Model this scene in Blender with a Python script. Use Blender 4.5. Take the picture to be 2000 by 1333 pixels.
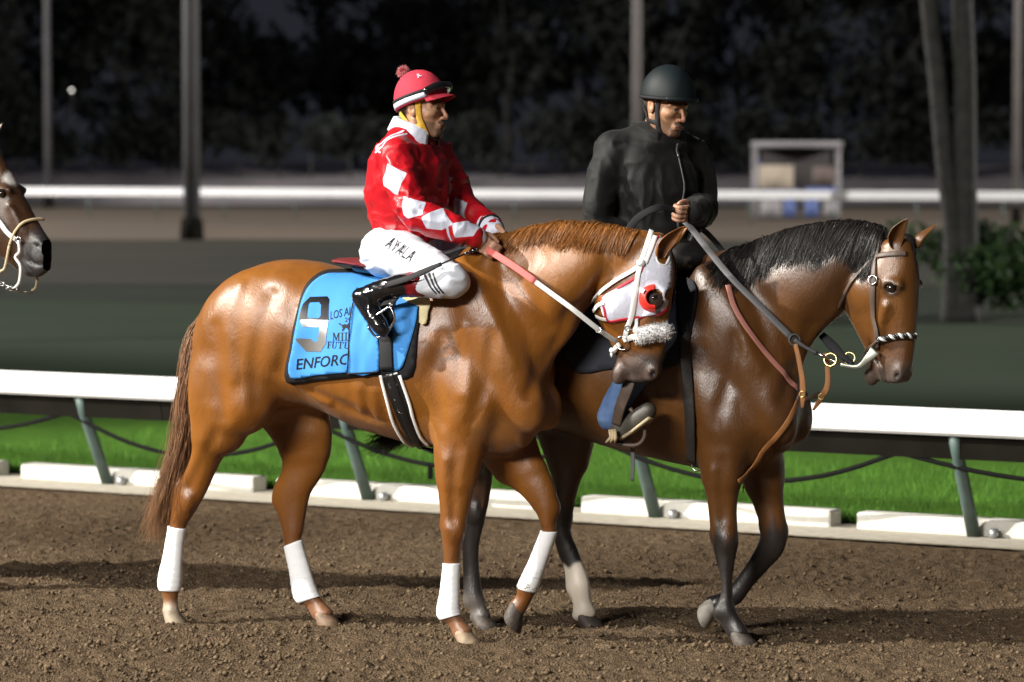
import bpy, bmesh, math, random
import numpy as np
from mathutils import Matrix, Vector, Euler

for o in list(bpy.data.objects):
    bpy.data.objects.remove(o)
SC = bpy.context.scene
COL = SC.collection
R = math.radians

# ---------------------------------------------------------------- camera
cam_d = bpy.data.cameras.new('camera'); cam = bpy.data.objects.new('camera', cam_d); COL.objects.link(cam)
cam_d.sensor_width = 36.0; cam_d.lens = 36.0*6608/2000
cam_d.clip_start = .1; cam_d.clip_end = 1500
cam.location = (0, 0, 1.97); cam.rotation_euler = (R(90)-math.atan(350.5/6608), 0, 0)
cam_d.dof.use_dof = True; cam_d.dof.focus_distance = 13.9; cam_d.dof.aperture_fstop = 2.9
SC.camera = cam

# ---------------------------------------------------------------- world: a night sky, and the moon
world = bpy.data.worlds.new('World'); SC.world = world; world.use_nodes = True
nt = world.node_tree; bg = nt.nodes['Background']
sky = nt.nodes.new('ShaderNodeTexSky'); sky.sky_type = 'NISHITA'; sky.sun_disc = False
sky.sun_elevation = R(-2.5); sky.sun_rotation = R(200); sky.air_density = 1.0; sky.dust_density = 2.0
glow = nt.nodes.new('ShaderNodeMix'); glow.data_type = 'RGBA'; glow.blend_type = 'ADD'; glow.inputs[0].default_value = 1.0
nt.links.new(sky.outputs[0], glow.inputs[6]); glow.inputs[7].default_value = (.150, .158, .210, 1)      # even glow of the town on the night sky
nt.links.new(glow.outputs[2], bg.inputs[0]); bg.inputs[1].default_value = 0.12
sun_d = bpy.data.lights.new('moon', 'SUN'); sun_d.energy = 0.02; sun_d.angle = R(.5); sun_d.color = (.85, .9, 1)
sun = bpy.data.objects.new('moon', sun_d); COL.objects.link(sun); sun.rotation_euler = (R(45), 0, R(-60))

SC.view_settings.view_transform = 'Standard'; SC.view_settings.look = 'None'
SC.view_settings.exposure = 0.0; SC.view_settings.gamma = 1.0
SC.cycles.use_denoising = True
SC.cycles.max_bounces = 5; SC.cycles.caustics_reflective = False; SC.cycles.caustics_refractive = False
SC.cycles.sample_clamp_indirect = 4

# ---------------------------------------------------------------- object helpers
def tag(o, label=None, cat=None, group=None, kind=None):
    if label: o['label'] = label
    if cat: o['category'] = cat
    if group: o['group'] = group
    if kind: o['kind'] = kind
    return o

def empty(name, loc=(0, 0, 0), rz=0.0, parent=None):
    o = bpy.data.objects.new(name, None); COL.objects.link(o)
    o.location = loc; o.rotation_euler = (0, 0, rz); o.empty_display_size = .1
    if parent: o.parent = parent
    return o

def link(name, me, mat=None, parent=None):
    o = bpy.data.objects.new(name, me); COL.objects.link(o)
    if mat is not None and not me.materials:
        for m in (mat if isinstance(mat, (list, tuple)) else [mat]): me.materials.append(m)
    if parent: o.parent = parent
    return o

def mesh_from(name, V, F, smooth=True, attrs=None, matidx=None):
    me = bpy.data.meshes.new(name)
    V = np.asarray(V, float)
    if isinstance(F, np.ndarray) and F.ndim == 2:
        k = F.shape[1]
        me.vertices.add(len(V)); me.vertices.foreach_set('co', V.ravel())
        me.loops.add(F.size); me.loops.foreach_set('vertex_index', F.ravel().astype(np.int32))
        me.polygons.add(len(F)); me.polygons.foreach_set('loop_start', np.arange(0, F.size, k, dtype=np.int32))
        me.update(calc_edges=True)
    else:
        me.from_pydata([tuple(v) for v in V], [], [tuple(int(i) for i in f) for f in F]); me.update()
    if smooth: me.polygons.foreach_set('use_smooth', [True]*len(me.polygons))
    for n, a in (attrs or {}).items():
        a = np.asarray(a, float)
        if a.ndim == 1:
            at = me.attributes.new(n, 'FLOAT', 'POINT'); at.data.foreach_set('value', a)
        elif a.shape[1] == 3:
            c = np.ones((len(a), 4)); c[:, :3] = a
            at = me.attributes.new(n, 'FLOAT_COLOR', 'POINT'); at.data.foreach_set('color', c.ravel())
    if matidx is not None: me.polygons.foreach_set('material_index', np.asarray(matidx, np.int32))
    me.validate()
    return me

def part(name, V, F, mat, parent=None, smooth=True, attrs=None, matidx=None):
    return link(name, mesh_from(name, V, F, smooth, attrs, matidx), mat, parent)

class MB:
    """collects simple shapes into one mesh"""
    def __init__(s): s.V = []; s.F = []
    def add(s, V, F):
        o = len(s.V); s.V += [tuple(v) for v in V]; s.F += [tuple(int(i)+o for i in f) for f in F]; return s
    def build(s, name, mat, parent=None, smooth=True): return part(name, s.V, s.F, mat, parent, smooth)
    def box(s, c, d, M=None, bev=0.0):
        x, y, z = (v/2 for v in d)
        if bev <= 0:
            V = [(sx*x, sy*y, sz*z) for sx in (-1, 1) for sy in (-1, 1) for sz in (-1, 1)]
            F = [(0, 1, 3, 2), (4, 6, 7, 5), (0, 4, 5, 1), (2, 3, 7, 6), (0, 2, 6, 4), (1, 5, 7, 3)]
        else:
            bm = bmesh.new(); bmesh.ops.create_cube(bm, size=1)
            bmesh.ops.scale(bm, vec=d, verts=bm.verts)
            bmesh.ops.bevel(bm, geom=list(bm.edges), offset=bev, segments=2, affect='EDGES')
            bm.verts.ensure_lookup_table(); V = [v.co[:] for v in bm.verts]; F = [[v.index for v in f.verts] for f in bm.faces]; bm.free()
        V = [Vector(v) for v in V]
        if M is not None: V = [M @ v for v in V]
        V = [(v[0]+c[0], v[1]+c[1], v[2]+c[2]) for v in V]
        return s.add(V, F)
    def tube(s, pts, r, n=8, cap=True):
        V, F = tube(pts, r, n, cap); return s.add(V, F)

def frames(P):
    P = np.asarray(P, float); T = np.gradient(P, axis=0); T /= np.linalg.norm(T, axis=1)[:, None]+1e-12
    u = np.array([0, 0, 1.0]) if abs(T[0][2]) < .9 else np.array([0, 1.0, 0])
    U = []
    for t in T:
        u = u-t*u.dot(t); u /= np.linalg.norm(u)+1e-12; U.append(u.copy())
    U = np.array(U); return T, U, np.cross(T, U)

def tube(pts, r, n=8, cap=True, sub=1):
    P = spline(pts, sub) if sub > 1 else np.asarray(pts, float)
    m = len(P); T, U, W = frames(P)
    r = np.broadcast_to(np.asarray(r, float), (m,)) if np.ndim(r) == 0 or len(r) == m else np.interp(np.linspace(0, 1, m), np.linspace(0, 1, len(r)), r)
    a = np.arange(n)*2*math.pi/n
    V = (P[:, None, :]+r[:, None, None]*(np.cos(a)[None, :, None]*U[:, None, :]+np.sin(a)[None, :, None]*W[:, None, :])).reshape(-1, 3)
    F = [(i*n+j, i*n+(j+1) % n, (i+1)*n+(j+1) % n, (i+1)*n+j) for i in range(m-1) for j in range(n)]
    if cap: F += [tuple(range(n))[::-1], tuple((m-1)*n+j for j in range(n))]
    return V, F

def strap(pts, nrm, w, t, sub=4, round_=True):
    """flat band along pts, its face towards nrm (one vector or one per point)"""
    P = np.asarray(pts, float); Nn = np.broadcast_to(np.asarray(nrm, float), P.shape)
    if np.ndim(w) == 0: w = [w]*len(P)
    Q = spline(np.column_stack([P, Nn, w]), sub) if len(P) > 2 else np.column_stack([P, Nn, w])
    P, Nn, w = Q[:, :3], Q[:, 3:6], Q[:, 6]
    T = np.gradient(P, axis=0); T /= np.linalg.norm(T, axis=1)[:, None]+1e-12
    Nn = Nn-T*(Nn*T).sum(1)[:, None]; Nn /= np.linalg.norm(Nn, axis=1)[:, None]+1e-12
    S = np.cross(T, Nn)
    prof = [(-.5, -.3), (-.42, -.5), (.42, -.5), (.5, -.3), (.5, .3), (.42, .5), (-.42, .5), (-.5, .3)]
    k = len(prof); m = len(P)
    V = np.concatenate([(P+S*(w*a)[:, None]+Nn*(t*b))[:, None, :] for a, b in prof], 1).reshape(-1, 3)
    F = [(i*k+j, i*k+(j+1) % k, (i+1)*k+(j+1) % k, (i+1)*k+j) for i in range(m-1) for j in range(k)]
    F += [tuple(range(k))[::-1], tuple((m-1)*k+j for j in range(k))]
    return V, F

def ring(c, r, rt, ax, n=20, k=8):
    ax = Vector(ax).normalized(); q = Vector((0, 0, 1)).rotation_difference(ax).to_matrix()
    P = [Vector(c)+q @ Vector((r*math.cos(a), r*math.sin(a), 0)) for a in np.arange(n)*2*math.pi/n]
    V = []; F = []
    for i in range(n):
        a = 2*math.pi*i/n; rad = q @ Vector((math.cos(a), math.sin(a), 0))
        for j in range(k):
            b = 2*math.pi*j/k; V.append(P[i]+rt*(math.cos(b)*rad+math.sin(b)*ax))
    for i in range(n):
        for j in range(k):
            F.append((i*k+j, ((i+1) % n)*k+j, ((i+1) % n)*k+(j+1) % k, i*k+(j+1) % k))
    return V, F

def lathe(prof, n=24, M=None):
    """profile (r, z) turned about z"""
    V = []; F = []
    for r, z in prof:
        for j in range(n):
            a = 2*math.pi*j/n; V.append(Vector((r*math.cos(a), r*math.sin(a), z)))
    for i in range(len(prof)-1):
        for j in range(n): F.append((i*n+j, i*n+(j+1) % n, (i+1)*n+(j+1) % n, (i+1)*n+j))
    F.append(tuple(range(n))[::-1]); F.append(tuple((len(prof)-1)*n+j for j in range(n)))
    if M is not None: V = [M @ v for v in V]
    return V, F

# ---------------------------------------------------------------- material helpers
def mat(name, col=(.5, .5, .5), rough=.6, spec=.5, metal=0.0, var=0.0, vscale=8.0, bump=0.0, bscale=60.0, sheen=0.0, coat=0.0,
        col2=None, attr=None, trans=0.0, detail=4.0, bdist=.01, stretch=None, coords='Object'):
    m = bpy.data.materials.new(name); m.use_nodes = True; t = m.node_tree; b = t.nodes['Principled BSDF']
    b.inputs['Roughness'].default_value = rough; b.inputs['Specular IOR Level'].default_value = spec; b.inputs['Metallic'].default_value = metal
    b.inputs['Sheen Weight'].default_value = sheen; b.inputs['Coat Weight'].default_value = coat
    b.inputs['Transmission Weight'].default_value = trans
    N = t.nodes.new; Lk = t.links.new
    tc = N('ShaderNodeTexCoord'); src = tc.outputs[coords]
    if stretch:
        mp = N('ShaderNodeMapping'); mp.inputs['Scale'].default_value = stretch; Lk(src, mp.inputs[0]); src = mp.outputs[0]
    if attr:
        at = N('ShaderNodeAttribute'); at.attribute_name = attr; base = at.outputs['Color']
    else:
        rgb = N('ShaderNodeRGB'); rgb.outputs[0].default_value = (*col, 1); base = rgb.outputs[0]
    if var > 0 or col2:
        n = N('ShaderNodeTexNoise'); n.inputs['Scale'].default_value = vscale; n.inputs['Detail'].default_value = detail; Lk(src, n.inputs['Vector'])
        mr = N('ShaderNodeMapRange'); mr.inputs[1].default_value = .3; mr.inputs[2].default_value = .7; Lk(n.outputs['Fac'], mr.inputs[0])
        mx = N('ShaderNodeMix'); mx.data_type = 'RGBA'
        if col2:
            Lk(mr.outputs[0], mx.inputs[0]); Lk(base, mx.inputs[6]); mx.inputs[7].default_value = (*col2, 1); base = mx.outputs[2]
        else:
            hs = N('ShaderNodeHueSaturation'); ma = N('ShaderNodeMapRange'); ma.inputs[3].default_value = 1-var; ma.inputs[4].default_value = 1+var
            Lk(mr.outputs[0], ma.inputs[0]); Lk(ma.outputs[0], hs.inputs['Value']); Lk(base, hs.inputs['Color']); base = hs.outputs[0]
    Lk(base, b.inputs['Base Color'])
    if bump > 0:
        n2 = N('ShaderNodeTexNoise'); n2.inputs['Scale'].default_value = bscale; n2.inputs['Detail'].default_value = 5; Lk(src, n2.inputs['Vector'])
        bp = N('ShaderNodeBump'); bp.inputs['Strength'].default_value = bump; bp.inputs['Distance'].default_value = bdist
        Lk(n2.outputs['Fac'], bp.inputs['Height']); Lk(bp.outputs[0], b.inputs['Normal'])
    m['base'] = 1
    return m
# ---------------------------------------------------------------- implicit-surface modeller (numpy)
def spline(P, m):
    """Catmull-Rom resampling of rows, m steps per span"""
    P = np.asarray(P, float); n = len(P)
    if n < 3 or m < 2:
        return P
    out = []
    for i in range(n-1):
        p0, p1, p2, p3 = P[max(i-1, 0)], P[i], P[i+1], P[min(i+2, n-1)]
        for j in range(m):
            t = j/m
            out.append(.5*((2*p1)+(p2-p0)*t+(2*p0-5*p1+4*p2-p3)*t*t+(3*p1-p0-3*p2+p3)*t**3))
    out.append(P[-1])
    return np.array(out)

class Field:
    def __init__(s, lo, hi, h):
        s.lo = np.array(lo, float); s.h = h
        s.n = np.ceil((np.array(hi)-s.lo)/h).astype(int)+1
        s.ax = [(s.lo[i]+h*np.arange(s.n[i])).astype(np.float32) for i in range(3)]
        s.d = np.full(tuple(s.n), 1.0, np.float32)
    def box(s, lo, hi):
        a = np.clip(np.floor((np.array(lo)-s.lo)/s.h).astype(int), 0, s.n)
        b = np.clip(np.ceil((np.array(hi)-s.lo)/s.h).astype(int)+1, 0, s.n)
        if (b <= a).any(): return None
        return tuple(slice(a[i], b[i]) for i in range(3))
    def xyz(s, sl):
        return (s.ax[0][sl[0]][:, None, None], s.ax[1][sl[1]][None, :, None], s.ax[2][sl[2]][None, None, :])
    def merge(s, sl, e, k, sub=False):
        d = s.d[sl]
        if sub:
            e = -e; hh = np.clip(.5-.5*(d-e)/k, 0, 1)
            hh = np.clip(.5+.5*(e-d)/k, 0, 1)
            s.d[sl] = d*(1-hh)+e*hh+k*hh*(1-hh)
        else:
            hh = np.clip(.5+.5*(e-d)/k, 0, 1)
            s.d[sl] = e*(1-hh)+d*hh-k*hh*(1-hh)
    def chain(s, P, k=.03, N=(0, 1, 0), sub=False, m=3, cap=1.0):
        """loft through rows x,y,z,a,b[,ux,uy,uz]: a = radius along u (or across the path), b = radius along N"""
        P = np.array([list(r) for r in P], float); N = np.array(N, float)
        if P.shape[1] < 8:
            T = np.gradient(P[:, :3], axis=0); U = np.cross(T, N); P = np.column_stack([P[:, :5], U/(np.linalg.norm(U, axis=1)[:, None]+1e-9)])
        P = spline(P, m); U = P[:, 5:8]; U = U/(np.linalg.norm(U, axis=1)[:, None]+1e-9)
        T = np.cross(N, U); T /= np.linalg.norm(T, axis=1)[:, None]+1e-9
        dirn = np.gradient(P[:, :3], axis=0); T *= np.sign((T*dirn).sum(1)+1e-12)[:, None]
        R = max(P[:, 3].max(), P[:, 4].max()); mg = 2.2*k+3*s.h
        sl = s.box(P[:, :3].min(0)-R-mg, P[:, :3].max(0)+R+mg)
        if sl is None: return
        o = np.array([x.start for x in sl])
        e = np.full(tuple(x.stop-x.start for x in sl), 1.0, np.float32)
        last = len(P)-2
        for i in range(len(P)-1):
            A, B = P[i, :3], P[i+1, :3]
            r = max(P[i, 3], P[i, 4], P[i+1, 3], P[i+1, 4])+mg
            s2 = s.box(np.minimum(A, B)-r, np.maximum(A, B)+r)
            if s2 is None: continue
            x, y, z = s.xyz(s2)
            def dot(c, v): return ((x-np.float32(c[0]))*np.float32(v[0])+(y-np.float32(c[1]))*np.float32(v[1])+(z-np.float32(c[2]))*np.float32(v[2]))
            s0, s1 = dot(A, T[i]), dot(B, T[i+1])
            ok = (s0 >= 0) & (s1 < 0)
            t = np.where(ok, s0/np.where(ok, s0-s1, 1), np.where(s0 < 0, 0, 1)).astype(np.float32)
            ab = B-A; dU = U[i+1]-U[i]
            px, py, pz = x-np.float32(A[0])-t*np.float32(ab[0]), y-np.float32(A[1])-t*np.float32(ab[1]), z-np.float32(A[2])-t*np.float32(ab[2])
            du = px*(U[i, 0]+t*dU[0])+py*(U[i, 1]+t*dU[1])+pz*(U[i, 2]+t*dU[2])
            dn = px*N[0]+py*N[1]+pz*N[2]
            a = P[i, 3]+(P[i+1, 3]-P[i, 3])*t; b = P[i, 4]+(P[i+1, 4]-P[i, 4])*t
            dt = np.zeros_like(t)
            if i == 0: dt = np.where(s0 < 0, s0, dt); ok = ok | (s0 < 0)
            if i == last: dt = np.where((s1 >= 0) & (s0 >= 0), s1, dt); ok = ok | (s1 >= 0)
            q = np.sqrt((dn/b)**2+(du/a)**2+(dt/(cap*np.minimum(a, b)))**2)+1e-6
            rr = np.sqrt(dn*dn+du*du+dt*dt)
            v = np.where(q > .05, rr*(1-1/q), -np.minimum(a, b)).astype(np.float32)
            v = np.where(ok, v, 1.0)
            s3 = tuple(slice(s2[j].start-o[j], s2[j].stop-o[j]) for j in range(3))
            sh = e[s3].shape
            if sh != v.shape: v = v[:sh[0], :sh[1], :sh[2]]
            e[s3] = np.minimum(e[s3], v)
        s.merge(sl, e, k, sub)
    def caps(s, P, k=.02, m=4, sub=False):
        """round tapered limb through rows x,y,z,r"""
        P = spline(np.array([list(r)[:4] for r in P], float), m); R = P[:, 3].max(); mg = 2.2*k+3*s.h
        sl = s.box(P[:, :3].min(0)-R-mg, P[:, :3].max(0)+R+mg)
        if sl is None: return
        x, y, z = s.xyz(sl); e = None
        for i in range(len(P)-1):
            A, ab = P[i, :3], P[i+1, :3]-P[i, :3]; L2 = ab@ab+1e-12
            px, py, pz = x-np.float32(A[0]), y-np.float32(A[1]), z-np.float32(A[2])
            t = np.clip((px*ab[0]+py*ab[1]+pz*ab[2])/L2, 0, 1).astype(np.float32)
            v = np.sqrt((px-t*ab[0])**2+(py-t*ab[1])**2+(pz-t*ab[2])**2)-(P[i, 3]+(P[i+1, 3]-P[i, 3])*t)
            e = v if e is None else np.minimum(e, v)
        s.merge(sl, e.astype(np.float32), k, sub)
    def ell(s, c, r, ax=None, k=.03, sub=False):
        """ellipsoid: centre, radii along the three rows of ax"""
        c = np.array(c, float); ax = np.eye(3) if ax is None else np.array(ax, float)
        R = max(r); mg = 2.2*k+3*s.h
        sl = s.box(c-R-mg, c+R+mg)
        if sl is None: return
        x, y, z = s.xyz(sl); px, py, pz = x-c[0], y-c[1], z-c[2]
        q = 0
        for i in range(3):
            q = q+((px*ax[i][0]+py*ax[i][1]+pz*ax[i][2])/r[i])**2
        q = np.sqrt(q)+1e-6; rr = np.sqrt(px*px+py*py+pz*pz)
        v = np.where(q > .05, rr*(1-1/q), -min(r)).astype(np.float32)
        s.merge(sl, v, k, sub)
    def cut(s, p, nrm, k=.004):
        """keep the side that nrm points away from"""
        x, y, z = s.xyz((slice(None),)*3)
        e = ((x-p[0])*nrm[0]+(y-p[1])*nrm[1]+(z-p[2])*nrm[2]).astype(np.float32)
        s.merge((slice(None),)*3, np.broadcast_to(-e, s.d.shape), k, True)
    def add(s, arr):
        s.d += arr.astype(np.float32)
    def mesh(s):
        """surface nets -> verts, quads"""
        d = s.d; n = d.shape
        ins = d < 0
        c = np.zeros((n[0]-1, n[1]-1, n[2]-1), np.uint8)
        for i in (0, 1):
            for j in (0, 1):
                for k in (0, 1):
                    c += ins[i:n[0]-1+i, j:n[1]-1+j, k:n[2]-1+k]
        act = (c > 0) & (c < 8)
        I = np.argwhere(act); idx = np.full(act.shape, -1, np.int64); idx[act] = np.arange(len(I))
        corner = {}
        for i in (0, 1):
            for j in (0, 1):
                for k in (0, 1):
                    corner[(i, j, k)] = d[I[:, 0]+i, I[:, 1]+j, I[:, 2]+k].astype(float)
        acc = np.zeros((len(I), 3)); cnt = np.zeros(len(I))
        for (i, j, k) in corner:
            for a in range(3):
                p = [i, j, k]
                if p[a]: continue
                p2 = list(p); p2[a] = 1
                d0, d1 = corner[(i, j, k)], corner[tuple(p2)]
                cr = (d0 < 0) != (d1 < 0)
                t = np.where(cr, d0/(np.where(cr, d0-d1, 1)), 0)
                pos = np.array(p, float)[None, :].repeat(len(I), 0); pos[:, a] += t
                acc += pos*cr[:, None]; cnt += cr
        V = (I+acc/np.maximum(cnt, 1)[:, None])*s.h+s.lo
        F = []
        for a in range(3):
            b, c2 = (a+1) % 3, (a+2) % 3
            A = [slice(None)]*3; B = [slice(None)]*3
            A[a] = slice(0, n[a]-1); B[a] = slice(1, n[a])
            cr = ins[tuple(A)] != ins[tuple(B)]
            E = np.argwhere(cr)
            E = E[(E[:, b] > 0) & (E[:, c2] > 0) & (E[:, b] < n[b]-1) & (E[:, c2] < n[c2]-1)]
            q = []
            for (ob, oc) in ((-1, -1), (0, -1), (0, 0), (-1, 0)):
                e2 = E.copy(); e2[:, b] += ob; e2[:, c2] += oc
                q.append(idx[e2[:, 0], e2[:, 1], e2[:, 2]])
            q = np.stack(q, 1)
            fl = ~ins[E[:, 0], E[:, 1], E[:, 2]]
            q[fl] = q[fl][:, ::-1]
            F.append(q)
        return V, np.concatenate(F)

def vnoise(P, seed=0):
    """smooth value noise at points (n,3), range about -1..1"""
    P = np.asarray(P, float); i = np.floor(P).astype(np.int64); f = P-i; f = f*f*(3-2*f)
    def hsh(a, b, c):
        h = (a*374761393+b*668265263+c*2147483647+seed*974711) & 0xffffffff
        h = ((h ^ (h >> 13))*1274126177) & 0xffffffff
        return ((h ^ (h >> 16)) & 0xffff)/32767.5-1
    o = 0
    for dx in (0, 1):
        for dy in (0, 1):
            for dz in (0, 1):
                w = (f[:, 0] if dx else 1-f[:, 0])*(f[:, 1] if dy else 1-f[:, 1])*(f[:, 2] if dz else 1-f[:, 2])
                o = o+w*hsh(i[:, 0]+dx, i[:, 1]+dy, i[:, 2]+dz)
    return o

def grow(V, Fq, fn):
    """push vertices along their normals by fn(V, normals)"""
    n = vnormals(V, Fq)
    return V+n*fn(V, n)[:, None]

def vnormals(V, Fq):
    a, b, c, d = (V[Fq[:, i]] for i in range(4))
    fnm = np.cross(c-a, d-b)
    n = np.zeros_like(V)
    for i in range(4): np.add.at(n, Fq[:, i], fnm)
    return n/(np.linalg.norm(n, axis=1)[:, None]+1e-12)

CHESTNUT = {
 'trunk': [[-0.5, 0, 1.131, 0.241, 0.12, -0.021, 0, -1.0], [-0.389, 0, 1.146, 0.341, 0.215, -0.005, 0, -1.0], [-0.207, 0, 1.236, 0.315, 0.265, 0.016, 0, -1.0], [-0.014, 0, 1.241, 0.308, 0.27, -0.003, 0, -1.0], [0.182, 0, 1.182, 0.32, 0.285, -0.003, 0, -1.0], [0.375, 0, 1.147, 0.336, 0.285, -0.002, 0, -1.0], [0.555, 0, 1.158, 0.371, 0.26, -0.033, 0, -0.999], [0.733, 0, 1.193, 0.422, 0.215, -0.001, 0, -1.0], [0.856, 0, 1.198, 0.429, 0.19, 0.013, 0, -1.0], [0.934, 0, 1.12, 0.32, 0.15, 0.029, 0, -1.0]],
 'neck': [[0.879, 0, 1.351, 0.305, 0.135, 0.438, 0, -0.899], [1.005, 0, 1.427, 0.27, 0.115, 0.33, 0, -0.944], [1.137, 0.01, 1.499, 0.225, 0.095, 0.164, 0, -0.986], [1.262, 0.02, 1.548, 0.174, 0.085, -0.22, 0, -0.975], [1.369, 0.03, 1.565, 0.161, 0.07, -0.638, 0, -0.77]],
 'head': [[0.076, 0, 1.639, 0.081, 0.055, -0.924, 0, -0.383], [0.045, 0, 1.513, 0.149, 0.085, -0.967, 0, -0.255], [0.02, 0, 1.399, 0.163, 0.085, -0.989, 0, -0.148], [0.038, 0, 1.288, 0.127, 0.062, -0.98, 0, -0.198], [0.048, 0, 1.205, 0.102, 0.05, -0.988, 0, -0.155], [0.045, 0, 1.145, 0.089, 0.05, -0.994, 0, -0.106], [0.049, 0, 1.104, 0.059, 0.036, -0.999, 0, -0.033]],
 'nh': [[-0.333, -0.14, 1.078, 0.194, 0.105, 1.0, 0, 0.027], [-0.358, -0.145, 0.931, 0.176, 0.1, 1.0, 0, 0.002], [-0.412, -0.145, 0.815, 0.12, 0.085, 1.0, 0, 0.018], [-0.467, -0.14, 0.727, 0.077, 0.066, 0.998, 0, 0.064], [-0.517, -0.135, 0.642, 0.077, 0.05, 0.993, 0, 0.122], [-0.567, -0.13, 0.57, 0.085, 0.043, 0.998, 0, 0.068], [-0.605, -0.13, 0.471, 0.052, 0.036, 0.994, 0, -0.113], [-0.629, -0.13, 0.412, 0.037, 0.028, 0.993, 0, -0.118], [-0.651, -0.13, 0.292, 0.039, 0.027, 0.997, 0, -0.083], [-0.668, -0.13, 0.174, 0.05, 0.036, 1.0, 0, -0.008], [-0.665, -0.13, 0.105, 0.033, 0.027, 1.0, 0, -0.004], [-0.663, -0.13, 0.052, 0.037, 0.035, 0.997, 0, -0.075]],
 'fh': [[-0.215, 0.13, 0.962, 0.169, 0.1, 0.998, 0, -0.063], [-0.188, 0.14, 0.825, 0.153, 0.085, 0.998, 0, -0.069], [-0.16, 0.14, 0.738, 0.119, 0.066, 0.999, 0, -0.051], [-0.166, 0.14, 0.652, 0.1, 0.052, 0.999, 0, -0.045], [-0.222, 0.135, 0.537, 0.094, 0.043, 0.987, 0, 0.159], [-0.22, 0.135, 0.466, 0.069, 0.038, 1.0, 0, -0.015], [-0.212, 0.13, 0.386, 0.047, 0.03, 0.998, 0, -0.063], [-0.21, 0.13, 0.337, 0.039, 0.027, 0.964, 0, 0.266], [-0.18, 0.13, 0.232, 0.043, 0.027, 0.98, 0, 0.2], [-0.147, 0.13, 0.119, 0.052, 0.036, 0.961, 0, 0.276], [-0.103, 0.13, 0.08, 0.042, 0.027, 0.951, 0, 0.309], [-0.069, 0.13, 0.046, 0.051, 0.035, 0.979, 0, 0.202]],
 'nf': [[0.727, -0.13, 0.892, 0.122, 0.085, 1.0, 0, -0.006], [0.72, -0.135, 0.779, 0.102, 0.075, 1.0, 0, -0.011], [0.71, -0.135, 0.675, 0.086, 0.06, 1.0, 0, -0.017], [0.701, -0.13, 0.566, 0.067, 0.048, 0.999, 0, 0.045], [0.693, -0.13, 0.462, 0.051, 0.042, 0.999, 0, 0.048], [0.688, -0.13, 0.368, 0.038, 0.032, 0.999, 0, 0.051], [0.685, -0.13, 0.316, 0.033, 0.027, 0.999, 0, 0.053], [0.676, -0.13, 0.212, 0.037, 0.027, 0.998, 0, 0.056], [0.671, -0.13, 0.122, 0.046, 0.036, 0.982, 0, 0.187], [0.704, -0.13, 0.084, 0.033, 0.027, 0.897, 0, 0.441], [0.734, -0.13, 0.046, 0.044, 0.034, 0.958, 0, 0.285]],
 'ff': [[0.773, 0.12, 0.913, 0.135, 0.085, 0.966, 0, 0.259], [0.794, 0.13, 0.801, 0.125, 0.075, 0.976, 0, 0.217], [0.869, 0.13, 0.695, 0.118, 0.06, 0.982, 0, 0.189], [0.95, 0.13, 0.617, 0.08, 0.05, 0.972, 0, 0.233], [0.99, 0.13, 0.545, 0.051, 0.042, 0.961, 0, 0.276], [1.001, 0.13, 0.475, 0.032, 0.034, 0.999, 0, 0.047], [1.001, 0.13, 0.441, 0.031, 0.027, 0.999, 0, -0.045], [0.953, 0.13, 0.319, 0.033, 0.027, 0.983, 0, -0.186], [0.91, 0.13, 0.22, 0.039, 0.035, 0.975, 0, -0.223], [0.888, 0.13, 0.166, 0.035, 0.027, 0.957, 0, -0.292], [0.859, 0.13, 0.127, 0.04, 0.034, 0.939, 0, -0.345]],
 'pivot': [1.4, 0.04, 12.0],
 'muscle': [[0.849, -0.115, 1.296, 0.31, 0.115, 0.1, -62], [0.749, -0.15, 1.035, 0.17, 0.13, 0.085, -40], [0.961, -0.075, 1.026, 0.17, 0.1, 0.09, -62], [-0.321, -0.115, 1.271, 0.27, 0.19, 0.135, 52], [-0.076, -0.15, 1.439, 0.08, 0.05, 0.05, -20], [-0.249, -0.155, 0.951, 0.12, 0.1, 0.085, 60], [-0.426, -0.13, 1.053, 0.19, 0.11, 0.1, 78], [1.099, -0.06, 1.465, 0.24, 0.12, 0.06, 35], [0.721, 0, 1.552, 0.2, 0.05, 0.05, 12]],
 'dent': [[0.107, -0.345, 1.185, 0.11, 0.09, 0.07, 60], [1.043, -0.3, 1.309, 0.28, 0.03, 0.045, -58]],
 'face': {'cheek': [-0.035, -0.05, 1.411, 0.085, 0.08, 0.05, 0], 'eye': [0.126, -0.075, 1.43, 0.03, 0.022, 0.02, 0], 'nostril': [0.113, -0.05, 1.116, 0.028, 0.014, 0.03, 65], 'mouth': [[-0.02, -0.055, 1.168], [0.012, -0.05, 1.122], [0.019, -0.04, 1.064]], 'lip': [-0.032, 0, 1.119, 0.05, 0.035, 0.038, 70], 'crest': [[0.108, -0.07, 1.364], [0.071, -0.06, 1.305], [0.047, -0.048, 1.247]], 'ear': [[0.139, -0.06, 1.593], [0.158, -0.07, 1.635], [0.205, -0.075, 1.676], [0.243, -0.07, 1.711]], 'far_ear': [[0.136, 0.06, 1.6], [0.151, 0.07, 1.642], [0.192, 0.075, 1.673], [0.226, 0.07, 1.702]]},
}
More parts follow.
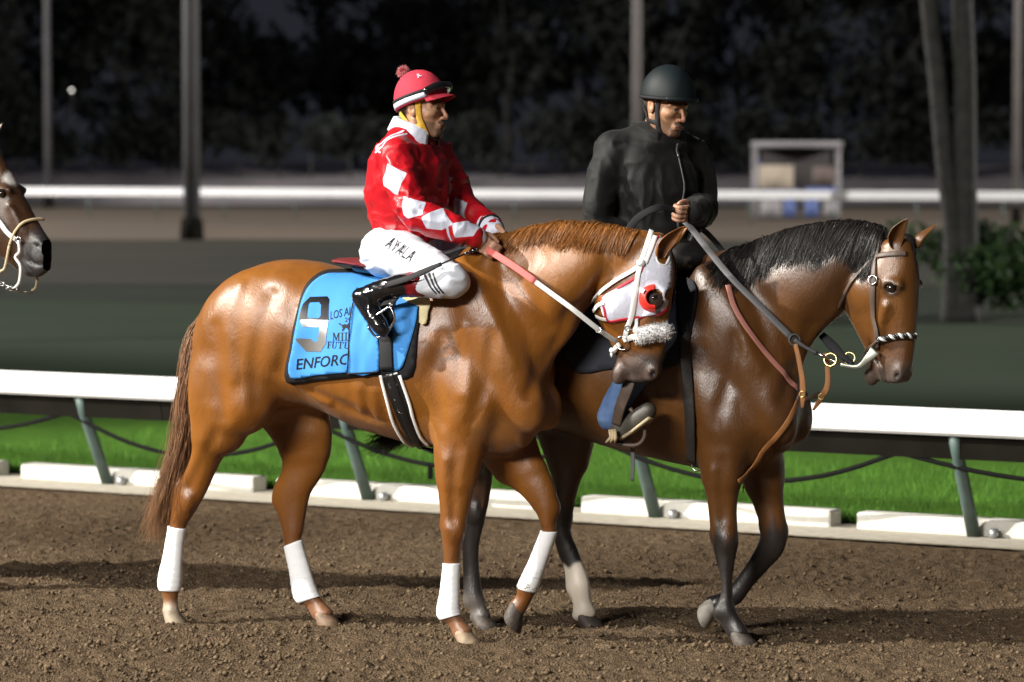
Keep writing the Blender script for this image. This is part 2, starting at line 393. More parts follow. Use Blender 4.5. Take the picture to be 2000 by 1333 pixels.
PONY = {
 'trunk': [[-0.811, 0, 1.121, 0.208, 0.12, -0.001, 0, -1.0], [-0.732, 0, 1.128, 0.311, 0.215, 0.019, 0, -1.0], [-0.605, 0, 1.191, 0.337, 0.265, 0.072, 0, -0.997], [-0.437, 0, 1.181, 0.339, 0.27, 0.001, 0, -1.0], [-0.223, 0, 1.132, 0.347, 0.285, 0.002, 0, -1.0], [-0.047, 0, 1.112, 0.364, 0.285, -0.03, 0, -1.0], [0.15, 0, 1.115, 0.402, 0.26, 0.003, 0, -1.0], [0.322, 0, 1.123, 0.439, 0.215, 0.03, 0, -1.0], [0.458, 0, 1.109, 0.413, 0.19, 0.031, 0, -1.0], [0.56, 0, 1.025, 0.247, 0.15, 0.05, 0, -0.999]],
 'neck': [[0.448, 0, 1.304, 0.312, 0.14, 0.554, 0, -0.833], [0.555, 0, 1.397, 0.263, 0.12, 0.437, 0, -0.9], [0.691, 0, 1.485, 0.219, 0.1, 0.208, 0, -0.978], [0.835, 0, 1.54, 0.188, 0.09, -0.053, 0, -0.999], [0.936, 0, 1.573, 0.152, 0.07, -0.439, 0, -0.899]],
 'head': [[0.085, 0, 1.625, 0.077, 0.06, -0.941, 0, -0.338], [0.041, 0, 1.505, 0.151, 0.095, -0.981, 0, -0.193], [0.026, 0, 1.405, 0.166, 0.09, -0.99, 0, -0.14], [0.051, 0, 1.303, 0.136, 0.068, -0.99, 0, -0.143], [0.068, 0, 1.215, 0.109, 0.055, -0.996, 0, -0.087], [0.073, 0, 1.149, 0.094, 0.053, -0.995, 0, -0.097], [0.077, 0, 1.106, 0.066, 0.038, -0.999, 0, -0.039]],
 'nf': [[0.383, -0.12, 0.879, 0.129, 0.085, 0.999, 0, 0.035], [0.366, -0.125, 0.779, 0.099, 0.075, 0.999, 0, 0.038], [0.364, -0.125, 0.679, 0.082, 0.062, 0.999, 0, 0.041], [0.365, -0.12, 0.558, 0.06, 0.05, 0.999, 0, 0.045], [0.375, -0.12, 0.422, 0.056, 0.043, 0.999, 0, -0.038], [0.378, -0.12, 0.347, 0.042, 0.034, 0.999, 0, 0.052], [0.383, -0.12, 0.278, 0.026, 0.027, 0.998, 0, 0.055], [0.384, -0.12, 0.198, 0.024, 0.027, 0.998, 0, 0.057], [0.375, -0.12, 0.131, 0.047, 0.036, 0.987, 0, 0.163], [0.403, -0.12, 0.089, 0.042, 0.028, 0.947, 0, 0.321], [0.432, -0.12, 0.046, 0.048, 0.035, 0.978, 0, 0.207]],
 'ff': [[0.427, 0.12, 0.856, 0.118, 0.085, 0.957, 0, 0.289], [0.428, 0.13, 0.759, 0.099, 0.075, 0.963, 0, 0.27], [0.447, 0.13, 0.636, 0.081, 0.062, 0.986, 0, 0.165], [0.469, 0.13, 0.543, 0.064, 0.05, 0.992, 0, 0.123], [0.491, 0.13, 0.439, 0.056, 0.044, 0.992, 0, -0.13], [0.475, 0.13, 0.365, 0.058, 0.036, 0.981, 0, -0.196], [0.423, 0.13, 0.296, 0.046, 0.028, 0.908, 0, -0.419], [0.364, 0.13, 0.223, 0.038, 0.028, 0.859, 0, -0.512], [0.306, 0.13, 0.155, 0.043, 0.035, 0.82, 0, -0.572], [0.253, 0.13, 0.133, 0.037, 0.028, 0.666, 0, -0.746], [0.222, 0.13, 0.119, 0.04, 0.033, 0.595, 0, -0.804]],
 'nh': [[-0.693, -0.13, 0.99, 0.143, 0.105, 0.994, 0, -0.113], [-0.708, -0.14, 0.855, 0.115, 0.09, 0.999, 0, -0.053], [-0.738, -0.14, 0.721, 0.069, 0.065, 0.999, 0, 0.039], [-0.748, -0.135, 0.623, 0.065, 0.052, 0.993, 0, 0.12], [-0.761, -0.13, 0.525, 0.061, 0.043, 0.977, 0, 0.213], [-0.771, -0.13, 0.432, 0.045, 0.036, 0.999, 0, 0.048], [-0.786, -0.13, 0.328, 0.037, 0.028, 0.999, 0, 0.051], [-0.78, -0.13, 0.205, 0.038, 0.028, 0.998, 0, 0.055], [-0.77, -0.13, 0.118, 0.045, 0.036, 0.985, 0, 0.171], [-0.749, -0.13, 0.078, 0.038, 0.028, 0.962, 0, 0.274], [-0.741, -0.13, 0.046, 0.048, 0.035, 0.978, 0, 0.21]],
 'fh': [[-0.475, 0.13, 0.937, 0.162, 0.1, 1.0, 0, 0.031], [-0.456, 0.13, 0.788, 0.12, 0.085, 0.999, 0, 0.036], [-0.447, 0.13, 0.689, 0.09, 0.066, 0.988, 0, 0.154], [-0.46, 0.13, 0.58, 0.057, 0.052, 0.991, 0, 0.131], [-0.483, 0.13, 0.483, 0.057, 0.043, 0.991, 0, 0.135], [-0.48, 0.13, 0.392, 0.04, 0.037, 0.999, 0, 0.048], [-0.453, 0.13, 0.311, 0.046, 0.03, 0.978, 0, 0.21], [-0.422, 0.13, 0.238, 0.045, 0.029, 0.976, 0, 0.216], [-0.403, 0.13, 0.164, 0.054, 0.037, 0.982, 0, 0.191], [-0.384, 0.13, 0.097, 0.043, 0.03, 0.955, 0, 0.297], [-0.374, 0.13, 0.046, 0.056, 0.037, 0.978, 0, 0.207]],
 'pivot': [0.98, 0, -12.0],
 'muscle': [[0.402, -0.115, 1.273, 0.31, 0.115, 0.1, -62], [0.325, -0.145, 0.98, 0.17, 0.13, 0.085, -40], [0.547, -0.08, 0.993, 0.19, 0.105, 0.095, -62], [-0.633, -0.115, 1.272, 0.27, 0.18, 0.135, 52], [-0.582, -0.145, 0.951, 0.12, 0.1, 0.085, 60], [-0.715, -0.12, 1.054, 0.17, 0.1, 0.1, 78], [0.67, -0.06, 1.464, 0.24, 0.12, 0.065, 35], [0.24, 0, 1.529, 0.2, 0.05, 0.05, 12]],
 'dent': [[0.589, -0.3, 1.265, 0.28, 0.03, 0.045, -58]],
 'face': {'cheek': [-0.016, -0.055, 1.448, 0.085, 0.08, 0.05, 0], 'eye': [0.122, -0.085, 1.466, 0.03, 0.022, 0.02, 0], 'nostril': [0.132, -0.05, 1.113, 0.028, 0.014, 0.03, 65], 'mouth': [[0.029, -0.055, 1.181], [0.06, -0.05, 1.137], [0.069, -0.04, 1.075]], 'lip': [-0.01, 0, 1.115, 0.05, 0.035, 0.038, 75], 'crest': [[0.096, -0.08, 1.39], [0.071, -0.07, 1.327], [0.045, -0.055, 1.254]], 'ear': [[0.119, -0.05, 1.631], [0.125, -0.06, 1.668], [0.151, -0.065, 1.705], [0.184, -0.06, 1.742]], 'far_ear': [[0.148, 0.05, 1.629], [0.164, 0.06, 1.658], [0.192, 0.08, 1.687], [0.227, 0.1, 1.72]]},
}
CHESTNUT['relief'] = {'groove': [[[-0.107, -0.225, 1.419], [-0.137, -0.267, 1.282], [-0.178, -0.245, 1.109], [-0.174, -0.22, 0.958]], [[-0.373, -0.245, 1.276], [-0.363, -0.255, 1.105], [-0.329, -0.247, 0.901]], [[0.699, -0.22, 1.256], [0.658, -0.232, 1.089], [0.682, -0.215, 0.911]], [[0.916, -0.205, 1.26], [0.875, -0.192, 1.072], [0.824, -0.205, 0.916]], [[1.191, -0.047, 1.363], [1.098, -0.032, 1.194], [1.049, -0.122, 1.032]], [[0.753, -0.212, 0.789], [0.732, -0.195, 0.651], [0.711, -0.172, 0.522]], [[-0.367, -0.23, 0.823], [-0.451, -0.195, 0.709], [-0.536, -0.172, 0.595]], [[0.043, -0.19, 1.005], [0.198, -0.207, 0.958], [0.362, -0.2, 0.91]], [[0.911, -0.1, 1.547], [1.048, -0.122, 1.425], [1.106, -0.075, 1.3]], [[0.013, -0.242, 1.369], [0.004, -0.27, 1.243], [-0.061, -0.23, 1.09]]], 'ridge': [[[0.835, -0.18, 1.465], [0.911, -0.195, 1.322], [0.983, -0.177, 1.157]], [[-0.264, -0.21, 1.448], [-0.286, -0.257, 1.257], [-0.278, -0.252, 1.064]], [[0.781, -0.212, 1.299], [0.799, -0.202, 1.175], [0.79, -0.23, 1.03]], [[0.699, -0.212, 0.755], [0.68, -0.175, 0.584], [0.686, -0.177, 0.479]], [[0.017, -0.23, 1.071], [0.05, -0.202, 1.017], [0.151, -0.21, 0.978]], [[0.328, -0.27, 1.04], [0.317, -0.227, 0.953]], [[0.397, -0.265, 1.031], [0.384, -0.22, 0.933]]]}
PONY['relief'] = {'groove': [[[0.463, -0.207, 1.258], [0.427, -0.2, 1.07], [0.381, -0.225, 0.914]], [[0.733, -0.047, 1.298], [0.663, -0.037, 1.15], [0.643, -0.127, 1.009]], [[0.399, -0.2, 0.746], [0.385, -0.177, 0.628], [0.384, -0.162, 0.522]], [[0.298, -0.215, 1.213], [0.26, -0.232, 1.046], [0.268, -0.212, 0.899]], [[0.491, -0.115, 1.463], [0.604, -0.117, 1.34], [0.653, -0.07, 1.214]]], 'ridge': [[[0.383, -0.18, 1.442], [0.459, -0.2, 1.299], [0.54, -0.177, 1.134]], [[0.348, -0.197, 0.712], [0.342, -0.165, 0.562], [0.353, -0.162, 0.457]]]}
HORSE3 = dict(CHESTNUT)
HORSE3.update(neck=[[0.92, 0, 1.3, 0.385, 0.15, 0.35, 0, -0.94], [1.045, 0, 1.562, 0.3, 0.12, 0.498, 0, -0.867], [1.17, 0, 1.773, 0.22, 0.095, 0.64, 0, -0.768], [1.299, 0, 1.937, 0.165, 0.075, 0.766, 0, -0.643]], head=[[1.319, 0, 1.947, 0.105, 0.055, -0.831, 0, -0.557], [1.359, 0, 1.765, 0.17, 0.085, -0.819, 0, -0.574], [1.419, 0, 1.68, 0.162, 0.083, -0.826, 0, -0.564], [1.512, 0, 1.615, 0.124, 0.062, -0.766, 0, -0.643], [1.572, 0, 1.558, 0.108, 0.052, -0.733, 0, -0.68], [1.61, 0, 1.52, 0.091, 0.05, -0.739, 0, -0.673], [1.633, 0, 1.5, 0.063, 0.04, -0.746, 0, -0.666]], pivot=[0, 0, 0], face={'cheek': [1.366, -0.05, 1.709, 0.085, 0.08, 0.05, 0], 'eye': [1.456, -0.072, 1.828, 0.03, 0.022, 0.02, 0], 'nostril': [1.635, -0.048, 1.592, 0.028, 0.014, 0.03, 115], 'mouth': [[1.568, -0.055, 1.539], [1.597, -0.05, 1.523], [1.64, -0.04, 1.51]], 'lip': [1.563, 0, 1.487, 0.045, 0.03, 0.036, -30], 'crest': [[1.502, -0.075, 1.778], [1.535, -0.06, 1.71], [1.558, -0.05, 1.653]], 'ear': [[1.362, -0.06, 2.007], [1.375, -0.07, 2.052], [1.401, -0.075, 2.098], [1.431, -0.07, 2.144]], 'far_ear': [[1.32, 0.06, 2.012], [1.322, 0.07, 2.058], [1.338, 0.075, 2.099], [1.373, 0.07, 2.145]]})
TK = {
 'cloth': [[-0.038, -0.215, 1.054], [0.004, -0.27, 1.2], [0.023, -0.27, 1.296], [0.034, -0.238, 1.39], [0.038, -0.192, 1.452], [0.051, -0.15, 1.49], [0.076, -0.09, 1.516], [0.12, -0.01, 1.521], [0.238, 0.033, 1.517], [0.404, -0.007, 1.495], [0.572, -0.182, 1.429], [0.591, -0.22, 1.358], [0.592, -0.24, 1.296], [0.572, -0.255, 1.098], [0.429, -0.28, 1.098], [0.313, -0.285, 1.087], [0.131, -0.26, 1.067]],
 'blue': [[-0.002, -0.235, 1.077], [0.024, -0.267, 1.201], [0.045, -0.27, 1.303], [0.049, -0.242, 1.378], [0.055, -0.2, 1.44], [0.072, -0.157, 1.48], [0.099, -0.105, 1.504], [0.148, -0.052, 1.507], [0.238, 0.033, 1.504], [0.421, -0.062, 1.484], [0.558, -0.187, 1.419], [0.581, -0.222, 1.356], [0.579, -0.242, 1.296], [0.561, -0.257, 1.213], [0.526, -0.267, 1.125], [0.43, -0.282, 1.123], [0.314, -0.288, 1.11], [0.135, -0.267, 1.091]],
 'fold': [[0.3, -0.288, 1.107], [0.306, -0.29, 1.188], [0.294, -0.257, 1.308], [0.283, -0.207, 1.39], [0.274, -0.167, 1.43], [0.378, -0.165, 1.425], [0.422, -0.257, 1.293], [0.439, -0.28, 1.117]],
 'nine': {'out': [[0.062, -0.238, 1.384], [0.083, -0.217, 1.412], [0.157, -0.202, 1.415], [0.17, -0.21, 1.404], [0.192, -0.26, 1.318], [0.19, -0.277, 1.224], [0.159, -0.27, 1.188], [0.086, -0.262, 1.188], [0.046, -0.27, 1.232], [0.049, -0.27, 1.242], [0.113, -0.267, 1.241], [0.132, -0.267, 1.227], [0.149, -0.27, 1.234], [0.155, -0.27, 1.29], [0.079, -0.27, 1.29], [0.058, -0.265, 1.321], [0.057, -0.252, 1.353]], 'hole': [[0.087, -0.238, 1.384], [0.091, -0.232, 1.39], [0.129, -0.227, 1.392], [0.143, -0.232, 1.379], [0.152, -0.255, 1.337], [0.145, -0.26, 1.327], [0.104, -0.262, 1.326], [0.092, -0.257, 1.335]]},
 't_enforc': [[0.036, -0.255, 1.111], [0.301, -0.29, 1.143], [0.045, -0.262, 1.156]],
 't_los': [[0.2, -0.257, 1.322], [0.291, -0.24, 1.345], [0.192, -0.242, 1.355]],
 't_20': [[0.267, -0.257, 1.313], [0.296, -0.252, 1.318], [0.263, -0.25, 1.33]],
 't_mil': [[0.223, -0.282, 1.236], [0.301, -0.28, 1.239], [0.219, -0.275, 1.269]],
 't_futu': [[0.195, -0.28, 1.205], [0.303, -0.288, 1.206], [0.197, -0.277, 1.233]],
 'emblem': [[0.239, -0.262, 1.305], [0.245, -0.26, 1.309], [0.257, -0.265, 1.301], [0.268, -0.262, 1.305], [0.28, -0.262, 1.303], [0.286, -0.257, 1.312], [0.294, -0.257, 1.31], [0.294, -0.262, 1.301], [0.287, -0.262, 1.297], [0.289, -0.267, 1.289], [0.298, -0.27, 1.279], [0.291, -0.27, 1.279], [0.282, -0.267, 1.289], [0.273, -0.267, 1.291], [0.269, -0.27, 1.28], [0.261, -0.272, 1.276], [0.263, -0.267, 1.288], [0.257, -0.265, 1.297]],
 'surcingle': [[0.385, -0.12, 1.456], [0.434, -0.212, 1.376], [0.459, -0.255, 1.294], [0.466, -0.272, 1.212], [0.47, -0.277, 1.124]],
 'girth': [[0.478, -0.275, 1.112], [0.503, -0.25, 1.013], [0.518, -0.202, 0.916], [0.518, -0.112, 0.821], [0.493, -0.032, 0.784]],
 'girth_l': [[0.439, -0.28, 1.1], [0.455, -0.25, 0.99], [0.457, -0.2, 0.903], [0.457, -0.11, 0.822], [0.456, -0.04, 0.787]],
 'girth_r': [[0.52, -0.265, 1.102], [0.547, -0.235, 0.992], [0.55, -0.205, 0.927], [0.554, -0.15, 0.85], [0.566, -0.1, 0.809]],
 'cream': [[0.491, -0.172, 1.428], [0.624, -0.192, 1.414], [0.631, -0.215, 1.363], [0.629, -0.23, 1.313], [0.598, -0.232, 1.317], [0.591, -0.21, 1.379], [0.529, -0.2, 1.398]],
 'hood': [[1.533, 0.025, 1.667], [1.551, 0.045, 1.66], [1.569, 0.088, 1.633], [1.582, 0.088, 1.592], [1.591, 0.058, 1.531], [1.583, 0.05, 1.449], [1.568, 0.04, 1.381], [1.543, 0.01, 1.359], [1.458, -0.027, 1.345], [1.348, -0.042, 1.331], [1.333, -0.07, 1.42], [1.408, -0.055, 1.468], [1.474, -0.037, 1.512], [1.494, -0.017, 1.577]],
 'hood_hole': [[1.55, 0.028, 1.63], [1.569, 0.04, 1.609], [1.576, 0.04, 1.583], [1.57, 0.023, 1.558], [1.554, 0.008, 1.559], [1.539, 0.003, 1.577], [1.536, 0.008, 1.61]],
 'cup_hole': [[1.574, 0.0, 1.424], [1.559, 0.02, 1.402], [1.547, 0.01, 1.387], [1.532, -0.007, 1.382], [1.514, -0.017, 1.388], [1.5, -0.022, 1.403], [1.496, -0.027, 1.423], [1.503, -0.03, 1.444], [1.519, -0.027, 1.459], [1.538, -0.02, 1.465], [1.558, -0.015, 1.46], [1.573, -0.012, 1.445]],
 'cup': [[1.526, 0.003, 1.423]],
 'trim_a': [[1.537, 0.028, 1.671], [1.514, -0.002, 1.624], [1.494, -0.027, 1.553], [1.475, -0.04, 1.512], [1.409, -0.057, 1.468], [1.334, -0.072, 1.42]],
 'trim_b': [[1.334, -0.072, 1.42], [1.345, -0.07, 1.377], [1.35, -0.047, 1.331], [1.411, -0.047, 1.338], [1.461, -0.032, 1.345], [1.545, 0.005, 1.359], [1.569, 0.038, 1.381]],
 'cheek_a': [[1.504, 0.03, 1.691], [1.499, -0.01, 1.624], [1.486, -0.03, 1.563], [1.477, -0.04, 1.512], [1.466, -0.045, 1.43], [1.452, -0.042, 1.357], [1.428, -0.03, 1.305], [1.414, -0.022, 1.263]],
 'cheek_b': [[1.527, 0.018, 1.671], [1.516, -0.007, 1.614], [1.502, -0.025, 1.563]],
 'throat': [[1.48, -0.027, 1.556], [1.451, -0.037, 1.532], [1.388, -0.047, 1.494], [1.328, -0.062, 1.448], [1.242, 0.03, 1.402]],
 'jaw1': [[1.348, -0.072, 1.404], [1.318, -0.065, 1.395], [1.278, -0.022, 1.368]],
 'jaw2': [[1.346, -0.047, 1.339], [1.318, -0.04, 1.342], [1.29, -0.025, 1.349]],
 'drop': [[1.466, -0.025, 1.343], [1.466, -0.025, 1.316], [1.463, -0.022, 1.291]],
 'nose': [[1.406, -0.02, 1.255], [1.433, -0.02, 1.262], [1.468, -0.022, 1.273], [1.499, -0.007, 1.281], [1.528, 0.018, 1.287], [1.557, 0.045, 1.29]],
 'ring': [[1.401, -0.02, 1.242]],
 'mouthtie': [[1.391, -0.017, 1.238], [1.358, -0.005, 1.212], [1.315, 0.015, 1.183]],
 'mane_c': [[0.827, -0.047, 1.653], [0.932, -0.025, 1.678], [1.048, -0.025, 1.7], [1.158, -0.015, 1.713], [1.266, -0.002, 1.714], [1.377, 0.003, 1.703], [1.461, 0.015, 1.691]],
 'fetl': [],
 'p_head': [[1.008, -0.05, 1.654], [1.003, -0.072, 1.593], [1.006, -0.097, 1.542], [1.009, -0.11, 1.496], [1.005, -0.11, 1.43], [1.003, -0.09, 1.347], [1.016, -0.09, 1.286], [1.01, -0.067, 1.223]],
 'p_brow': [[0.995, -0.072, 1.589], [1.042, -0.09, 1.598], [1.092, -0.09, 1.603], [1.132, -0.07, 1.603]],
 'p_throat': [[0.99, -0.072, 1.583], [0.952, -0.08, 1.541], [0.901, -0.087, 1.479], [0.855, -0.052, 1.415], [0.835, -0.04, 1.379]],
 'p_nose': [[1.021, -0.08, 1.257], [1.064, -0.085, 1.266], [1.106, -0.082, 1.273], [1.139, -0.07, 1.275], [1.164, -0.045, 1.273]],
 'p_chin': [[1.021, -0.08, 1.257], [0.993, -0.067, 1.233], [0.947, -0.03, 1.203]],
 'p_bit': [[1.013, -0.075, 1.223]],
 'p_martin': [[0.4, -0.165, 1.463], [0.437, -0.19, 1.381], [0.489, -0.19, 1.299], [0.554, -0.157, 1.206], [0.625, -0.11, 1.112], [0.662, -0.057, 1.047]],
 'p_breast': [[0.667, -0.045, 1.026], [0.665, -0.125, 0.948], [0.591, -0.135, 0.842], [0.481, -0.082, 0.729], [0.444, -0.157, 0.671]],
 'p_cinch': [[0.189, -0.147, 1.459], [0.233, -0.222, 1.295], [0.252, -0.24, 1.13], [0.263, -0.238, 0.963], [0.255, -0.192, 0.834], [0.23, -0.122, 0.739]],
 'p_blanket': [[-0.366, -0.1, 1.491], [-0.204, -0.042, 1.481], [-0.009, -0.062, 1.478], [0.168, -0.1, 1.499], [0.273, -0.185, 1.462], [0.268, -0.215, 1.296], [0.242, -0.242, 1.171], [0.171, -0.262, 1.129], [-0.044, -0.292, 1.125], [-0.253, -0.29, 1.129]],
 'p_fender': [[0.095, -0.167, 1.458], [0.126, -0.265, 1.295], [0.085, -0.3, 1.128], [0.028, -0.3, 1.022], [-0.024, -0.26, 0.892]],
 'p_mane': [[0.383, -0.06, 1.585], [0.461, -0.04, 1.623], [0.547, -0.032, 1.659], [0.66, -0.035, 1.688], [0.766, -0.025, 1.713], [0.874, -0.02, 1.722], [0.969, -0.01, 1.715], [1.025, 0.018, 1.698]],
 'rein': [[0.869, -0.17, 1.614], [0.994, -0.2, 1.555], [1.107, -0.22, 1.491], [1.262, -0.19, 1.38], [1.343, -0.12, 1.297], [1.385, -0.045, 1.247]],
 'rein_far': [[0.836, 0.02, 1.647], [1.034, 0.2, 1.54], [1.279, 0.17, 1.377], [1.355, 0.13, 1.244]],
 'whip': [[0.858, -0.12, 1.626], [0.818, -0.17, 1.614], [0.789, -0.25, 1.591], [0.757, -0.36, 1.56], [0.688, -0.37, 1.531], [0.607, -0.37, 1.499], [0.501, -0.36, 1.47]],
 'saddle': [[0.124, 0, 1.533], [0.28, 0, 1.493], [0.424, 0, 1.484], [0.615, 0, 1.54]],
 'p_rein': [[0.149, -0.1, 1.752], [0.21, -0.12, 1.71], [0.325, -0.15, 1.593], [0.424, -0.17, 1.495], [0.536, -0.17, 1.393], [0.684, -0.15, 1.252]],
 'p_rein2': [[0.128, 0.02, 1.739], [0.219, 0.05, 1.676], [0.278, 0.13, 1.579], [0.4, 0.17, 1.452]],
 'p_ring': [[0.688, -0.15, 1.252], [0.729, -0.14, 1.224], [0.772, -0.12, 1.199], [0.824, -0.1, 1.172], [0.867, -0.08, 1.154], [0.936, -0.06, 1.146], [0.98, -0.06, 1.181], [1.008, -0.06, 1.214]],
 'p_tan1': [[0.691, -0.15, 1.236], [0.706, -0.15, 1.178], [0.722, -0.15, 1.096], [0.725, -0.15, 1.034], [0.723, -0.15, 0.978]],
 'p_tan2': [[0.772, -0.02, 1.194], [0.781, -0.02, 1.132], [0.781, -0.02, 1.065], [0.757, -0.02, 1.016], [0.72, -0.02, 0.959]],
 'p_tan3': [[0.679, -0.1, 1.009], [0.712, -0.06, 1.011], [0.746, -0.02, 1.027]],
 'p_far_rein': [[0.729, 0.05, 1.263], [0.785, 0.02, 1.224], [0.837, 0, 1.184], [0.889, -0.02, 1.151]],
}
TK.update({'x_cheek': [[1.38, -0.09, 1.778], [1.459, -0.085, 1.698], [1.493, -0.075, 1.653], [1.532, -0.065, 1.623]], 'x_nose': [[1.46, -0.05, 1.503], [1.497, -0.07, 1.596], [1.528, -0.075, 1.653], [1.572, -0.07, 1.699], [1.607, -0.03, 1.719]], 'x_shank': [[1.55, -0.075, 1.619], [1.555, -0.075, 1.569], [1.536, -0.08, 1.544], [1.563, -0.08, 1.505], [1.557, -0.08, 1.437], [1.535, -0.08, 1.409]], 'x_shank_far': [[1.581, 0.03, 1.479], [1.57, 0.03, 1.41], [1.548, 0.03, 1.392]], 'x_chain': [[1.453, -0.08, 1.43], [1.494, -0.08, 1.408], [1.528, -0.07, 1.402], [1.542, -0.03, 1.389], [1.547, 0.03, 1.382]], 'x_jaw': [[1.46, -0.05, 1.498], [1.438, -0.05, 1.48], [1.412, -0.06, 1.457]]})
JOCKEY = {
 'torso': [[0.397, 0, 1.671, 0.131, 0.135, 0.998, 0, -0.063], [0.404, 0, 1.75, 0.153, 0.145, 0.998, 0, -0.056], [0.412, 0, 1.845, 0.165, 0.17, 0.999, 0, -0.053], [0.412, 0, 1.946, 0.15, 0.185, 1.0, 0, -0.03], [0.42, 0, 2.02, 0.114, 0.18, 0.999, 0, -0.038], [0.438, 0, 2.067, 0.085, 0.1, 0.991, 0, -0.133]],
 'neck': [[0.439, 0, 2.057, 0.055, 0.055], [0.454, 0, 2.11, 0.05, 0.05], [0.468, 0, 2.162, 0.05, 0.05]],
 'arm_n': [[0.451, -0.175, 2.008, 0.06, 0.06], [0.501, -0.225, 1.91, 0.062, 0.062], [0.571, -0.265, 1.785, 0.06, 0.06], [0.634, -0.265, 1.738, 0.056, 0.056], [0.727, -0.22, 1.699, 0.05, 0.05], [0.8, -0.17, 1.67, 0.04, 0.04]],
 'arm_f': [[0.459, 0.175, 2.004, 0.058, 0.058], [0.491, 0.22, 1.908, 0.06, 0.06], [0.536, 0.24, 1.807, 0.058, 0.058], [0.587, 0.22, 1.769, 0.054, 0.054], [0.682, 0.15, 1.728, 0.046, 0.046], [0.769, 0.08, 1.692, 0.038, 0.038]],
 'hand_n': [[0.806, -0.165, 1.665], [0.872, -0.13, 1.609]],
 'hand_f': [[0.769, 0.08, 1.688], [0.844, 0.05, 1.643]],
 'hip': [[0.34, 0, 1.596]],
 'thigh_n': [[0.381, -0.09, 1.603, 0.098, 0.098], [0.508, -0.16, 1.574, 0.095, 0.095], [0.651, -0.23, 1.53, 0.082, 0.082], [0.76, -0.275, 1.492, 0.066, 0.066]],
 'shin_n': [[0.766, -0.278, 1.484, 0.06, 0.06], [0.693, -0.29, 1.475, 0.054, 0.054], [0.617, -0.3, 1.474, 0.047, 0.047]],
 'thigh_f': [[0.381, 0.09, 1.603, 0.098, 0.098], [0.508, 0.16, 1.574, 0.095, 0.095], [0.651, 0.23, 1.53, 0.082, 0.082], [0.76, 0.275, 1.492, 0.066, 0.066]],
 'shin_f': [[0.766, 0.278, 1.484, 0.06, 0.06], [0.693, 0.29, 1.475, 0.054, 0.054], [0.617, 0.3, 1.474, 0.047, 0.047]],
 'boot_n': [[0.659, -0.295, 1.476, 0.05, 0.05], [0.561, -0.305, 1.471, 0.05, 0.05], [0.474, -0.31, 1.451, 0.044, 0.044], [0.42, -0.315, 1.431, 0.045, 0.045]],
 'foot_n': [[0.368, -0.315, 1.416, 0.038, 0.038], [0.411, -0.325, 1.369, 0.04, 0.04], [0.454, -0.335, 1.318, 0.036, 0.036], [0.481, -0.34, 1.288, 0.028, 0.028]],
 'boot_band': [[0.659, -0.295, 1.476], [0.583, -0.302, 1.473]],
 'head': [0.478, 0, 2.223],
 'stirrup': [[0.516, -0.345, 1.386], [0.413, -0.345, 1.301], [0.456, -0.33, 1.256]],
 'diamonds': [[[0.466, 1.964], [0.555, 1.924], [0.538, 1.833], [0.444, 1.874]], [[0.56, 1.832], [0.649, 1.805], [0.649, 1.756], [0.593, 1.739], [0.567, 1.759]], [[0.648, 1.747], [0.704, 1.783], [0.762, 1.719], [0.722, 1.694], [0.662, 1.7]], [[0.758, 1.721], [0.818, 1.736], [0.845, 1.715], [0.831, 1.67], [0.767, 1.663]]],
 'epaulette': [[[0.457, 2.096], [0.419, 2.066], [0.379, 2.029], [0.386, 2.018], [0.414, 2.031], [0.424, 2.056], [0.471, 2.083]], [[0.364, 1.999], [0.388, 2.012], [0.411, 2.008]]],
 'hash': [[[0.565, 1.999], [0.577, 1.966]], [[0.575, 1.978], [0.591, 1.945]], [[0.581, 1.955], [0.595, 1.92]]],
 'cufflines': [[[0.739, 1.723], [0.744, 1.652]]],
 'emblem': [[0.587, 1.991], [0.605, 1.966], [0.598, 1.928], [0.608, 1.894], [0.612, 1.869], [0.598, 1.869], [0.589, 1.909], [0.582, 1.951]],
 'ayala': [[0.425, -0.2, 1.625], [0.581, -0.2, 1.564], [0.452, -0.2, 1.665]],
 'shinstripes': [[[0.668, 1.517], [0.719, 1.44]], [[0.687, 1.519], [0.735, 1.442]], [[0.705, 1.52], [0.751, 1.442]]],
}
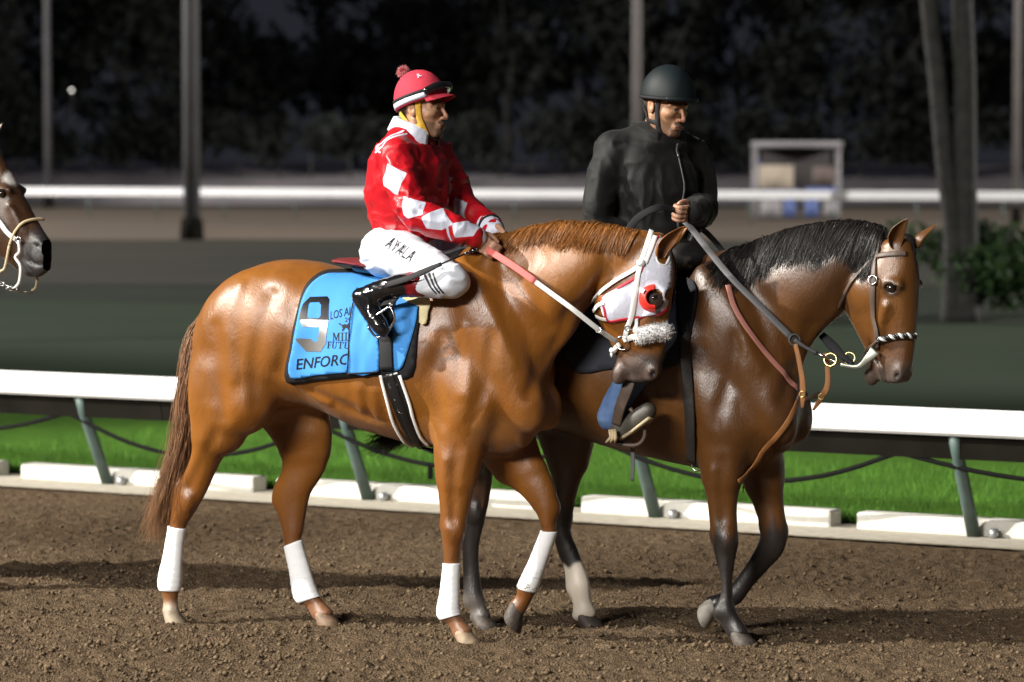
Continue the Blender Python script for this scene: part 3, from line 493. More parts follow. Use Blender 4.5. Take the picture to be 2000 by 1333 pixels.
RIDER = {
 'pivot': [-0.018, 0, -22.0],
 'torso': [[0.011, 0, 1.66, 0.138, 0.155, 1.0, 0, 0.016], [0.012, 0, 1.749, 0.155, 0.165, 1.0, 0, 0.012], [0.023, 0, 1.853, 0.163, 0.18, 1.0, 0, -0.002], [0.028, 0, 1.946, 0.14, 0.19, 1.0, 0, -0.02], [0.027, 0, 2.015, 0.112, 0.18, 0.999, 0, -0.05], [0.052, 0, 2.07, 0.094, 0.11, 0.988, 0, -0.157]],
 'neck': [[0.066, 0, 2.057, 0.062, 0.062], [0.077, 0, 2.11, 0.058, 0.058], [0.089, 0, 2.147, 0.056, 0.056]],
 'arm_n': [[-0.039, -0.17, 2.021, 0.066, 0.066], [-0.041, -0.22, 1.919, 0.068, 0.068], [-0.055, -0.25, 1.793, 0.066, 0.066], [-0.05, -0.24, 1.709, 0.062, 0.062], [0.009, -0.15, 1.656, 0.054, 0.054], [0.068, -0.06, 1.649, 0.045, 0.045]],
 'arm_f': [[0.06, 0.17, 2.0, 0.064, 0.064], [0.076, 0.2, 1.908, 0.066, 0.066], [0.106, 0.2, 1.808, 0.064, 0.064], [0.15, 0.15, 1.766, 0.06, 0.06], [0.226, 0.05, 1.762, 0.052, 0.052], [0.286, -0.04, 1.769, 0.044, 0.044]],
 'hand_n': [[0.068, -0.06, 1.649], [0.147, -0.02, 1.677]],
 'hand_f': [[0.278, -0.02, 1.765], [0.307, -0.12, 1.754]],
 'head': [0.107, 0, 2.198],
 'hips': [[0.025, -0.13, 1.54, 0.12, 0.12], [-0.089, 0.13, 1.531, 0.12, 0.12]],
 'thigh_n': [[0.012, -0.12, 1.54, 0.1, 0.1], [0.104, -0.24, 1.419, 0.09, 0.09], [0.153, -0.3, 1.287, 0.075, 0.075]],
 'shin_n': [[0.153, -0.3, 1.276, 0.068, 0.068], [0.071, -0.32, 1.129, 0.06, 0.06], [-0.002, -0.325, 1.012, 0.056, 0.056], [-0.036, -0.33, 0.928, 0.058, 0.058]],
 'thigh_f': [[0.012, 0.12, 1.54, 0.1, 0.1], [0.104, 0.24, 1.419, 0.09, 0.09], [0.153, 0.3, 1.287, 0.075, 0.075]],
 'shin_f': [[0.153, 0.3, 1.276, 0.068, 0.068], [0.071, 0.32, 1.129, 0.06, 0.06], [-0.002, 0.325, 1.012, 0.056, 0.056], [-0.036, 0.33, 0.928, 0.058, 0.058]],
 'boot_n': [[-0.013, -0.33, 0.96, 0.05, 0.05], [-0.004, -0.33, 0.897, 0.048, 0.048], [0.008, -0.33, 0.866, 0.045, 0.045]],
 'foot_n': [[0.001, -0.33, 0.873, 0.04, 0.04], [0.053, -0.345, 0.9, 0.042, 0.042], [0.103, -0.355, 0.934, 0.042, 0.042], [0.137, -0.36, 0.961, 0.034, 0.034]],
 'stirrup': [[0.06, -0.36, 0.985], [0.014, -0.36, 0.858], [0.112, -0.36, 0.862]],
 'st_leather': [[0.106, -0.4, 1.176], [0.066, -0.41, 1.051], [0.027, -0.4, 0.966], [0.005, -0.38, 0.901]],
 'tassel': [[-0.004, -0.4, 0.882], [0.005, -0.4, 0.851], [-0.013, -0.4, 0.829]],
 'tiedown': [[0.042, -0.3, 0.824], [0.042, -0.3, 0.75], [0.04, -0.3, 0.666]],
}
# ---------------------------------------------------------------- horses
def rotz(p, ang, piv=(0, 0)):
    c, s = math.cos(ang), math.sin(ang)
    return [p[0]*c-p[1]*s+piv[0], p[0]*s+p[1]*c+piv[1], p[2]]

class Head:
    """head frame -> horse frame"""
    def __init__(s, pv): s.x, s.y, s.a = pv[0], pv[1], R(pv[2])
    def p(s, q): return np.array(rotz(q, s.a, (s.x, s.y)))
    def v(s, q): return np.array(rotz(q, s.a))
    def row(s, r): return list(s.p(r[:3]))+list(r[3:5])+list(s.v(r[5:8]))

def horse_field(D, h, lo, hi):
    f = Field(lo, hi, h)
    f.chain(D['trunk'], k=.01, cap=.62, m=5)
    hd = Head(D['pivot']); N = hd.v((0, 1, 0))
    f.chain(D['neck'], k=.09, m=6, cap=.7)
    for e in D['muscle']:
        for sg in ((1, -1) if abs(e[1]) > .001 else (1,)):
            c, s = math.cos(R(e[6])), math.sin(R(e[6]))
            f.ell((e[0], e[1]*sg, e[2]), (e[3], e[4], e[5]), [(c, 0, s), (-s, 0, c), (0, 1, 0)], k=.05)
    for e in D['dent']:
        for sg in (1, -1):
            c, s = math.cos(R(e[6])), math.sin(R(e[6]))
            f.ell((e[0], e[1]*sg, e[2]), (e[3], e[4], e[5]), [(c, 0, s), (-s, 0, c), (0, 1, 0)], k=.07, sub=True)
    for n in ('nh', 'fh', 'nf', 'ff'):
        P = D[n]; sg = -1 if n[0] == 'n' else 1
        f.chain(P[:3], k=.07, m=5)
        f.chain(P[1:], k=.022, m=5)
        if n[1] == 'h':      # point of hock, tendon
            hk = P[5] if n == 'nh' and len(P) == 12 else P[4]
            f.ell((hk[0]-hk[3]*.62, hk[1], hk[2]+.03), (.05, .022, .024), [(.35, 0, .94), (-.94, 0, .35), (0, 1, 0)], k=.02)
            f.ell((hk[0]+.01, hk[1]+sg*.028, hk[2]-.035), (.05, .03, .022), [(0, 0, 1), (1, 0, 0), (0, 1, 0)], k=.02)
        else:                # accessory carpal bone behind the knee, forearm muscle
            kn = P[4]
            f.ell((kn[0]-kn[3]*.8, kn[1], kn[2]+.02), (.03, .018, .02), [(0, 0, 1), (1, 0, 0), (0, 1, 0)], k=.02)
            f.ell((kn[0]+.012, kn[1]+sg*.012, kn[2]), (.05, .045, .036), [(0, 0, 1), (1, 0, 0), (0, 1, 0)], k=.02)
            f.ell((P[2][0]+.02, P[2][1]+sg*.02, P[2][2]+.06), (.12, .05, .05), [(0, 0, 1), (1, 0, 0), (0, 1, 0)], k=.03)
        fl = P[-3]
        f.ell((fl[0]-.022, fl[1], fl[2]-.012), (.026, .024, .026), k=.018)
    for P in D.get('relief', {}).get('groove', ()):
        for sg in (1, -1): f.caps([(p[0], (p[1]-.020)*sg, p[2], .003) for p in P], k=.062, sub=True)
    for P in D.get('relief', {}).get('ridge', ()):
        for sg in (1, -1): f.caps([(p[0], (p[1]+.012)*sg, p[2], .003) for p in P], k=.045)
    # head
    f.chain([hd.row(r) for r in D['head']], k=.05, N=N, m=6, cap=.7)
    ax0 = [hd.v((1, 0, 0)), hd.v((0, 0, 1)), N]
    K = D['face']
    def mir(e, sg): return (e[0], e[1]*sg, e[2])
    for sg in (1, -1):
        e = K['cheek']; f.ell(hd.p(mir(e, sg)), e[3:6], ax0, k=.03)
        e = K['eye']; f.ell(hd.p((e[0], (e[1]+.012)*sg, e[2]+.012)), (.05, .026, .026), ax0, k=.025)
        f.ell(hd.p((e[0], e[1]*sg, e[2])), (.027, .017, .022), ax0, k=.008, sub=True)
        f.chain([list(hd.p(mir(q, sg)))+[.009, .009] for q in K['crest']], k=.035, N=N)
        e = K['nostril']; c, s = math.cos(R(e[6])), math.sin(R(e[6]))
        axn = [hd.v((c, 0, s)), hd.v((-s, 0, c)), N]
        f.ell(hd.p((e[0]-.006, (e[1]+.018)*sg, e[2]+.008)), (.036, .024, .022), axn, k=.025)
        f.ell(hd.p((e[0]-.004, (e[1]-.016)*sg, e[2])), (.024, .011, .030), axn, k=.008, sub=True)
        f.chain([list(hd.p(mir(q, sg)))+[.006, .018] for q in K['mouth']], k=.010, N=N, sub=True)
    e = K['lip']; c, s = math.cos(R(e[6])), math.sin(R(e[6]))
    f.ell(hd.p(e[:3]), e[3:6], [hd.v((c, 0, s)), hd.v((-s, 0, c)), N], k=.015)
    return f, hd

def horse_mesh(f, seed, amp=1.0):
    V, Fq = f.mesh()
    def fn(V, n):
        w = np.clip((V[:, 2]-.55)/.3, 0, 1)
        a = vnoise(V*np.array([9, 9, 5]), seed)*.0035+vnoise(V*np.array([22, 22, 14]), seed+1)*.0014
        return a*w*amp
    return grow(V, Fq, fn), Fq

def field_at(f, P):
    """trilinear value of the field at points"""
    P = np.asarray(P, float); g = (P-f.lo)/f.h; g = np.clip(g, 0, np.array(f.n)-1.001); i = g.astype(int); t = g-i; o = 0
    for a in (0, 1):
        for b in (0, 1):
            for c in (0, 1):
                w = (t[:, 0] if a else 1-t[:, 0])*(t[:, 1] if b else 1-t[:, 1])*(t[:, 2] if c else 1-t[:, 2])
                o = o+w*f.d[i[:, 0]+a, i[:, 1]+b, i[:, 2]+c]
    return o

def field_grad(f, P):
    e = f.h; G = np.zeros_like(P)
    for a in range(3):
        d = np.zeros(3); d[a] = e; G[:, a] = field_at(f, P+d)-field_at(f, P-d)
    return G/(np.linalg.norm(G, axis=1)[:, None]+1e-9)

def snap(f, P, off=0.004, it=12):
    """move points onto the surface, off metres proud; returns points, normals"""
    P = np.array(P, float)
    for _ in range(it):
        P = P-field_grad(f, P)*(field_at(f, P)-off)[:, None]*.8
    return P, field_grad(f, P)

def side_pts(f, XZ, sg=-1, off=.004, n=181, y0=.6):
    """points of the near (sg=-1) side surface above given local x,z"""
    XZ = np.asarray(XZ, float); m = len(XZ); ys = np.linspace(y0, -.1, n)
    P = np.zeros((m, n, 3)); P[:, :, 0] = XZ[:, :1]; P[:, :, 2] = XZ[:, 1:2]; P[:, :, 1] = sg*ys[None]
    lim = np.maximum(np.abs(f.lo[1]), np.abs(f.lo[1]+f.h*(f.n[1]-1)))
    v = field_at(f, P.reshape(-1, 3)).reshape(m, n)-off; v = np.where(np.abs(P[:, :, 1]) > lim-.005, 1, v)
    k = np.argmax(v < 0, 1); none = ~(v < 0).any(1); k = np.where(none, n-1, np.maximum(k, 1)); r = np.arange(m)
    v0, v1 = v[r, k-1], v[r, k]; t = np.where(none, 1, v0/np.where(np.abs(v0-v1) < 1e-9, 1, v0-v1))
    y = ys[k-1]+(ys[k]-ys[k-1])*t; y = np.where(none, 0.0, y)
    return np.column_stack([XZ[:, 0], sg*y, XZ[:, 1]])

def hoof_shape(c, toe, up, r=.047, h=.062):
    """hoof: coronet centre c, toe direction, up direction"""
    up = Vector(up).normalized(); toe = Vector(toe); toe = (toe-up*toe.dot(up)).normalized(); sd = up.cross(toe)
    V = []; F = []; n = 20
    rows = [(0.012, .66, 0), (0, .78, 0), (-.012, .84, .004), (-h*.5, .98, .018), (-h, 1.12, .036), (-h-.004, 1.04, .034)]
    for z, s, off in rows:
        for j in range(n):
            a = 2*math.pi*j/n; ca = math.cos(a); rr = r*s*(1.0 if ca > -.4 else 1.0-.16*(-.4-ca)/.6)
            V.append(Vector(c)+up*(z*(1 if ca > 0 else 1+.12*ca))+toe*(rr*ca*1.1+off)+sd*(rr*math.sin(a)*.98))
    for i in range(len(rows)-1):
        for j in range(n): F.append((i*n+j, (i+1)*n+j, (i+1)*n+(j+1) % n, i*n+(j+1) % n))
    F.append(tuple(range(n))); F.append(tuple((len(rows)-1)*n+j for j in range(n))[::-1])
    return V, F

def ear_shape(pts, face, w=.034):
    """leaf-shaped cupped ear along pts, opening towards face"""
    P = spline(pts, 4); n = len(P); T = np.gradient(P, axis=0); T /= np.linalg.norm(T, axis=1)[:, None]
    fc = np.array(face, float); V = []; F = []; k = 11
    ts = np.linspace(0, 1, n)
    wid = w*np.interp(ts, [0, .12, .35, .6, .85, 1], [.62, .78, 1, .86, .42, .06])
    for lay in (0, 1):
        for i in range(n):
            nn = fc-T[i]*fc.dot(T[i]); nn /= np.linalg.norm(nn); s = np.cross(T[i], nn)
            cup = np.interp(ts[i], [0, .3, 1], [2.6, 2.1, 1.2])
            for j in range(k):
                a = (j/(k-1)-.5)*2*cup; rr = wid[i]-(.004 if lay else 0)
                V.append(P[i]+s*math.sin(a/1.25)*rr-nn*(math.cos(a/1.25)*rr*.9)+nn*wid[i]*.3)
    def id(l, i, j): return l*n*k+i*k+j
    for i in range(n-1):
        for j in range(k-1):
            F.append((id(0, i, j), id(0, i+1, j), id(0, i+1, j+1), id(0, i, j+1)))
            F.append((id(1, i, j), id(1, i, j+1), id(1, i+1, j+1), id(1, i+1, j)))
        for j, o in ((0, 0), (k-1, 1)):
            q = (id(0, i, j), id(1, i, j), id(1, i+1, j), id(0, i+1, j)); F.append(q if not o else q[::-1])
    F.append(tuple(id(0, n-1, j) for j in range(k))+tuple(id(1, n-1, j) for j in range(k))[::-1])
    return V, F

def ball(c, r, n=16, m=10, ax=None):
    V = []; F = []
    for i in range(m+1):
        t = math.pi*i/m
        for j in range(n):
            a = 2*math.pi*j/n; q = np.array((r[0]*math.sin(t)*math.cos(a), r[1]*math.sin(t)*math.sin(a), r[2]*math.cos(t)))
            if ax is not None: q = q[0]*ax[0]+q[1]*ax[1]+q[2]*ax[2]
            V.append(np.array(c)+q)
    for i in range(m):
        for j in range(n): F.append((i*n+j, (i+1)*n+j, (i+1)*n+(j+1) % n, i*n+(j+1) % n))
    return V, F

def strands(roots, dirs, lens, rnd, curl=.02, w=.0022, seg=7, gravity=.5, swirl=0, taper=True, bend=None):
    """hair as thin three-sided tapered strips"""
    n = len(roots); roots = np.asarray(roots, float); dirs = np.asarray(dirs, float); lens = np.asarray(lens, float)
    P = [roots]; d = dirs/np.linalg.norm(dirs, axis=1)[:, None]; p = roots.copy()
    ph = rnd.random((n, 3))*6.28; fr = 3+rnd.random((n, 1))*4
    for i in range(seg):
        d = d+np.array([0, 0, -gravity/seg]); 
        if bend is not None: d = d+np.asarray(bend)/seg
        d /= np.linalg.norm(d, axis=1)[:, None]
        p = p+d*(lens/seg)[:, None]
        P.append(p+curl*np.sin(ph+fr*(i+1)/seg)*((i+1)/seg))
    P = np.stack(P, 1)
    V = np.zeros((n, seg+1, 3, 3)); a0 = rnd.random(n)*6.28
    for i in range(seg+1):
        t = i/seg; ww = w*(1-t*.85 if taper else 1)*np.ones(n)
        T = P[:, min(i+1, seg)]-P[:, max(i-1, 0)]; T /= np.linalg.norm(T, axis=1)[:, None]+1e-9
        u = np.cross(T, np.array([.3, .9, .2])); u /= np.linalg.norm(u, axis=1)[:, None]+1e-9; v = np.cross(T, u)
        for j in range(3):
            a = a0+j*2.094
            V[:, i, j] = P[:, i]+ww[:, None]*(np.cos(a)[:, None]*u+np.sin(a)[:, None]*v)
    V = V.reshape(-1, 3); b = (np.arange(n)*(seg+1)*3)[:, None]
    Fs = []
    for i in range(seg):
        for j in range(3):
            Fs.append(np.concatenate([b+i*3+j, b+i*3+(j+1) % 3, b+(i+1)*3+(j+1) % 3, b+(i+1)*3+j], 1))
    rv = np.repeat(rnd.random(n), (seg+1)*3)
    return V, np.concatenate(Fs), rv
# ---------------------------------------------------------------- floodlights of the racecourse (out of frame, left of the track and on the stand)
M_galv = mat('galvanised', (.35, .36, .37), .45, metal=.6, var=.1)
M_dark = mat('dark_paint', (.02, .02, .022), .5)
def lamp_glass():
    m = bpy.data.materials.new('lamp_glass'); m.use_nodes = True; b = m.node_tree.nodes['Principled BSDF']
    b.inputs['Emission Color'].default_value = (1, .97, .9, 1); b.inputs['Emission Strength'].default_value = 4
    return m
M_lamp = lamp_glass()

def floodlight_tower(loc, target, power, cone, blend, col, label, soft=.5):
    root = empty('floodlight_tower', (loc[0], loc[1], 0)); tag(root, label, 'floodlight', 'floodlight towers of the racecourse')
    h = loc[2]; b = MB(); b.tube([(0, 0, 0), (0, 0, h*.5), (0, 0, h)], [.35, .25, .18], 12); b.build('mast', M_galv, root)
    d = (Vector(target)-Vector(loc)).normalized(); rot = d.to_track_quat('-Z', 'Y').to_matrix()
    b = MB(); b.box((0, 0, h-.7), (.12, .12, 1.6)); M4 = rot
    b.box(tuple(M4 @ Vector((0, 0, .25))+Vector((0, 0, h))), (3.4, .1, .1), M4); b.build('crossarm', M_galv, root, False)
    for i in range(5):
        c = M4 @ Vector((-1.4+.7*i, 0, 0))+Vector((0, 0, h))
        b = MB(); b.box(tuple(c), (.55, .5, .3), M4, .03); hd = b.build('lamp_head', M_dark, root)
        b = MB(); b.box(tuple(c+d*.17), (.48, .43, .02), M4); b.build('lamp_lens', M_lamp, hd, False)
    L = bpy.data.lights.new('flood_light', 'SPOT'); L.energy = power; L.spot_size = R(cone); L.spot_blend = blend; L.shadow_soft_size = soft; L.color = col
    lo = bpy.data.objects.new('flood_light', L); COL.objects.link(lo); lo.parent = root
    lo.location = Vector((0, 0, h))+d*.6; lo.rotation_euler = d.to_track_quat('-Z', 'Y').to_euler()
    return root

def stand_lights(loc, target, power, size, col, label):
    root = empty('stand_light_bank', (loc[0], loc[1], 0)); tag(root, label, 'floodlight')
    d = (Vector(target)-Vector(loc)).normalized(); rot = d.to_track_quat('-Z', 'Y').to_matrix(); h = loc[2]
    b = MB()
    for sx in (-.45, 0, .45): b.tube([(sx*size[0], 0, 0), (sx*size[0], 0, h)], .3, 10)
    b.box((0, 0, h-2.2), (size[0]*1.05, .6, .5)); b.build('roof_truss', M_galv, root, False)
    n = 12
    for i in range(n):
        c = rot @ Vector(((i+.5)/n*size[0]-size[0]/2, 0, .5))+Vector((0, 0, h))
        b = MB(); b.box(tuple(c), (1.4, 1.2, .4), rot, .05); b.build('lamp_head', M_dark, root)
    L = bpy.data.lights.new('stand_light', 'AREA'); L.energy = power; L.shape = 'RECTANGLE'; L.size, L.size_y = size; L.color = col; L.spread = R(100)
    lo = bpy.data.objects.new('stand_light', L); COL.objects.link(lo); lo.parent = root
    lo.location = Vector((0, 0, h)); lo.rotation_euler = d.to_track_quat('-Z', 'Y').to_euler()
    return root

KEY = dict(power=250000, front=17500, far=400000)
floodlight_tower((-44, 9, 28), (-.3, 15.2, .6), KEY['power'], 25, .35, (1, .95, .86), 'tall floodlight mast with five lamp heads left of the dirt track', .6)
floodlight_tower((-75, 92, 26), (0, 101.5, 0), KEY['far'], 90, .10, (1, .95, .9), 'tall floodlight mast with five lamp heads left of the far track', .6)
floodlight_tower((80, 75, 26), (0, 90, 0), KEY['far']*.8, 82, .10, (1, .95, .9), 'tall floodlight mast with five lamp heads right of the far track', .6)
stand_lights((-34, -34, 26), (0, 15, .5), KEY['front'], (24, 4), (1, .96, .9), 'long bank of floodlights on the grandstand roof behind the camera')

# ---------------------------------------------------------------- ground
E_ = np.array((.859, -.511)); NT = np.array((-.511, -.859)); RO = np.array((-.27, 18.8))     # rail line: along, towards the track, a point on it
def rail_pt(s, t, z): p = RO+E_*s+NT*t; return (p[0], p[1], z)
M_dirt = mat('track_dirt', (.096, .064, .037), .95, spec=.15, col2=(.146, .101, .061), vscale=12, detail=10, bump=1.0, bscale=110, bdist=.025)
M_clod = mat('dirt_clod', (.125, .089, .055), .95, spec=.1, var=.5, vscale=25)
M_turf = mat('turf', (.060, .155, .015), .9, spec=.15, col2=(.090, .21, .022), vscale=5, detail=9, bump=1.0, bscale=140, bdist=.03)
M_field = mat('dimmed_infield_grass', (.030, .040, .027), .95, spec=.1, col2=(.042, .049, .039), vscale=.25, detail=6, bump=.8, bscale=30, bdist=.05)  # darker than the turf: the light falloff beyond it is put into the colour
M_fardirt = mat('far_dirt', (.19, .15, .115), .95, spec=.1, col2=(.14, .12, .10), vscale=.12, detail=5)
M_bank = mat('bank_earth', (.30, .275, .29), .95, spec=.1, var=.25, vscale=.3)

def sheet(name, pts, z, m):
    b = MB(); b.add([(p[0], p[1], z if len(p) < 3 else p[2]) for p in pts], [tuple(range(len(pts)))])
    o = b.build(name, m, None, False); tag(o, kind='structure'); return o
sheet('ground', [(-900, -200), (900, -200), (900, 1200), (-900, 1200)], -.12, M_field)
sheet('dirt_track', [rail_pt(-60, .1, 0)[:2], rail_pt(-60, 60, 0)[:2], rail_pt(60, 60, 0)[:2], rail_pt(60, .1, 0)[:2]], -.02, M_dirt)
# the piece of track in view: rough harrowed dirt as real relief
nx, ny = 800, 560
s_ = np.linspace(-3.9, 5.5, nx); t_ = np.linspace(.02, 6.7, ny)
S, T_ = np.meshgrid(s_, t_, indexing='ij'); P2 = RO[None, :]+S.ravel()[:, None]*E_+T_.ravel()[:, None]*NT
Q = np.column_stack([P2, np.zeros(len(P2))])
z = vnoise(Q*2.2, 3)*.008+vnoise(Q*9, 4)*.006+np.maximum(vnoise(Q*24, 5), -.25)*.009+np.maximum(vnoise(Q*44, 6), -.15)*.010+vnoise(Q*80, 7)*.005
z += np.maximum(vnoise(Q*np.array([5, 5, 1]), 17)-.35, 0)*.02
edge = np.minimum(1, T_.ravel()/.25); z = z*edge-.004
V = np.column_stack([P2, z]); ii = np.arange(nx*ny).reshape(nx, ny)
Fq = np.stack([ii[:-1, :-1].ravel(), ii[1:, :-1].ravel(), ii[1:, 1:].ravel(), ii[:-1, 1:].ravel()], 1)[:, ::-1]
o = part('harrowed_dirt', V, Fq, M_dirt); tag(o, kind='structure')
# loose clods
rs = np.random.default_rng(5); n = 22000
u = rs.random(n); s0 = -3.9+9.4*rs.random(n); t0 = .3+6.3*np.sqrt(u)
c = RO[None, :]+s0[:, None]*E_+t0[:, None]*NT; sz = .004+.011*rs.random(n)**3.2
base = np.array([(1, 0, 0), (-1, 0, 0), (0, 1, 0), (0, -1, 0), (0, 0, .8), (0, 0, -.8)], float)
jit = 1+.5*(rs.random((n, 6, 1))-.5); a = rs.random(n)*6.28
bx = base[None]*jit*sz[:, None, None]
X = bx[:, :, 0]*np.cos(a)[:, None]-bx[:, :, 1]*np.sin(a)[:, None]; Y = bx[:, :, 0]*np.sin(a)[:, None]+bx[:, :, 1]*np.cos(a)[:, None]
V = np.stack([X+c[:, :1], Y+c[:, 1:2], bx[:, :, 2]+(.002+sz*.3)[:, None]], 2).reshape(-1, 3)
fo = np.array([(0, 2, 4), (2, 1, 4), (1, 3, 4), (3, 0, 4), (2, 0, 5), (1, 2, 5), (3, 1, 5), (0, 3, 5)])
Fq = (np.arange(n)[:, None, None]*6+fo[None]).reshape(-1, 3)
o = part('loose_clods', V, Fq, M_clod, None, False); tag(o, 'small crumbly brown clods scattered over the harrowed dirt track', 'soil', kind='stuff')

# turf strip behind the rail, with real blades near its front edge
def strip(name, t0, t1, z, m, s0=-60, s1=60): return sheet(name, [rail_pt(s0, t0, 0)[:2], rail_pt(s1, t0, 0)[:2], rail_pt(s1, t1, 0)[:2], rail_pt(s0, t1, 0)[:2]], z, m)
strip('turf_course', -.66, -6.6, .015, M_turf)
strip('pale_sand_strip', .02, -.66, .004, mat('pale_sand', (.50, .47, .40), .95, spec=.1, col2=(.40, .36, .29), vscale=14, detail=6, bump=.6, bscale=90))
strip('gravel_fringe', .07, .015, .008, mat('gravel_fringe', (.36, .32, .25), .95, spec=.1, col2=(.14, .10, .07), vscale=22, detail=6, bump=.8, bscale=70))
n = 18000
c_s = (rs.random(n)-.45)*11; c_t = -.68-rs.random(n)**1.5*3.2
roots = np.column_stack([RO[None, :]+c_s[:, None]*E_+c_t[:, None]*NT, np.full(n, .012)])
dr = np.column_stack([(rs.random((n, 2))-.5)*.9, np.ones(n)])
Vg, Fg, rv = strands(roots, dr, .035+.04*rs.random(n), rs, curl=.004, w=.0028, seg=2, gravity=.2)
M_blade = mat('grass_blade', (.082, .205, .020), .7, spec=.3, var=.35, vscale=2.5)
o = part('turf_grass', Vg, Fg, M_blade, None, False); tag(o, 'short bright green grass along the edge of the turf course', 'grass', kind='stuff')

sheet('dry_grass_strip', [(-200, 62), (200, 52), (200, 80.5), (-200, 98.5)], -.112, mat('dry_grass', (.040, .042, .034), .95, spec=.1, col2=(.062, .058, .049), vscale=.16, detail=6))
sheet('green_infield', [rail_pt(-60, -6.1, 0)[:2], rail_pt(60, -6.1, 0)[:2], rail_pt(60, -24, 0)[:2], rail_pt(-60, -24, 0)[:2]], -.108, mat('infield_turf', (.026, .044, .022), .95, spec=.1, col2=(.036, .054, .030), vscale=.5, detail=7))

# ---------------------------------------------------------------- near rail
M_white = mat('white_rail_paint', (.80, .81, .82), .35, spec=.5, var=.04, vscale=1.5)
M_under = mat('dark_band_panel', (.009, .008, .006), .95, spec=.1, var=.3, vscale=4)  # near-black, so the panel below the rail draws as a dark band
M_post = mat('green_post_paint', (.072, .112, .102), .5, var=.2, vscale=9)
M_conc = mat('white_kerb_concrete', (.72, .71, .66), .85, spec=.2, col2=(.62, .60, .54), vscale=9, detail=8, bump=.3, bscale=80)
M_cable = mat('black_cable', (.004, .004, .004), .8, spec=.15)
def extrude_rail(prof, s0, s1, zoff=0):
    V = []; k = len(prof)
    for s in (s0, s1): V += [rail_pt(s, t, z+zoff) for t, z in prof]
    F = [(i, (i+1) % k, k+(i+1) % k, k+i) for i in range(k)]+[tuple(range(k))[::-1], tuple(range(k, 2*k))]
    return V, F
rail = empty('running_rail', rail_pt(0, -.14, 0)); tag(rail, 'white running rail on leaning green posts between the dirt and the turf', 'rail')
def in_parent(V, root): l = root.location; return [(v[0]-l[0], v[1]-l[1], v[2]-l[2]) for v in V]
QT = -.14
prof = [(QT+.035, .555), (QT+.05, .57), (QT+.052, .64), (QT+.035, .68), (QT, .695), (QT-.06, .69), (QT-.075, .67), (QT-.075, .66), (QT+.02, .655), (QT+.02, .556)]
for i in range(-4, 5):
    V, F = extrude_rail(prof, i*5.7-2.2, i*5.7+5.7-2.206)
    part('rail_panel', in_parent(V, rail), F, M_white, rail, False)
prof = [(QT-.06, .43), (QT-.03, .43), (QT+.0, .55), (QT+.0, .648), (QT-.05, .648)]  # added panel hanging behind the rail, put in for the dark band below it
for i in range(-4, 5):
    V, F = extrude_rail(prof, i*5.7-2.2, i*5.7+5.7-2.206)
    part('dark_band_panel', in_parent(V, rail), F, M_under, rail, False)
for i in range(-9, 10):
    s0 = -2.81+1.9*i
    b = MB(); p = [(-.42, 0), (-.30, .24), (-.19, .45), (-.15, .56)]
    b.tube([rail_pt(s0, t, z_) for t, z_ in p], [.037, .035, .034, .034], 12)
    b.V = in_parent(b.V, rail); b.build('rail_post', M_post, rail)
    b = MB(); b.tube([rail_pt(s0+.12, -.40, 0), rail_pt(s0+.12, -.39, .05)], .024, 12); b.V = in_parent(b.V, rail); b.build('ground_socket', M_galv, rail)
rr = random.Random(4)
for i in range(-7, 8):
    s0 = i*1.83-1.1; dip = rr.uniform(.08, .24)
    P = [rail_pt(s0, QT-.04, .45), rail_pt(s0+.45, QT-.06, .45-dip*.72), rail_pt(s0+.9, QT-.07, .45-dip), rail_pt(s0+1.4, QT-.06, .45-dip*.7), rail_pt(s0+1.83, QT-.04, .45)]
    b = MB(); b.add(*tube(P, .013, 6, True, 5)); b.V = in_parent(b.V, rail); b.build('hanging_cable', M_cable, rail)
    if i % 2 == 0:
        q = rail_pt(s0+.75, QT-.07, .45-dip*.95); b = MB(); b.box((q[0], q[1], q[2]-.04), (.03, .03, .09)); b.V = in_parent(b.V, rail); b.build('cable_clip', M_cable, rail, False)
# kerb blocks
kb = [(-9.2, -7.5), (-7.35, -5.65), (-5.5, -3.72), (-3.51, -1.75), (-1.58, .2), (.5, 2.04), (2.2, 3.95), (4.12, 5.8), (6.0, 7.7)]
names = ['leftmost', '', '', '', '', '', '', '', '']
desc = {0: 'low white concrete kerb block second beyond the left edge of the frame', 1: 'low white concrete kerb block just beyond the left edge of the frame', 7: 'low white concrete kerb block just beyond the right edge of the frame', 8: 'low white concrete kerb block second beyond the right edge of the frame', 2: 'low white concrete kerb block at the left edge of the frame', 3: 'low white concrete kerb block behind the chestnut hind legs', 4: 'low white concrete kerb block behind the chestnut forelegs',
        5: 'low white concrete kerb block behind the bay horse forelegs', 6: 'low white concrete kerb block at the right edge below the rail'}
for i, (a, b2) in enumerate(kb):
    b = MB(); c = rail_pt((a+b2)/2, -.52, .045)
    Mz = Matrix.Rotation(math.atan2(E_[1], E_[0]), 3, 'Z'); b.box((0, 0, 0), (b2-a, .15, .095), Mz, .007)
    o = b.build('kerb_block', M_conc, None, False); o.location = c
    tag(o, desc.get(i, 'low white concrete kerb block outside the picture along the rail'), 'kerb block', 'kerb blocks along the rail')

# ---------------------------------------------------------------- far side of the course
sheet('far_dirt_track', [(-200, 98), (200, 80), (200, 140), (-200, 165)], -.10, M_fardirt)
b = MB(); V = []
for x in np.linspace(-220, 220, 45):
    d0 = 165-x*.06+2*math.sin(x*.07); V += [(x, d0, -.12), (x, d0+6, 1.0+.15*math.sin(x*.2)), (x, d0+14, 1.75), (x, d0+90, 1.9)]
F = [(i*4+j, (i+1)*4+j, (i+1)*4+j+1, i*4+j+1) for i in range(44) for j in range(3)]
b.add(V, F); o = b.build('earth_bank', M_bank); tag(o, kind='structure')

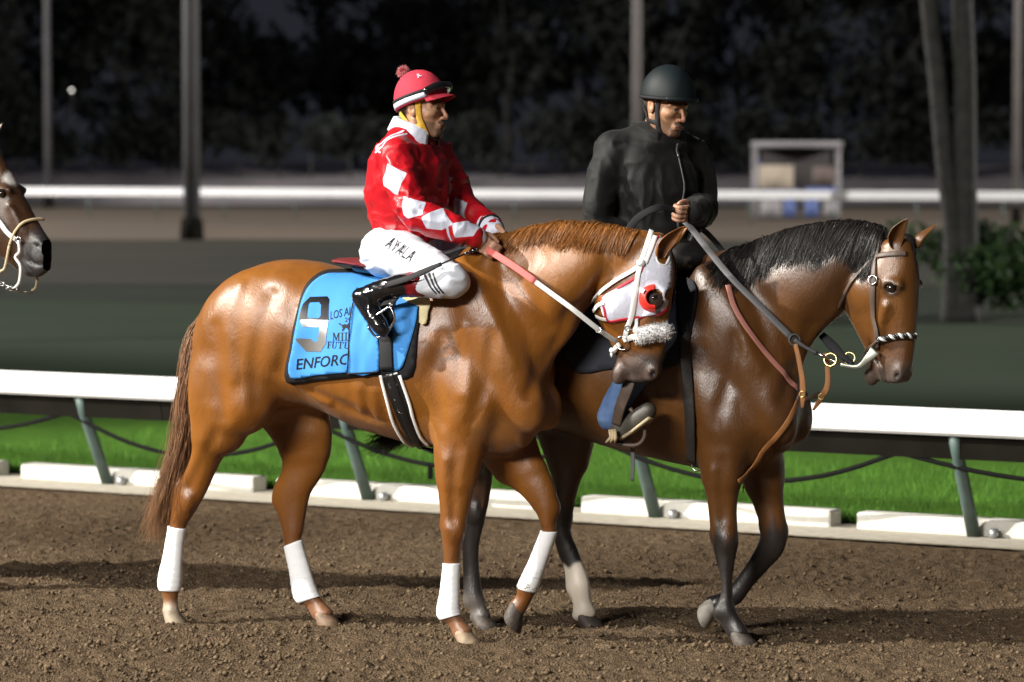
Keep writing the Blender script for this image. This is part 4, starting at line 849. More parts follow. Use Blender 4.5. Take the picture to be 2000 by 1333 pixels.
fr = empty('far_rail', (0, 113, 0)); tag(fr, 'thin white rail running across the far side of the course', 'rail')
A, B = Vector((-70, 149.5, 0)), Vector((70, 76.0, 0)); A = Vector((-60, 143, 0)); B = Vector((60, 80, 0))
dirf = (B-A).normalized(); nf = Vector((-dirf.y, dirf.x, 0))
for i in range(12):
    p, q = A+(B-A)*i/12, A+(B-A)*(i+1)/12-dirf*.01
    V = []
    for e in (p, q):
        for t, z_ in ((-.04, .78), (-.06, .83), (-.06, 1.0), (0, 1.05), (.05, 1.03), (.05, .78)): V.append(tuple(e+nf*t+Vector((0, 0, z_))-fr.location))
    F = [(k, (k+1) % 6, 6+(k+1) % 6, 6+k) for k in range(6)]+[(5, 4, 3, 2, 1, 0), (6, 7, 8, 9, 10, 11)]
    part('rail_panel', V, F, M_white, fr, False)
    for j in range(4):
        c = p+(q-p)*(j/4); b = MB(); b.tube([tuple(c+nf*.25-fr.location), tuple(c+nf*.05+Vector((0, 0, .75))-fr.location)], .03, 6); b.build('rail_post', M_post, fr)

def pole(px, d, w, h, label, m, base=True):
    X = (px-1000)/6608*d; root = empty('light_pole', (X, d, -.12)); tag(root, label, 'pole', 'poles beyond the turf')
    b = MB(); b.tube([(0, 0, 0), (0, 0, h*.5), (0, 0, h)], [w/2, w*.46, w*.4], 14); b.build('mast', m, root)
    if base:
        b = MB(); b.tube([(0, 0, 0), (0, 0, .5), (0, 0, .62)], [w*.72, w*.66, w*.5], 14); b.build('base_sleeve', M_under, root)
    b = MB(); b.box((0, -.2, h-.2), (1.2, .15, .12)); b.build('crossarm', M_galv, root, False)
M_pole = mat('pole_grey', (.055, .055, .058), .7, var=.3, vscale=.8)
M_pole2 = mat('pole_pale', (.13, .12, .115), .7, var=.2, vscale=.8)
pole(375, 90, .46, 14, 'thick dark grey pole rising behind the far end of the turf at left', M_pole)
pole(1243, 105, .32, 16, 'slim pale pole rising behind the rider in the black jacket', M_pole2)
pole(95, 150, .34, 18, 'faint thin pole in the dark at the far left', M_pole)
pole(1984, 112, .26, 18, 'slender pole at the right edge of the picture', M_pole2)

# small lit lamp in the far dark
lp = empty('far_lamp', ((142-1000)/6608*178, 178, 0)); tag(lp, 'small round lit lamp in the dark trees at far left', 'lamp')
b = MB(); b.tube([(0, 0, 0), (0, 0, 5.6)], .05, 8); b.build('lamp_post', M_pole, lp)
m = bpy.data.materials.new('lit_globe'); m.use_nodes = True; bb = m.node_tree.nodes['Principled BSDF']; bb.inputs['Emission Color'].default_value = (1, .97, .88, 1); bb.inputs['Emission Strength'].default_value = 5
b = MB(); b.add(*ball((0, 0, 5.7), (.06, .06, .06), 12, 8)); b.build('globe', m, lp)

# booth by the far rail
kx, kd = (1554-1000)/6608*121, 121
bo = empty('course_booth', (kx, kd, -.1)); tag(bo, 'open white and blue booth with flat roof behind the far rail', 'booth')
M_bw = mat('booth_white', (.26, .25, .26), .6); M_bb = mat('booth_blue', (.08, .12, .30), .6); M_bc = mat('booth_cream', (.40, .34, .27), .8); M_bd = mat('booth_dark', (.035, .03, .03), .8)
def kb_(name, c, d, m): b = MB(); b.box(c, d, None, .02); return b.build(name, m, bo)
kb_('roof', (0, 0, 2.68), (3.15, 1.7, .22), M_bw)
for sx in (-1.48, 1.48):
    for sy in (-.7, .7): kb_('corner_post', (sx, sy, 1.3), (.1, .1, 2.55), M_bw)
kb_('back_wall', (0, .78, 1.6), (2.84, .06, 1.9), M_bd)
kb_('cream_panel', (-.78, -.72, 1.52), (1.25, .05, .85), M_bc)
kb_('cream_panel', (.95, -.68, 1.6), (.85, .05, .6), mat('booth_tan', (.13, .10, .09), .8))
kb_('blue_side', (-1.36, -.70, 1.55), (.12, .04, 1.3), M_bb)
kb_('blue_front', (-.7, -.66, .96), (1.5, .08, .26), M_bb); kb_('blue_front', (.85, -.66, 1.0), (1.15, .08, .3), M_bb)
kb_('white_skirt', (-.95, -.70, .42), (.75, .06, .6), M_bw); kb_('white_skirt', (1.2, -.7, .4), (.5, .06, .55), M_bw)
kb_('blue_skirt', (-.28, -.70, .42), (.42, .05, .62), M_bb); kb_('blue_skirt', (.5, -.70, .42), (.5, .05, .62), M_bb)
kb_('floor', (0, 0, .06), (3.0, 1.6, .12), M_bd)

# ---------------------------------------------------------------- trees
M_leaf = mat('dark_foliage', (.021, .024, .021), .9, spec=.1, var=.4, vscale=.7)
M_leaf2 = mat('bush_foliage', (.028, .062, .016), .7, spec=.25, var=.5, vscale=4)
M_bark = mat('bark', (.030, .030, .027), .9, var=.35, vscale=6, bump=.8, bscale=14, bdist=.03)
def leaves(n, rs, lobes, size):
    L = np.array(lobes, float); w = L[:, 3]*L[:, 4]*L[:, 5]; k = rs.choice(len(L), n, p=w/w.sum())
    d = rs.normal(size=(n, 3)); d /= np.linalg.norm(d, axis=1)[:, None]; r = rs.random(n)**.42
    c = L[k, :3]+d*L[k, 3:6]*r[:, None]
    a = rs.normal(size=(n, 3)); a /= np.linalg.norm(a, axis=1)[:, None]; b = np.cross(a, rs.normal(size=(n, 3))); b /= np.linalg.norm(b, axis=1)[:, None]
    s = size*(.5+rs.random(n))
    V = np.stack([c-a*s[:, None], c+b*s[:, None]*.45, c+a*s[:, None], c-b*s[:, None]*.45], 1).reshape(-1, 3)
    return V, np.arange(4*n).reshape(n, 4)
def tree(x, y, h, w, rs, label, n=1300, m=None, leaf=.35):
    root = empty('shade_tree', (x, y, -.15)); tag(root, label, 'tree', 'trees in the dark behind the far rail')
    b = MB(); b.tube([(0, 0, 0), (.1, 0, h*.25), (rs.normal()*.2, 0, h*.6)], [.3, .22, .1], 9)
    for i in range(5):
        a = rs.random()*6.28; z0 = h*(.22+.08*i); b.tube([(0.05, 0, z0), (math.cos(a)*w*.3, math.sin(a)*w*.3, z0+h*.16), (math.cos(a)*w*.5, math.sin(a)*w*.5, z0+h*.3)], [.12, .08, .03], 6)
    b.build('trunk', M_bark, root)
    lob = [(rs.normal()*w*.28, rs.normal()*w*.25, h*(.36+.58*rs.random()), w*(.2+.18*rs.random()), w*(.2+.15*rs.random()), h*(.10+.1*rs.random())) for _ in range(13)]
    V, F = leaves(n, rs, lob, leaf); part('crown', V, F, m or M_leaf, root, False)
rt = np.random.default_rng(11)
where = ['at far left', 'behind the thick pole', 'left of the jockey', 'behind the jockey', 'right of the jockey cap', 'between the two riders', 'left of the pale pole', 'behind the black helmet', 'right of the black helmet', 'left of the booth', 'above the booth', 'right of the booth', 'left of the leaning trunks', 'behind the leaning trunks', 'at far right']
for i, wds in enumerate(where):
    d = 182+14*rt.random(); X = (-60+i*150-1000)/6608*d
    tree(X, d, 11+5*rt.random(), 6.2, rt, 'dark leafy tree in the night %s' % wds, 1700, leaf=.4)
nth = ['first', 'second', 'third', 'fourth', 'fifth', 'sixth', 'seventh']
for i in range(7):
    for sd, u0, sg in (('left', -210, -1), ('right', 2190, 1)):
        d = 182+14*rt.random(); tree((u0+sg*i*150-1000)/6608*d, d, 11+5*rt.random(), 6.2, rt, 'dark leafy tree, %s beyond the %s edge of the picture' % (nth[i], sd), 1100, leaf=.5)
for i, wds in enumerate(['at far left', 'left of the thick pole', 'right of the thick pole', 'left of the jockey', 'behind the jockey', 'right of the jockey', 'left of the black jacket', 'right of the black jacket', 'behind the booth', 'behind the leaning trunks']):
    d = 172; X = (40+i*215-1000)/6608*d
    root = empty('clipped_hedge', (X, d, 1.2)); tag(root, 'dark clipped hedge along the far bank %s' % wds, 'hedge', 'hedges on the far bank')
    lob = [(rt.normal()*1.5, rt.normal()*.4, 1.2+rt.random()*1.6, 1.3, .7, .9) for _ in range(9)]
    V, F = leaves(1400, rt, lob, .28); part('foliage', V, F, M_leaf, root, False)
    for k in range(3): b = MB(); b.tube([(-2+2*k, 0, -.1), (-2+2*k, 0, 1.2)], .07, 6); b.build('stem', M_bark, root)

# two leaning palm-like trunks and the bush at their feet
for (pts, r, lab) in (([(1862, 455), (1846, 330), (1828, 150), (1806, -60), (1785, -500), (1770, -800)], .135, 'leaning grey trunk, the left one of the pair above the bush'),
                      ([(1886, 455), (1884, 330), (1882, 150), (1874, -60), (1866, -500), (1862, -800)], .16, 'upright thick grey trunk, the right one of the pair above the bush')):
    d = 44.0; base_u = pts[0][0]
    root = empty('palm_tree', ((base_u-1000)/6608*d, d, -.12)); tag(root, lab, 'tree', 'palms behind the bay horse')
    P = [((u-base_u)/6608*d, 0, (1.97+.12-(v-316)/6608*d)) for u, v in pts]; P = [(0, 0, 0)]+P
    b = MB(); Vv, Ff = tube(P, [r*1.25]+[r*(1-.05*i) for i in range(6)], 12, True, 6)
    Vv = np.array(Vv); Vv *= 1; b.add(Vv, Ff); b.build('trunk', M_bark, root)
    top = np.array(P[-1]); Vs = []; Fs = []
    for k in range(22):
        a = k*2.4; el = .9-.07*k; L = 1.9
        for q in range(16):
            t = (q+1)/16; c = top+np.array([math.cos(a)*math.cos(el-t*.9)*L*t, math.sin(a)*math.cos(el-t*.9)*L*t, math.sin(el-t*1.3)*L*t])
            for sg in (-1, 1):
                sd = np.array([-math.sin(a), math.cos(a), -.5])*sg*.4*(1-t*.6); o_ = len(Vs); fw = np.array([math.cos(a), math.sin(a), 0])*.05
                Vs += [c-fw, c+fw, c+sd+fw*3]; Fs.append((o_, o_+1, o_+2))
    part('crown', Vs, Fs, M_leaf2, root, False)
for (px, v0, w, h, lab, m_, d) in ((1905, 612, 1.7, 1.45, 'dense dark green bush behind the bay horse head', M_leaf2, 44.5), (2010, 600, 1.2, 1.2, 'smaller leafy bush at the right edge of the picture', M_leaf2, 46)):
    root = empty('bush', ((px-1000)/6608*d, d, -.12)); tag(root, lab, 'bush', 'bushes under the palms')
    lob = [(rt.normal()*w*.25, rt.normal()*w*.2, h*(.25+.55*rt.random()), w*.3, w*.3, h*.22) for _ in range(12)]
    V, F = leaves(5200, rt, lob, .055); part('foliage', V, F, m_, root, False)
    for k in range(7):
        a = rt.random()*6.28; b = MB(); b.tube([(0, 0, 0), (math.cos(a)*w*.2, math.sin(a)*w*.2, h*.5), (math.cos(a)*w*.4, math.sin(a)*w*.4, h*.85)], [.03, .02, .008], 6); b.build('stem', M_bark, root)
# ---------------------------------------------------------------- patches, lettering, coats
from mathutils.geometry import delaunay_2d_cdt
def resample(poly, step):
    out = []
    for i in range(len(poly)):
        a, b = np.array(poly[i][:2], float), np.array(poly[(i+1) % len(poly)][:2], float)
        k = max(1, int(np.linalg.norm(b-a)/step))
        out += [tuple(a+(b-a)*j/k) for j in range(k)]
    return out
def inside(P, poly):
    P = np.asarray(P, float); q = np.asarray(poly, float); r = np.zeros(len(P), bool)
    for i in range(len(q)):
        a, b = q[i], q[(i+1) % len(q)]
        c = ((a[1] > P[:, 1]) != (b[1] > P[:, 1])) & (P[:, 0] < (b[0]-a[0])*(P[:, 1]-a[1])/(b[1]-a[1]+1e-12)+a[0])
        r ^= c
    return r
def poly_sd(P, poly):
    """signed distance to a polygon, negative inside"""
    P = np.asarray(P, float); q = np.asarray(poly, float); d = np.full(len(P), 1e9)
    for i in range(len(q)): d = np.minimum(d, seg_d(P, q[i], q[(i+1) % len(q)]))
    return np.where(inside(P, q), -d, d)
def seg_d(P, a, b):
    a = np.asarray(a, float); b = np.asarray(b, float); ab = b-a
    t = np.clip(((P-a)@ab)/(ab@ab+1e-12), 0, 1); return np.linalg.norm(P-a-t[:, None]*ab, axis=1)
def line_sd(P, pts, w):
    d = np.full(len(P), 1e9)
    for i in range(len(pts)-1): d = np.minimum(d, seg_d(P, pts[i], pts[i+1]))
    return d-w/2
def patch2d(poly, holes=(), step=.02, smooth_edge=0):
    if smooth_edge:
        q = np.array([p[:2] for p in poly], float); q = np.vstack([q, q[:1]]); 
        poly = [tuple(r) for r in spline(np.vstack([q[-2:-1], q, q[1:2]]), smooth_edge)[smooth_edge:-smooth_edge-1]]
    loops = [resample(poly, step)]+[resample(h, step) for h in holes]
    pts = []; ed = []
    for L in loops:
        o = len(pts); pts += L; ed += [(o+i, o+(i+1) % len(L)) for i in range(len(L))]
    q = np.array(loops[0]); lo, hi = q.min(0), q.max(0)
    gx, gy = np.meshgrid(np.arange(lo[0], hi[0], step), np.arange(lo[1], hi[1], step*.87)); gx = gx+((np.arange(len(gx)) % 2)*step*.5)[:, None]
    G = np.column_stack([gx.ravel(), gy.ravel()]); d = poly_sd(G, loops[0]); ok = d < -step*.45
    for h in loops[1:]: ok &= poly_sd(G, h) > step*.45
    pts += [tuple(g) for g in G[ok]]
    r = delaunay_2d_cdt([Vector(p) for p in pts], ed, [], 1, 1e-6)
    V = np.array([tuple(v) for v in r[0]]); F = np.array([list(f) for f in r[2]]); c = V[F].mean(1)
    ok = inside(c, loops[0])
    for h in loops[1:]: ok &= ~inside(c, h)
    return V, F[ok]
def xz(P): return [(p[0], p[2]) for p in P]
def side_patch(name, f, poly, m, parent, off, step=.02, holes=(), smooth_edge=4, thick=.004, wrinkle=0.0, wseed=1, wscale=(14, 14), attrs_fn=None):
    V2, F = patch2d(xz(poly), [xz(h) for h in holes], step, smooth_edge)
    P = side_pts(f, V2, -1, off)
    if wrinkle: P[:, 1] -= wrinkle*(1+vnoise(np.column_stack([V2[:, 0]*wscale[0], V2[:, 1]*wscale[1], V2[:, 0]*3+V2[:, 1]*2]), wseed))
    o = part(name, P, F[:, ::-1] if False else F, m, parent, True, attrs_fn(V2) if attrs_fn else None)
    if thick:
        md = o.modifiers.new('thickness', 'SOLIDIFY'); md.thickness = thick; md.offset = 0
    return o

def text_mesh(txt, bold=0.0, shear=0.0, space=1.0):
    cu = bpy.data.curves.new('t', 'FONT'); cu.body = txt; cu.offset = bold; cu.shear = shear; cu.resolution_u = 3; cu.space_character = space
    ob = bpy.data.objects.new('t', cu); COL.objects.link(ob); bpy.context.view_layer.update()
    me = bpy.data.meshes.new_from_object(ob.evaluated_get(bpy.context.evaluated_depsgraph_get()))
    bm = bmesh.new(); bm.from_mesh(me); bmesh.ops.triangulate(bm, faces=bm.faces)
    for _ in range(4):
        lg = [e for e in bm.edges if e.calc_length() > .12]
        if not lg: break
        bmesh.ops.subdivide_edges(bm, edges=lg, cuts=1); bmesh.ops.triangulate(bm, faces=bm.faces)
    bm.to_mesh(me); bm.free()
    V = np.array([v.co[:] for v in me.vertices]); F = [tuple(p.vertices) for p in me.polygons]
    bpy.data.objects.remove(ob); bpy.data.meshes.remove(me); bpy.data.curves.remove(cu)
    return V, F
def text_on(name, f, txt, p0, p1, ptop, m, parent, off, bold=0.0, wr=None, space=1.0):
    V, F = text_mesh(txt, bold, 0.0, space); w = V[:, 0].max()-V[:, 0].min(); hgt = max(V[:, 1].max(), 1e-6)
    a = np.array((p0[0], p0[2])); ex = (np.array((p1[0], p1[2]))-a)/w; ez = (np.array((ptop[0], ptop[2]))-a)/hgt
    Q = a+(V[:, :1]-V[:, 0].min())*ex+V[:, 1:2]*ez
    P = side_pts(f, Q, -1, off)
    if wr: P[:, 1] -= wr[0]*(1+vnoise(np.column_stack([Q[:, 0]*wr[2][0], Q[:, 1]*wr[2][1], Q[:, 0]*3+Q[:, 1]*2]), wr[1]))
    return part(name, P, F, m, parent, False)

GLYPH = dict(
 I=(.4, [(0,0),(.4,0),(.4,.08),(.28,.08),(.28,.92),(.4,.92),(.4,1),(0,1),(0,.92),(.12,.92),(.12,.08),(0,.08)]),
 L=(.68, [(0,0),(.62,0),(.66,.3),(.6,.3),(.5,.08),(.28,.08),(.28,.92),(.4,.92),(.4,1),(0,1),(0,.92),(.12,.92),(.12,.08),(0,.08)]),
 M=(1.06, [(0,0),(.28,0),(.28,.07),(.18,.07),(.18,.75),(.46,.02),(.54,.02),(.80,.75),(.80,.07),(.68,.07),(.68,0),(1.06,0),(1.06,.07),(.96,.07),(.96,.93),(1.06,.93),(1.06,1),(.80,1),(.54,.3),(.27,1),(0,1),(0,.93),(.1,.93),(.1,.07),(0,.07)]),
 F=(.64, [(0,0),(.42,0),(.42,.08),(.28,.08),(.28,.46),(.45,.46),(.45,.34),(.51,.34),(.51,.66),(.45,.66),(.45,.54),(.28,.54),(.28,.92),(.52,.92),(.58,.72),(.64,.72),(.62,1),(0,1),(0,.92),(.12,.92),(.12,.08),(0,.08)]),
 U=(.86, [(.12,.92),(0,.92),(0,1),(.4,1),(.4,.92),(.28,.92),(.28,.22),(.36,.09),(.48,.07),(.6,.11),(.66,.24),(.66,.92),(.54,.92),(.54,1),(.86,1),(.86,.92),(.74,.92),(.74,.2),(.64,.04),(.44,-.02),(.24,.03),(.12,.18)]),
 T=(.84, [(.24,0),(.62,0),(.62,.08),(.51,.08),(.51,.92),(.72,.92),(.78,.72),(.84,.72),(.82,1),(.04,1),(.02,.72),(.08,.72),(.14,.92),(.35,.92),(.35,.08),(.24,.08)]))
def serif_on(name, f, txt, p0, p1, ptop, m, parent, off, wr):
    """serif capitals laid on a side surface"""
    w = sum(GLYPH[c][0] for c in txt)+.12*(len(txt)-1); a = np.array((p0[0], p0[2])); ex = (np.array((p1[0], p1[2]))-a)/w; ez = np.array((ptop[0], ptop[2]))-a
    x = 0; b = MB()
    for c in txt:
        V2, F = patch2d([(q[0], q[1]) for q in GLYPH[c][1]], (), .2, 0)
        Q = a+(V2[:, :1]+x)*ex+V2[:, 1:2]*ez; P = side_pts(f, Q, -1, off); P[:, 1] -= wr[0]*(1+vnoise(np.column_stack([Q[:, 0]*wr[2][0], Q[:, 1]*wr[2][1], Q[:, 0]*3+Q[:, 1]*2]), wr[1]))
        b.add(P, F); x += GLYPH[c][0]+.12
    return b.build(name, m, parent, False)

def coat_material(name, rough=.36):
    m = mat(name, attr='Col', rough=rough, spec=.62, var=.18, vscale=6, bump=.30, bscale=210, bdist=.004, stretch=(1, 1, .35))
    t = m.node_tree; b = t.nodes['Principled BSDF']; fine = b.inputs['Normal'].links[0].from_node
    tc = t.nodes.new('ShaderNodeTexCoord'); mp = t.nodes.new('ShaderNodeMapping'); mp.inputs['Scale'].default_value = (1, 1, .55); mp.inputs['Rotation'].default_value = (0, R(25), 0); t.links.new(tc.outputs['Object'], mp.inputs[0])
    n = t.nodes.new('ShaderNodeTexNoise'); n.inputs['Scale'].default_value = 13; n.inputs['Detail'].default_value = 4; n.inputs['Distortion'].default_value = .8; t.links.new(mp.outputs[0], n.inputs['Vector'])
    bp = t.nodes.new('ShaderNodeBump'); bp.inputs['Strength'].default_value = .22; bp.inputs['Distance'].default_value = .018; t.links.new(n.outputs['Fac'], bp.inputs['Height']); t.links.new(bp.outputs[0], fine.inputs['Normal'])
    n3 = t.nodes.new('ShaderNodeTexNoise'); n3.inputs['Scale'].default_value = 5; n3.inputs['Detail'].default_value = 5; t.links.new(tc.outputs['Object'], n3.inputs['Vector'])
    mr = t.nodes.new('ShaderNodeMapRange'); mr.inputs[1].default_value = .3; mr.inputs[2].default_value = .7; mr.inputs[3].default_value = rough-.05; mr.inputs[4].default_value = rough+.10; t.links.new(n3.outputs['Fac'], mr.inputs[0]); t.links.new(mr.outputs[0], b.inputs['Roughness'])
    m.node_tree.nodes['Principled BSDF'].inputs['Sheen Weight'].default_value = .05
    m.node_tree.nodes['Principled BSDF'].inputs['Sheen Roughness'].default_value = .4
    return m
def lerp(a, b, w): return a*(1-w[:, None])+b*w[:, None]
def ss(x, a, b):
    t = np.clip((x-a)/(b-a), 0, 1); return t*t*(3-2*t)

def leg_rings(P, t0, t1, off, n=26, m=12, slant=0.0):
    """sleeve round a leg chain between fractional indices"""
    idx = np.linspace(t0, t1, int((t1-t0)*m)+2); full = spline(P, 20); q = np.array([full[min(len(full)-1, int(round(i*20)))] for i in idx])
    V = []; k = len(q)
    for i in range(k):
        c, a, b = q[i, :3], q[i, 3]+off, q[i, 4]+off; wr_ = (i*.30); u = q[i, 5:8]/np.linalg.norm(q[i, 5:8]); nn = np.array((0, 1, 0)); up = np.cross(u, nn); up = up*np.sign(up[2])
        for j in range(n):
            t = 2*math.pi*j/n; sw = 1+.030*((wr_+j/n) % 1.0); V.append(c+u*a*sw*math.cos(t)+nn*b*sw*math.sin(t)+up*slant*math.cos(t)*(1 if i in (0,) else (.6 if i == k-1 else 0)))
    V = np.array(V)
    inn = []
    for i in (0, k-1):
        c = q[i, :3]; inn.append(c+(V[i*n:(i+1)*n]-c)*.8)
    F = [(i*n+j, (i+1)*n+j, (i+1)*n+(j+1) % n, i*n+(j+1) % n) for i in range(k-1) for j in range(n)]
    o = len(V); V = np.vstack([V]+inn)
    F += [(j, (j+1) % n, o+(j+1) % n, o+j) for j in range(n)]
    F += [((k-1)*n+j, o+n+j, o+n+(j+1) % n, (k-1)*n+(j+1) % n) for j in range(n)]
    return V, F

M_hair = {}
def hair_mat(name, col, var=.35):
    m = mat(name, col, .45, spec=.4, var=var, vscale=30, stretch=(3, 3, .6)); return m
M_eye = mat('horse_eye', (.012, .008, .006), .06, spec=.8, coat=.6)

def guided(path, n, rnd, spread0, spread1, w=.002, seg=14, wav=.01, lenvar=.25):
    """strands that follow a path, fanning from spread0 to spread1 (3-vectors)"""
    P = spline(path, 6); L = len(P)
    off = rnd.normal(size=(n, 3)); ln = 1-lenvar*rnd.random(n)
    ts = np.linspace(0, 1, seg+1); C = np.zeros((n, seg+1, 3)); ph = rnd.random((n, 3))*6.28; fr = 2+rnd.random((n, 3))*5
    for i, t in enumerate(ts):
        g = t*ln*(L-1); k = np.clip(g.astype(int), 0, L-2); f_ = g-k
        sp = np.array(spread0)*(1-t)+np.array(spread1)*t
        C[:, i] = P[k]*(1-f_)[:, None]+P[k+1]*f_[:, None]+off*sp+wav*t*np.sin(ph+fr*t*3)
    V = np.zeros((n, seg+1, 3, 3)); a0 = rnd.random(n)*6.28
    for i in range(seg+1):
        T = C[:, min(i+1, seg)]-C[:, max(i-1, 0)]; T /= np.linalg.norm(T, axis=1)[:, None]+1e-9
        u = np.cross(T, np.array([.2, .95, .1])); u /= np.linalg.norm(u, axis=1)[:, None]+1e-9; v = np.cross(T, u)
        for j in range(3):
            a = a0+j*2.094; V[:, i, j] = C[:, i]+w*(1-.75*ts[i])*(np.cos(a)[:, None]*u+np.sin(a)[:, None]*v)
    b = (np.arange(n)*(seg+1)*3)[:, None]
    Fs = [np.concatenate([b+i*3+j, b+i*3+(j+1) % 3, b+(i+1)*3+(j+1) % 3, b+(i+1)*3+j], 1) for i in range(seg) for j in range(3)]
    return V.reshape(-1, 3), np.concatenate(Fs)

def mane_strands(f, line, n, rnd, length, w=.0022, side=-1, fwd=0.0, jitter=.012, lift=.008, seg=8, seed=1):
    """hair from a crest line that lies down along the neck's side"""
    P = spline(line, 8); k = rnd.integers(0, len(P)-1, n); t = rnd.random(n)
    root = P[k]*(1-t)[:, None]+P[k+1]*t[:, None]; root[:, 1] = rnd.normal(size=n)*.012
    for _ in range(3):
        root = root-field_grad(f, root)*(field_at(f, root)+.003)[:, None]
    pts = [root]; ln = length*(.6+.4*rnd.random(n))*(1+.3*vnoise(root*9, seed)); p = root.copy(); fj = fwd+.30*vnoise(root*22, seed+3)+rnd.normal(size=n)*.06; lf = rnd.random(n)**1.5*(.6+.4*vnoise(root*30, seed+5))
    for i in range(seg):
        g = field_grad(f, p)
        d = np.column_stack([fj, np.full(n, side*(1.0 if i < 2 else .25)), np.full(n, -.1 if i < 1 else -1.0)])
        d = d-g*(d*g).sum(1)[:, None]; d /= np.linalg.norm(d, axis=1)[:, None]+1e-9
        p = p+d*(ln/seg)[:, None]
        g = field_grad(f, p); want = .002+lift*lf*(.4+.6*(i+1)/seg)
        p = p-g*(field_at(f, p)-want)[:, None]
        pts.append(p.copy())
    C = np.stack(pts, 1); C[:, 1:] += (rnd.normal(size=(n, 1, 3))*jitter*.3)
    V = np.zeros((n, seg+1, 3, 3)); a0 = rnd.random(n)*6.28
    for i in range(seg+1):
        T = C[:, min(i+1, seg)]-C[:, max(i-1, 0)]; T /= np.linalg.norm(T, axis=1)[:, None]+1e-9
        u = np.cross(T, np.array([.2, .95, .1])); u /= np.linalg.norm(u, axis=1)[:, None]+1e-9; v = np.cross(T, u)
        for j in range(3):
            a = a0+j*2.094; V[:, i, j] = C[:, i]+w*(1-.7*i/seg)*(np.cos(a)[:, None]*u+np.sin(a)[:, None]*v)
    b = (np.arange(n)*(seg+1)*3)[:, None]
    Fs = [np.concatenate([b+i*3+j, b+i*3+(j+1) % 3, b+(i+1)*3+(j+1) % 3, b+(i+1)*3+j], 1) for i in range(seg) for j in range(3)]
    return V.reshape(-1, 3), np.concatenate(Fs)

VOX = .0088
YAW = -R(26)
O1, O2, O3 = (-.806, 14.217, 0), (.587, 14.065, 0), (-3.56, 15.83, 0)

def build_horse(D, o, lo, hi, seed, colour, coat, hoofs, hoof_mats, label, far_only=False, vox=VOX):
    f, hd = horse_field(D, vox, lo, hi)
    V, Fq = horse_mesh(f, seed)
    root = empty('horse', o, YAW); tag(root, label, 'horse')
    body = part('body', V, Fq, coat, root, True, {'Col': colour(V, hd, D)})
    K = D['face']
    for n in ('ear', 'far_ear'):
        sg = -1 if n == 'ear' else 1
        Vv, Ff = ear_shape([hd.p(q) for q in K[n]], hd.v((.75, sg*.65, 0)))
        part('ear', Vv, Ff, coat, root, True, {'Col': colour(np.array(Vv), hd, D)})
    for sg in (-1, 1):
        e = K['eye']; Vv, Ff = ball(hd.p((e[0]-.002, (abs(e[1])-.003)*sg, e[2])), (.020, .015, .0165)); part('eye', Vv, Ff, M_eye, root)
    for n in ('nh', 'fh', 'nf', 'ff'):
        P = D[n]; toe, up = hoofs[n]; c = np.array(P[-1][:3])
        part('hoof', *hoof_shape(c, toe, up), hoof_mats[n], root)
    return root, f, hd
# ---------------------------------------------------------------- the three horses
def dark_holes(V, hd, D):
    w = np.zeros(len(V)); K = D['face']
    for sg in (1, -1):
        e = K['nostril']; q = hd.p((e[0]-.004, e[1]*sg, e[2])); c, s = math.cos(R(e[6])), math.sin(R(e[6])); d = V-q
        r = np.sqrt(((d@hd.v((c, 0, s)))/.019)**2+((d@hd.v((-s, 0, c)))/.009)**2+((d@hd.v((0, 1, 0)))/.026)**2); w = np.maximum(w, ss(-r, -1.25, -.8))
        w = np.maximum(w, ss(-line_sd(V, [hd.p((p[0], p[1]*sg, p[2])) for p in K['mouth']], .007), -.004, .001)*.9)
    return w
def col_chestnut(V, hd, D):
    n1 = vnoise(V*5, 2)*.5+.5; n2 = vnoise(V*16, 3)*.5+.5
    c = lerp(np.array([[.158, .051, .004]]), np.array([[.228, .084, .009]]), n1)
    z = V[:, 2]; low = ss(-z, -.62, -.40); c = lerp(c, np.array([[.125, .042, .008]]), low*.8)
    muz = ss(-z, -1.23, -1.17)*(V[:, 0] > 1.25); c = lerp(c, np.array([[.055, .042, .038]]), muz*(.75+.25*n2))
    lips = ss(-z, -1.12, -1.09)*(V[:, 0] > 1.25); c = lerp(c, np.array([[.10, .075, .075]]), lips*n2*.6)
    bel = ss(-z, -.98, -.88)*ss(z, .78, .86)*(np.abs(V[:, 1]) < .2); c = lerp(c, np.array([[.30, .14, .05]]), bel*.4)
    nos = dark_holes(V, hd, D); c = lerp(c, np.array([[.010, .007, .006]]), nos)
    past = (z < .17)*(1-ss(z, .05, .17)); c = lerp(c, np.array([[.22, .11, .06]]), past*.6)
    pale = ss(-z, -.105, -.07)*(V[:, 0] < .1)*(V[:, 1] < 0); c = lerp(c, np.array([[.5, .42, .32]]), pale*n2)
    return c
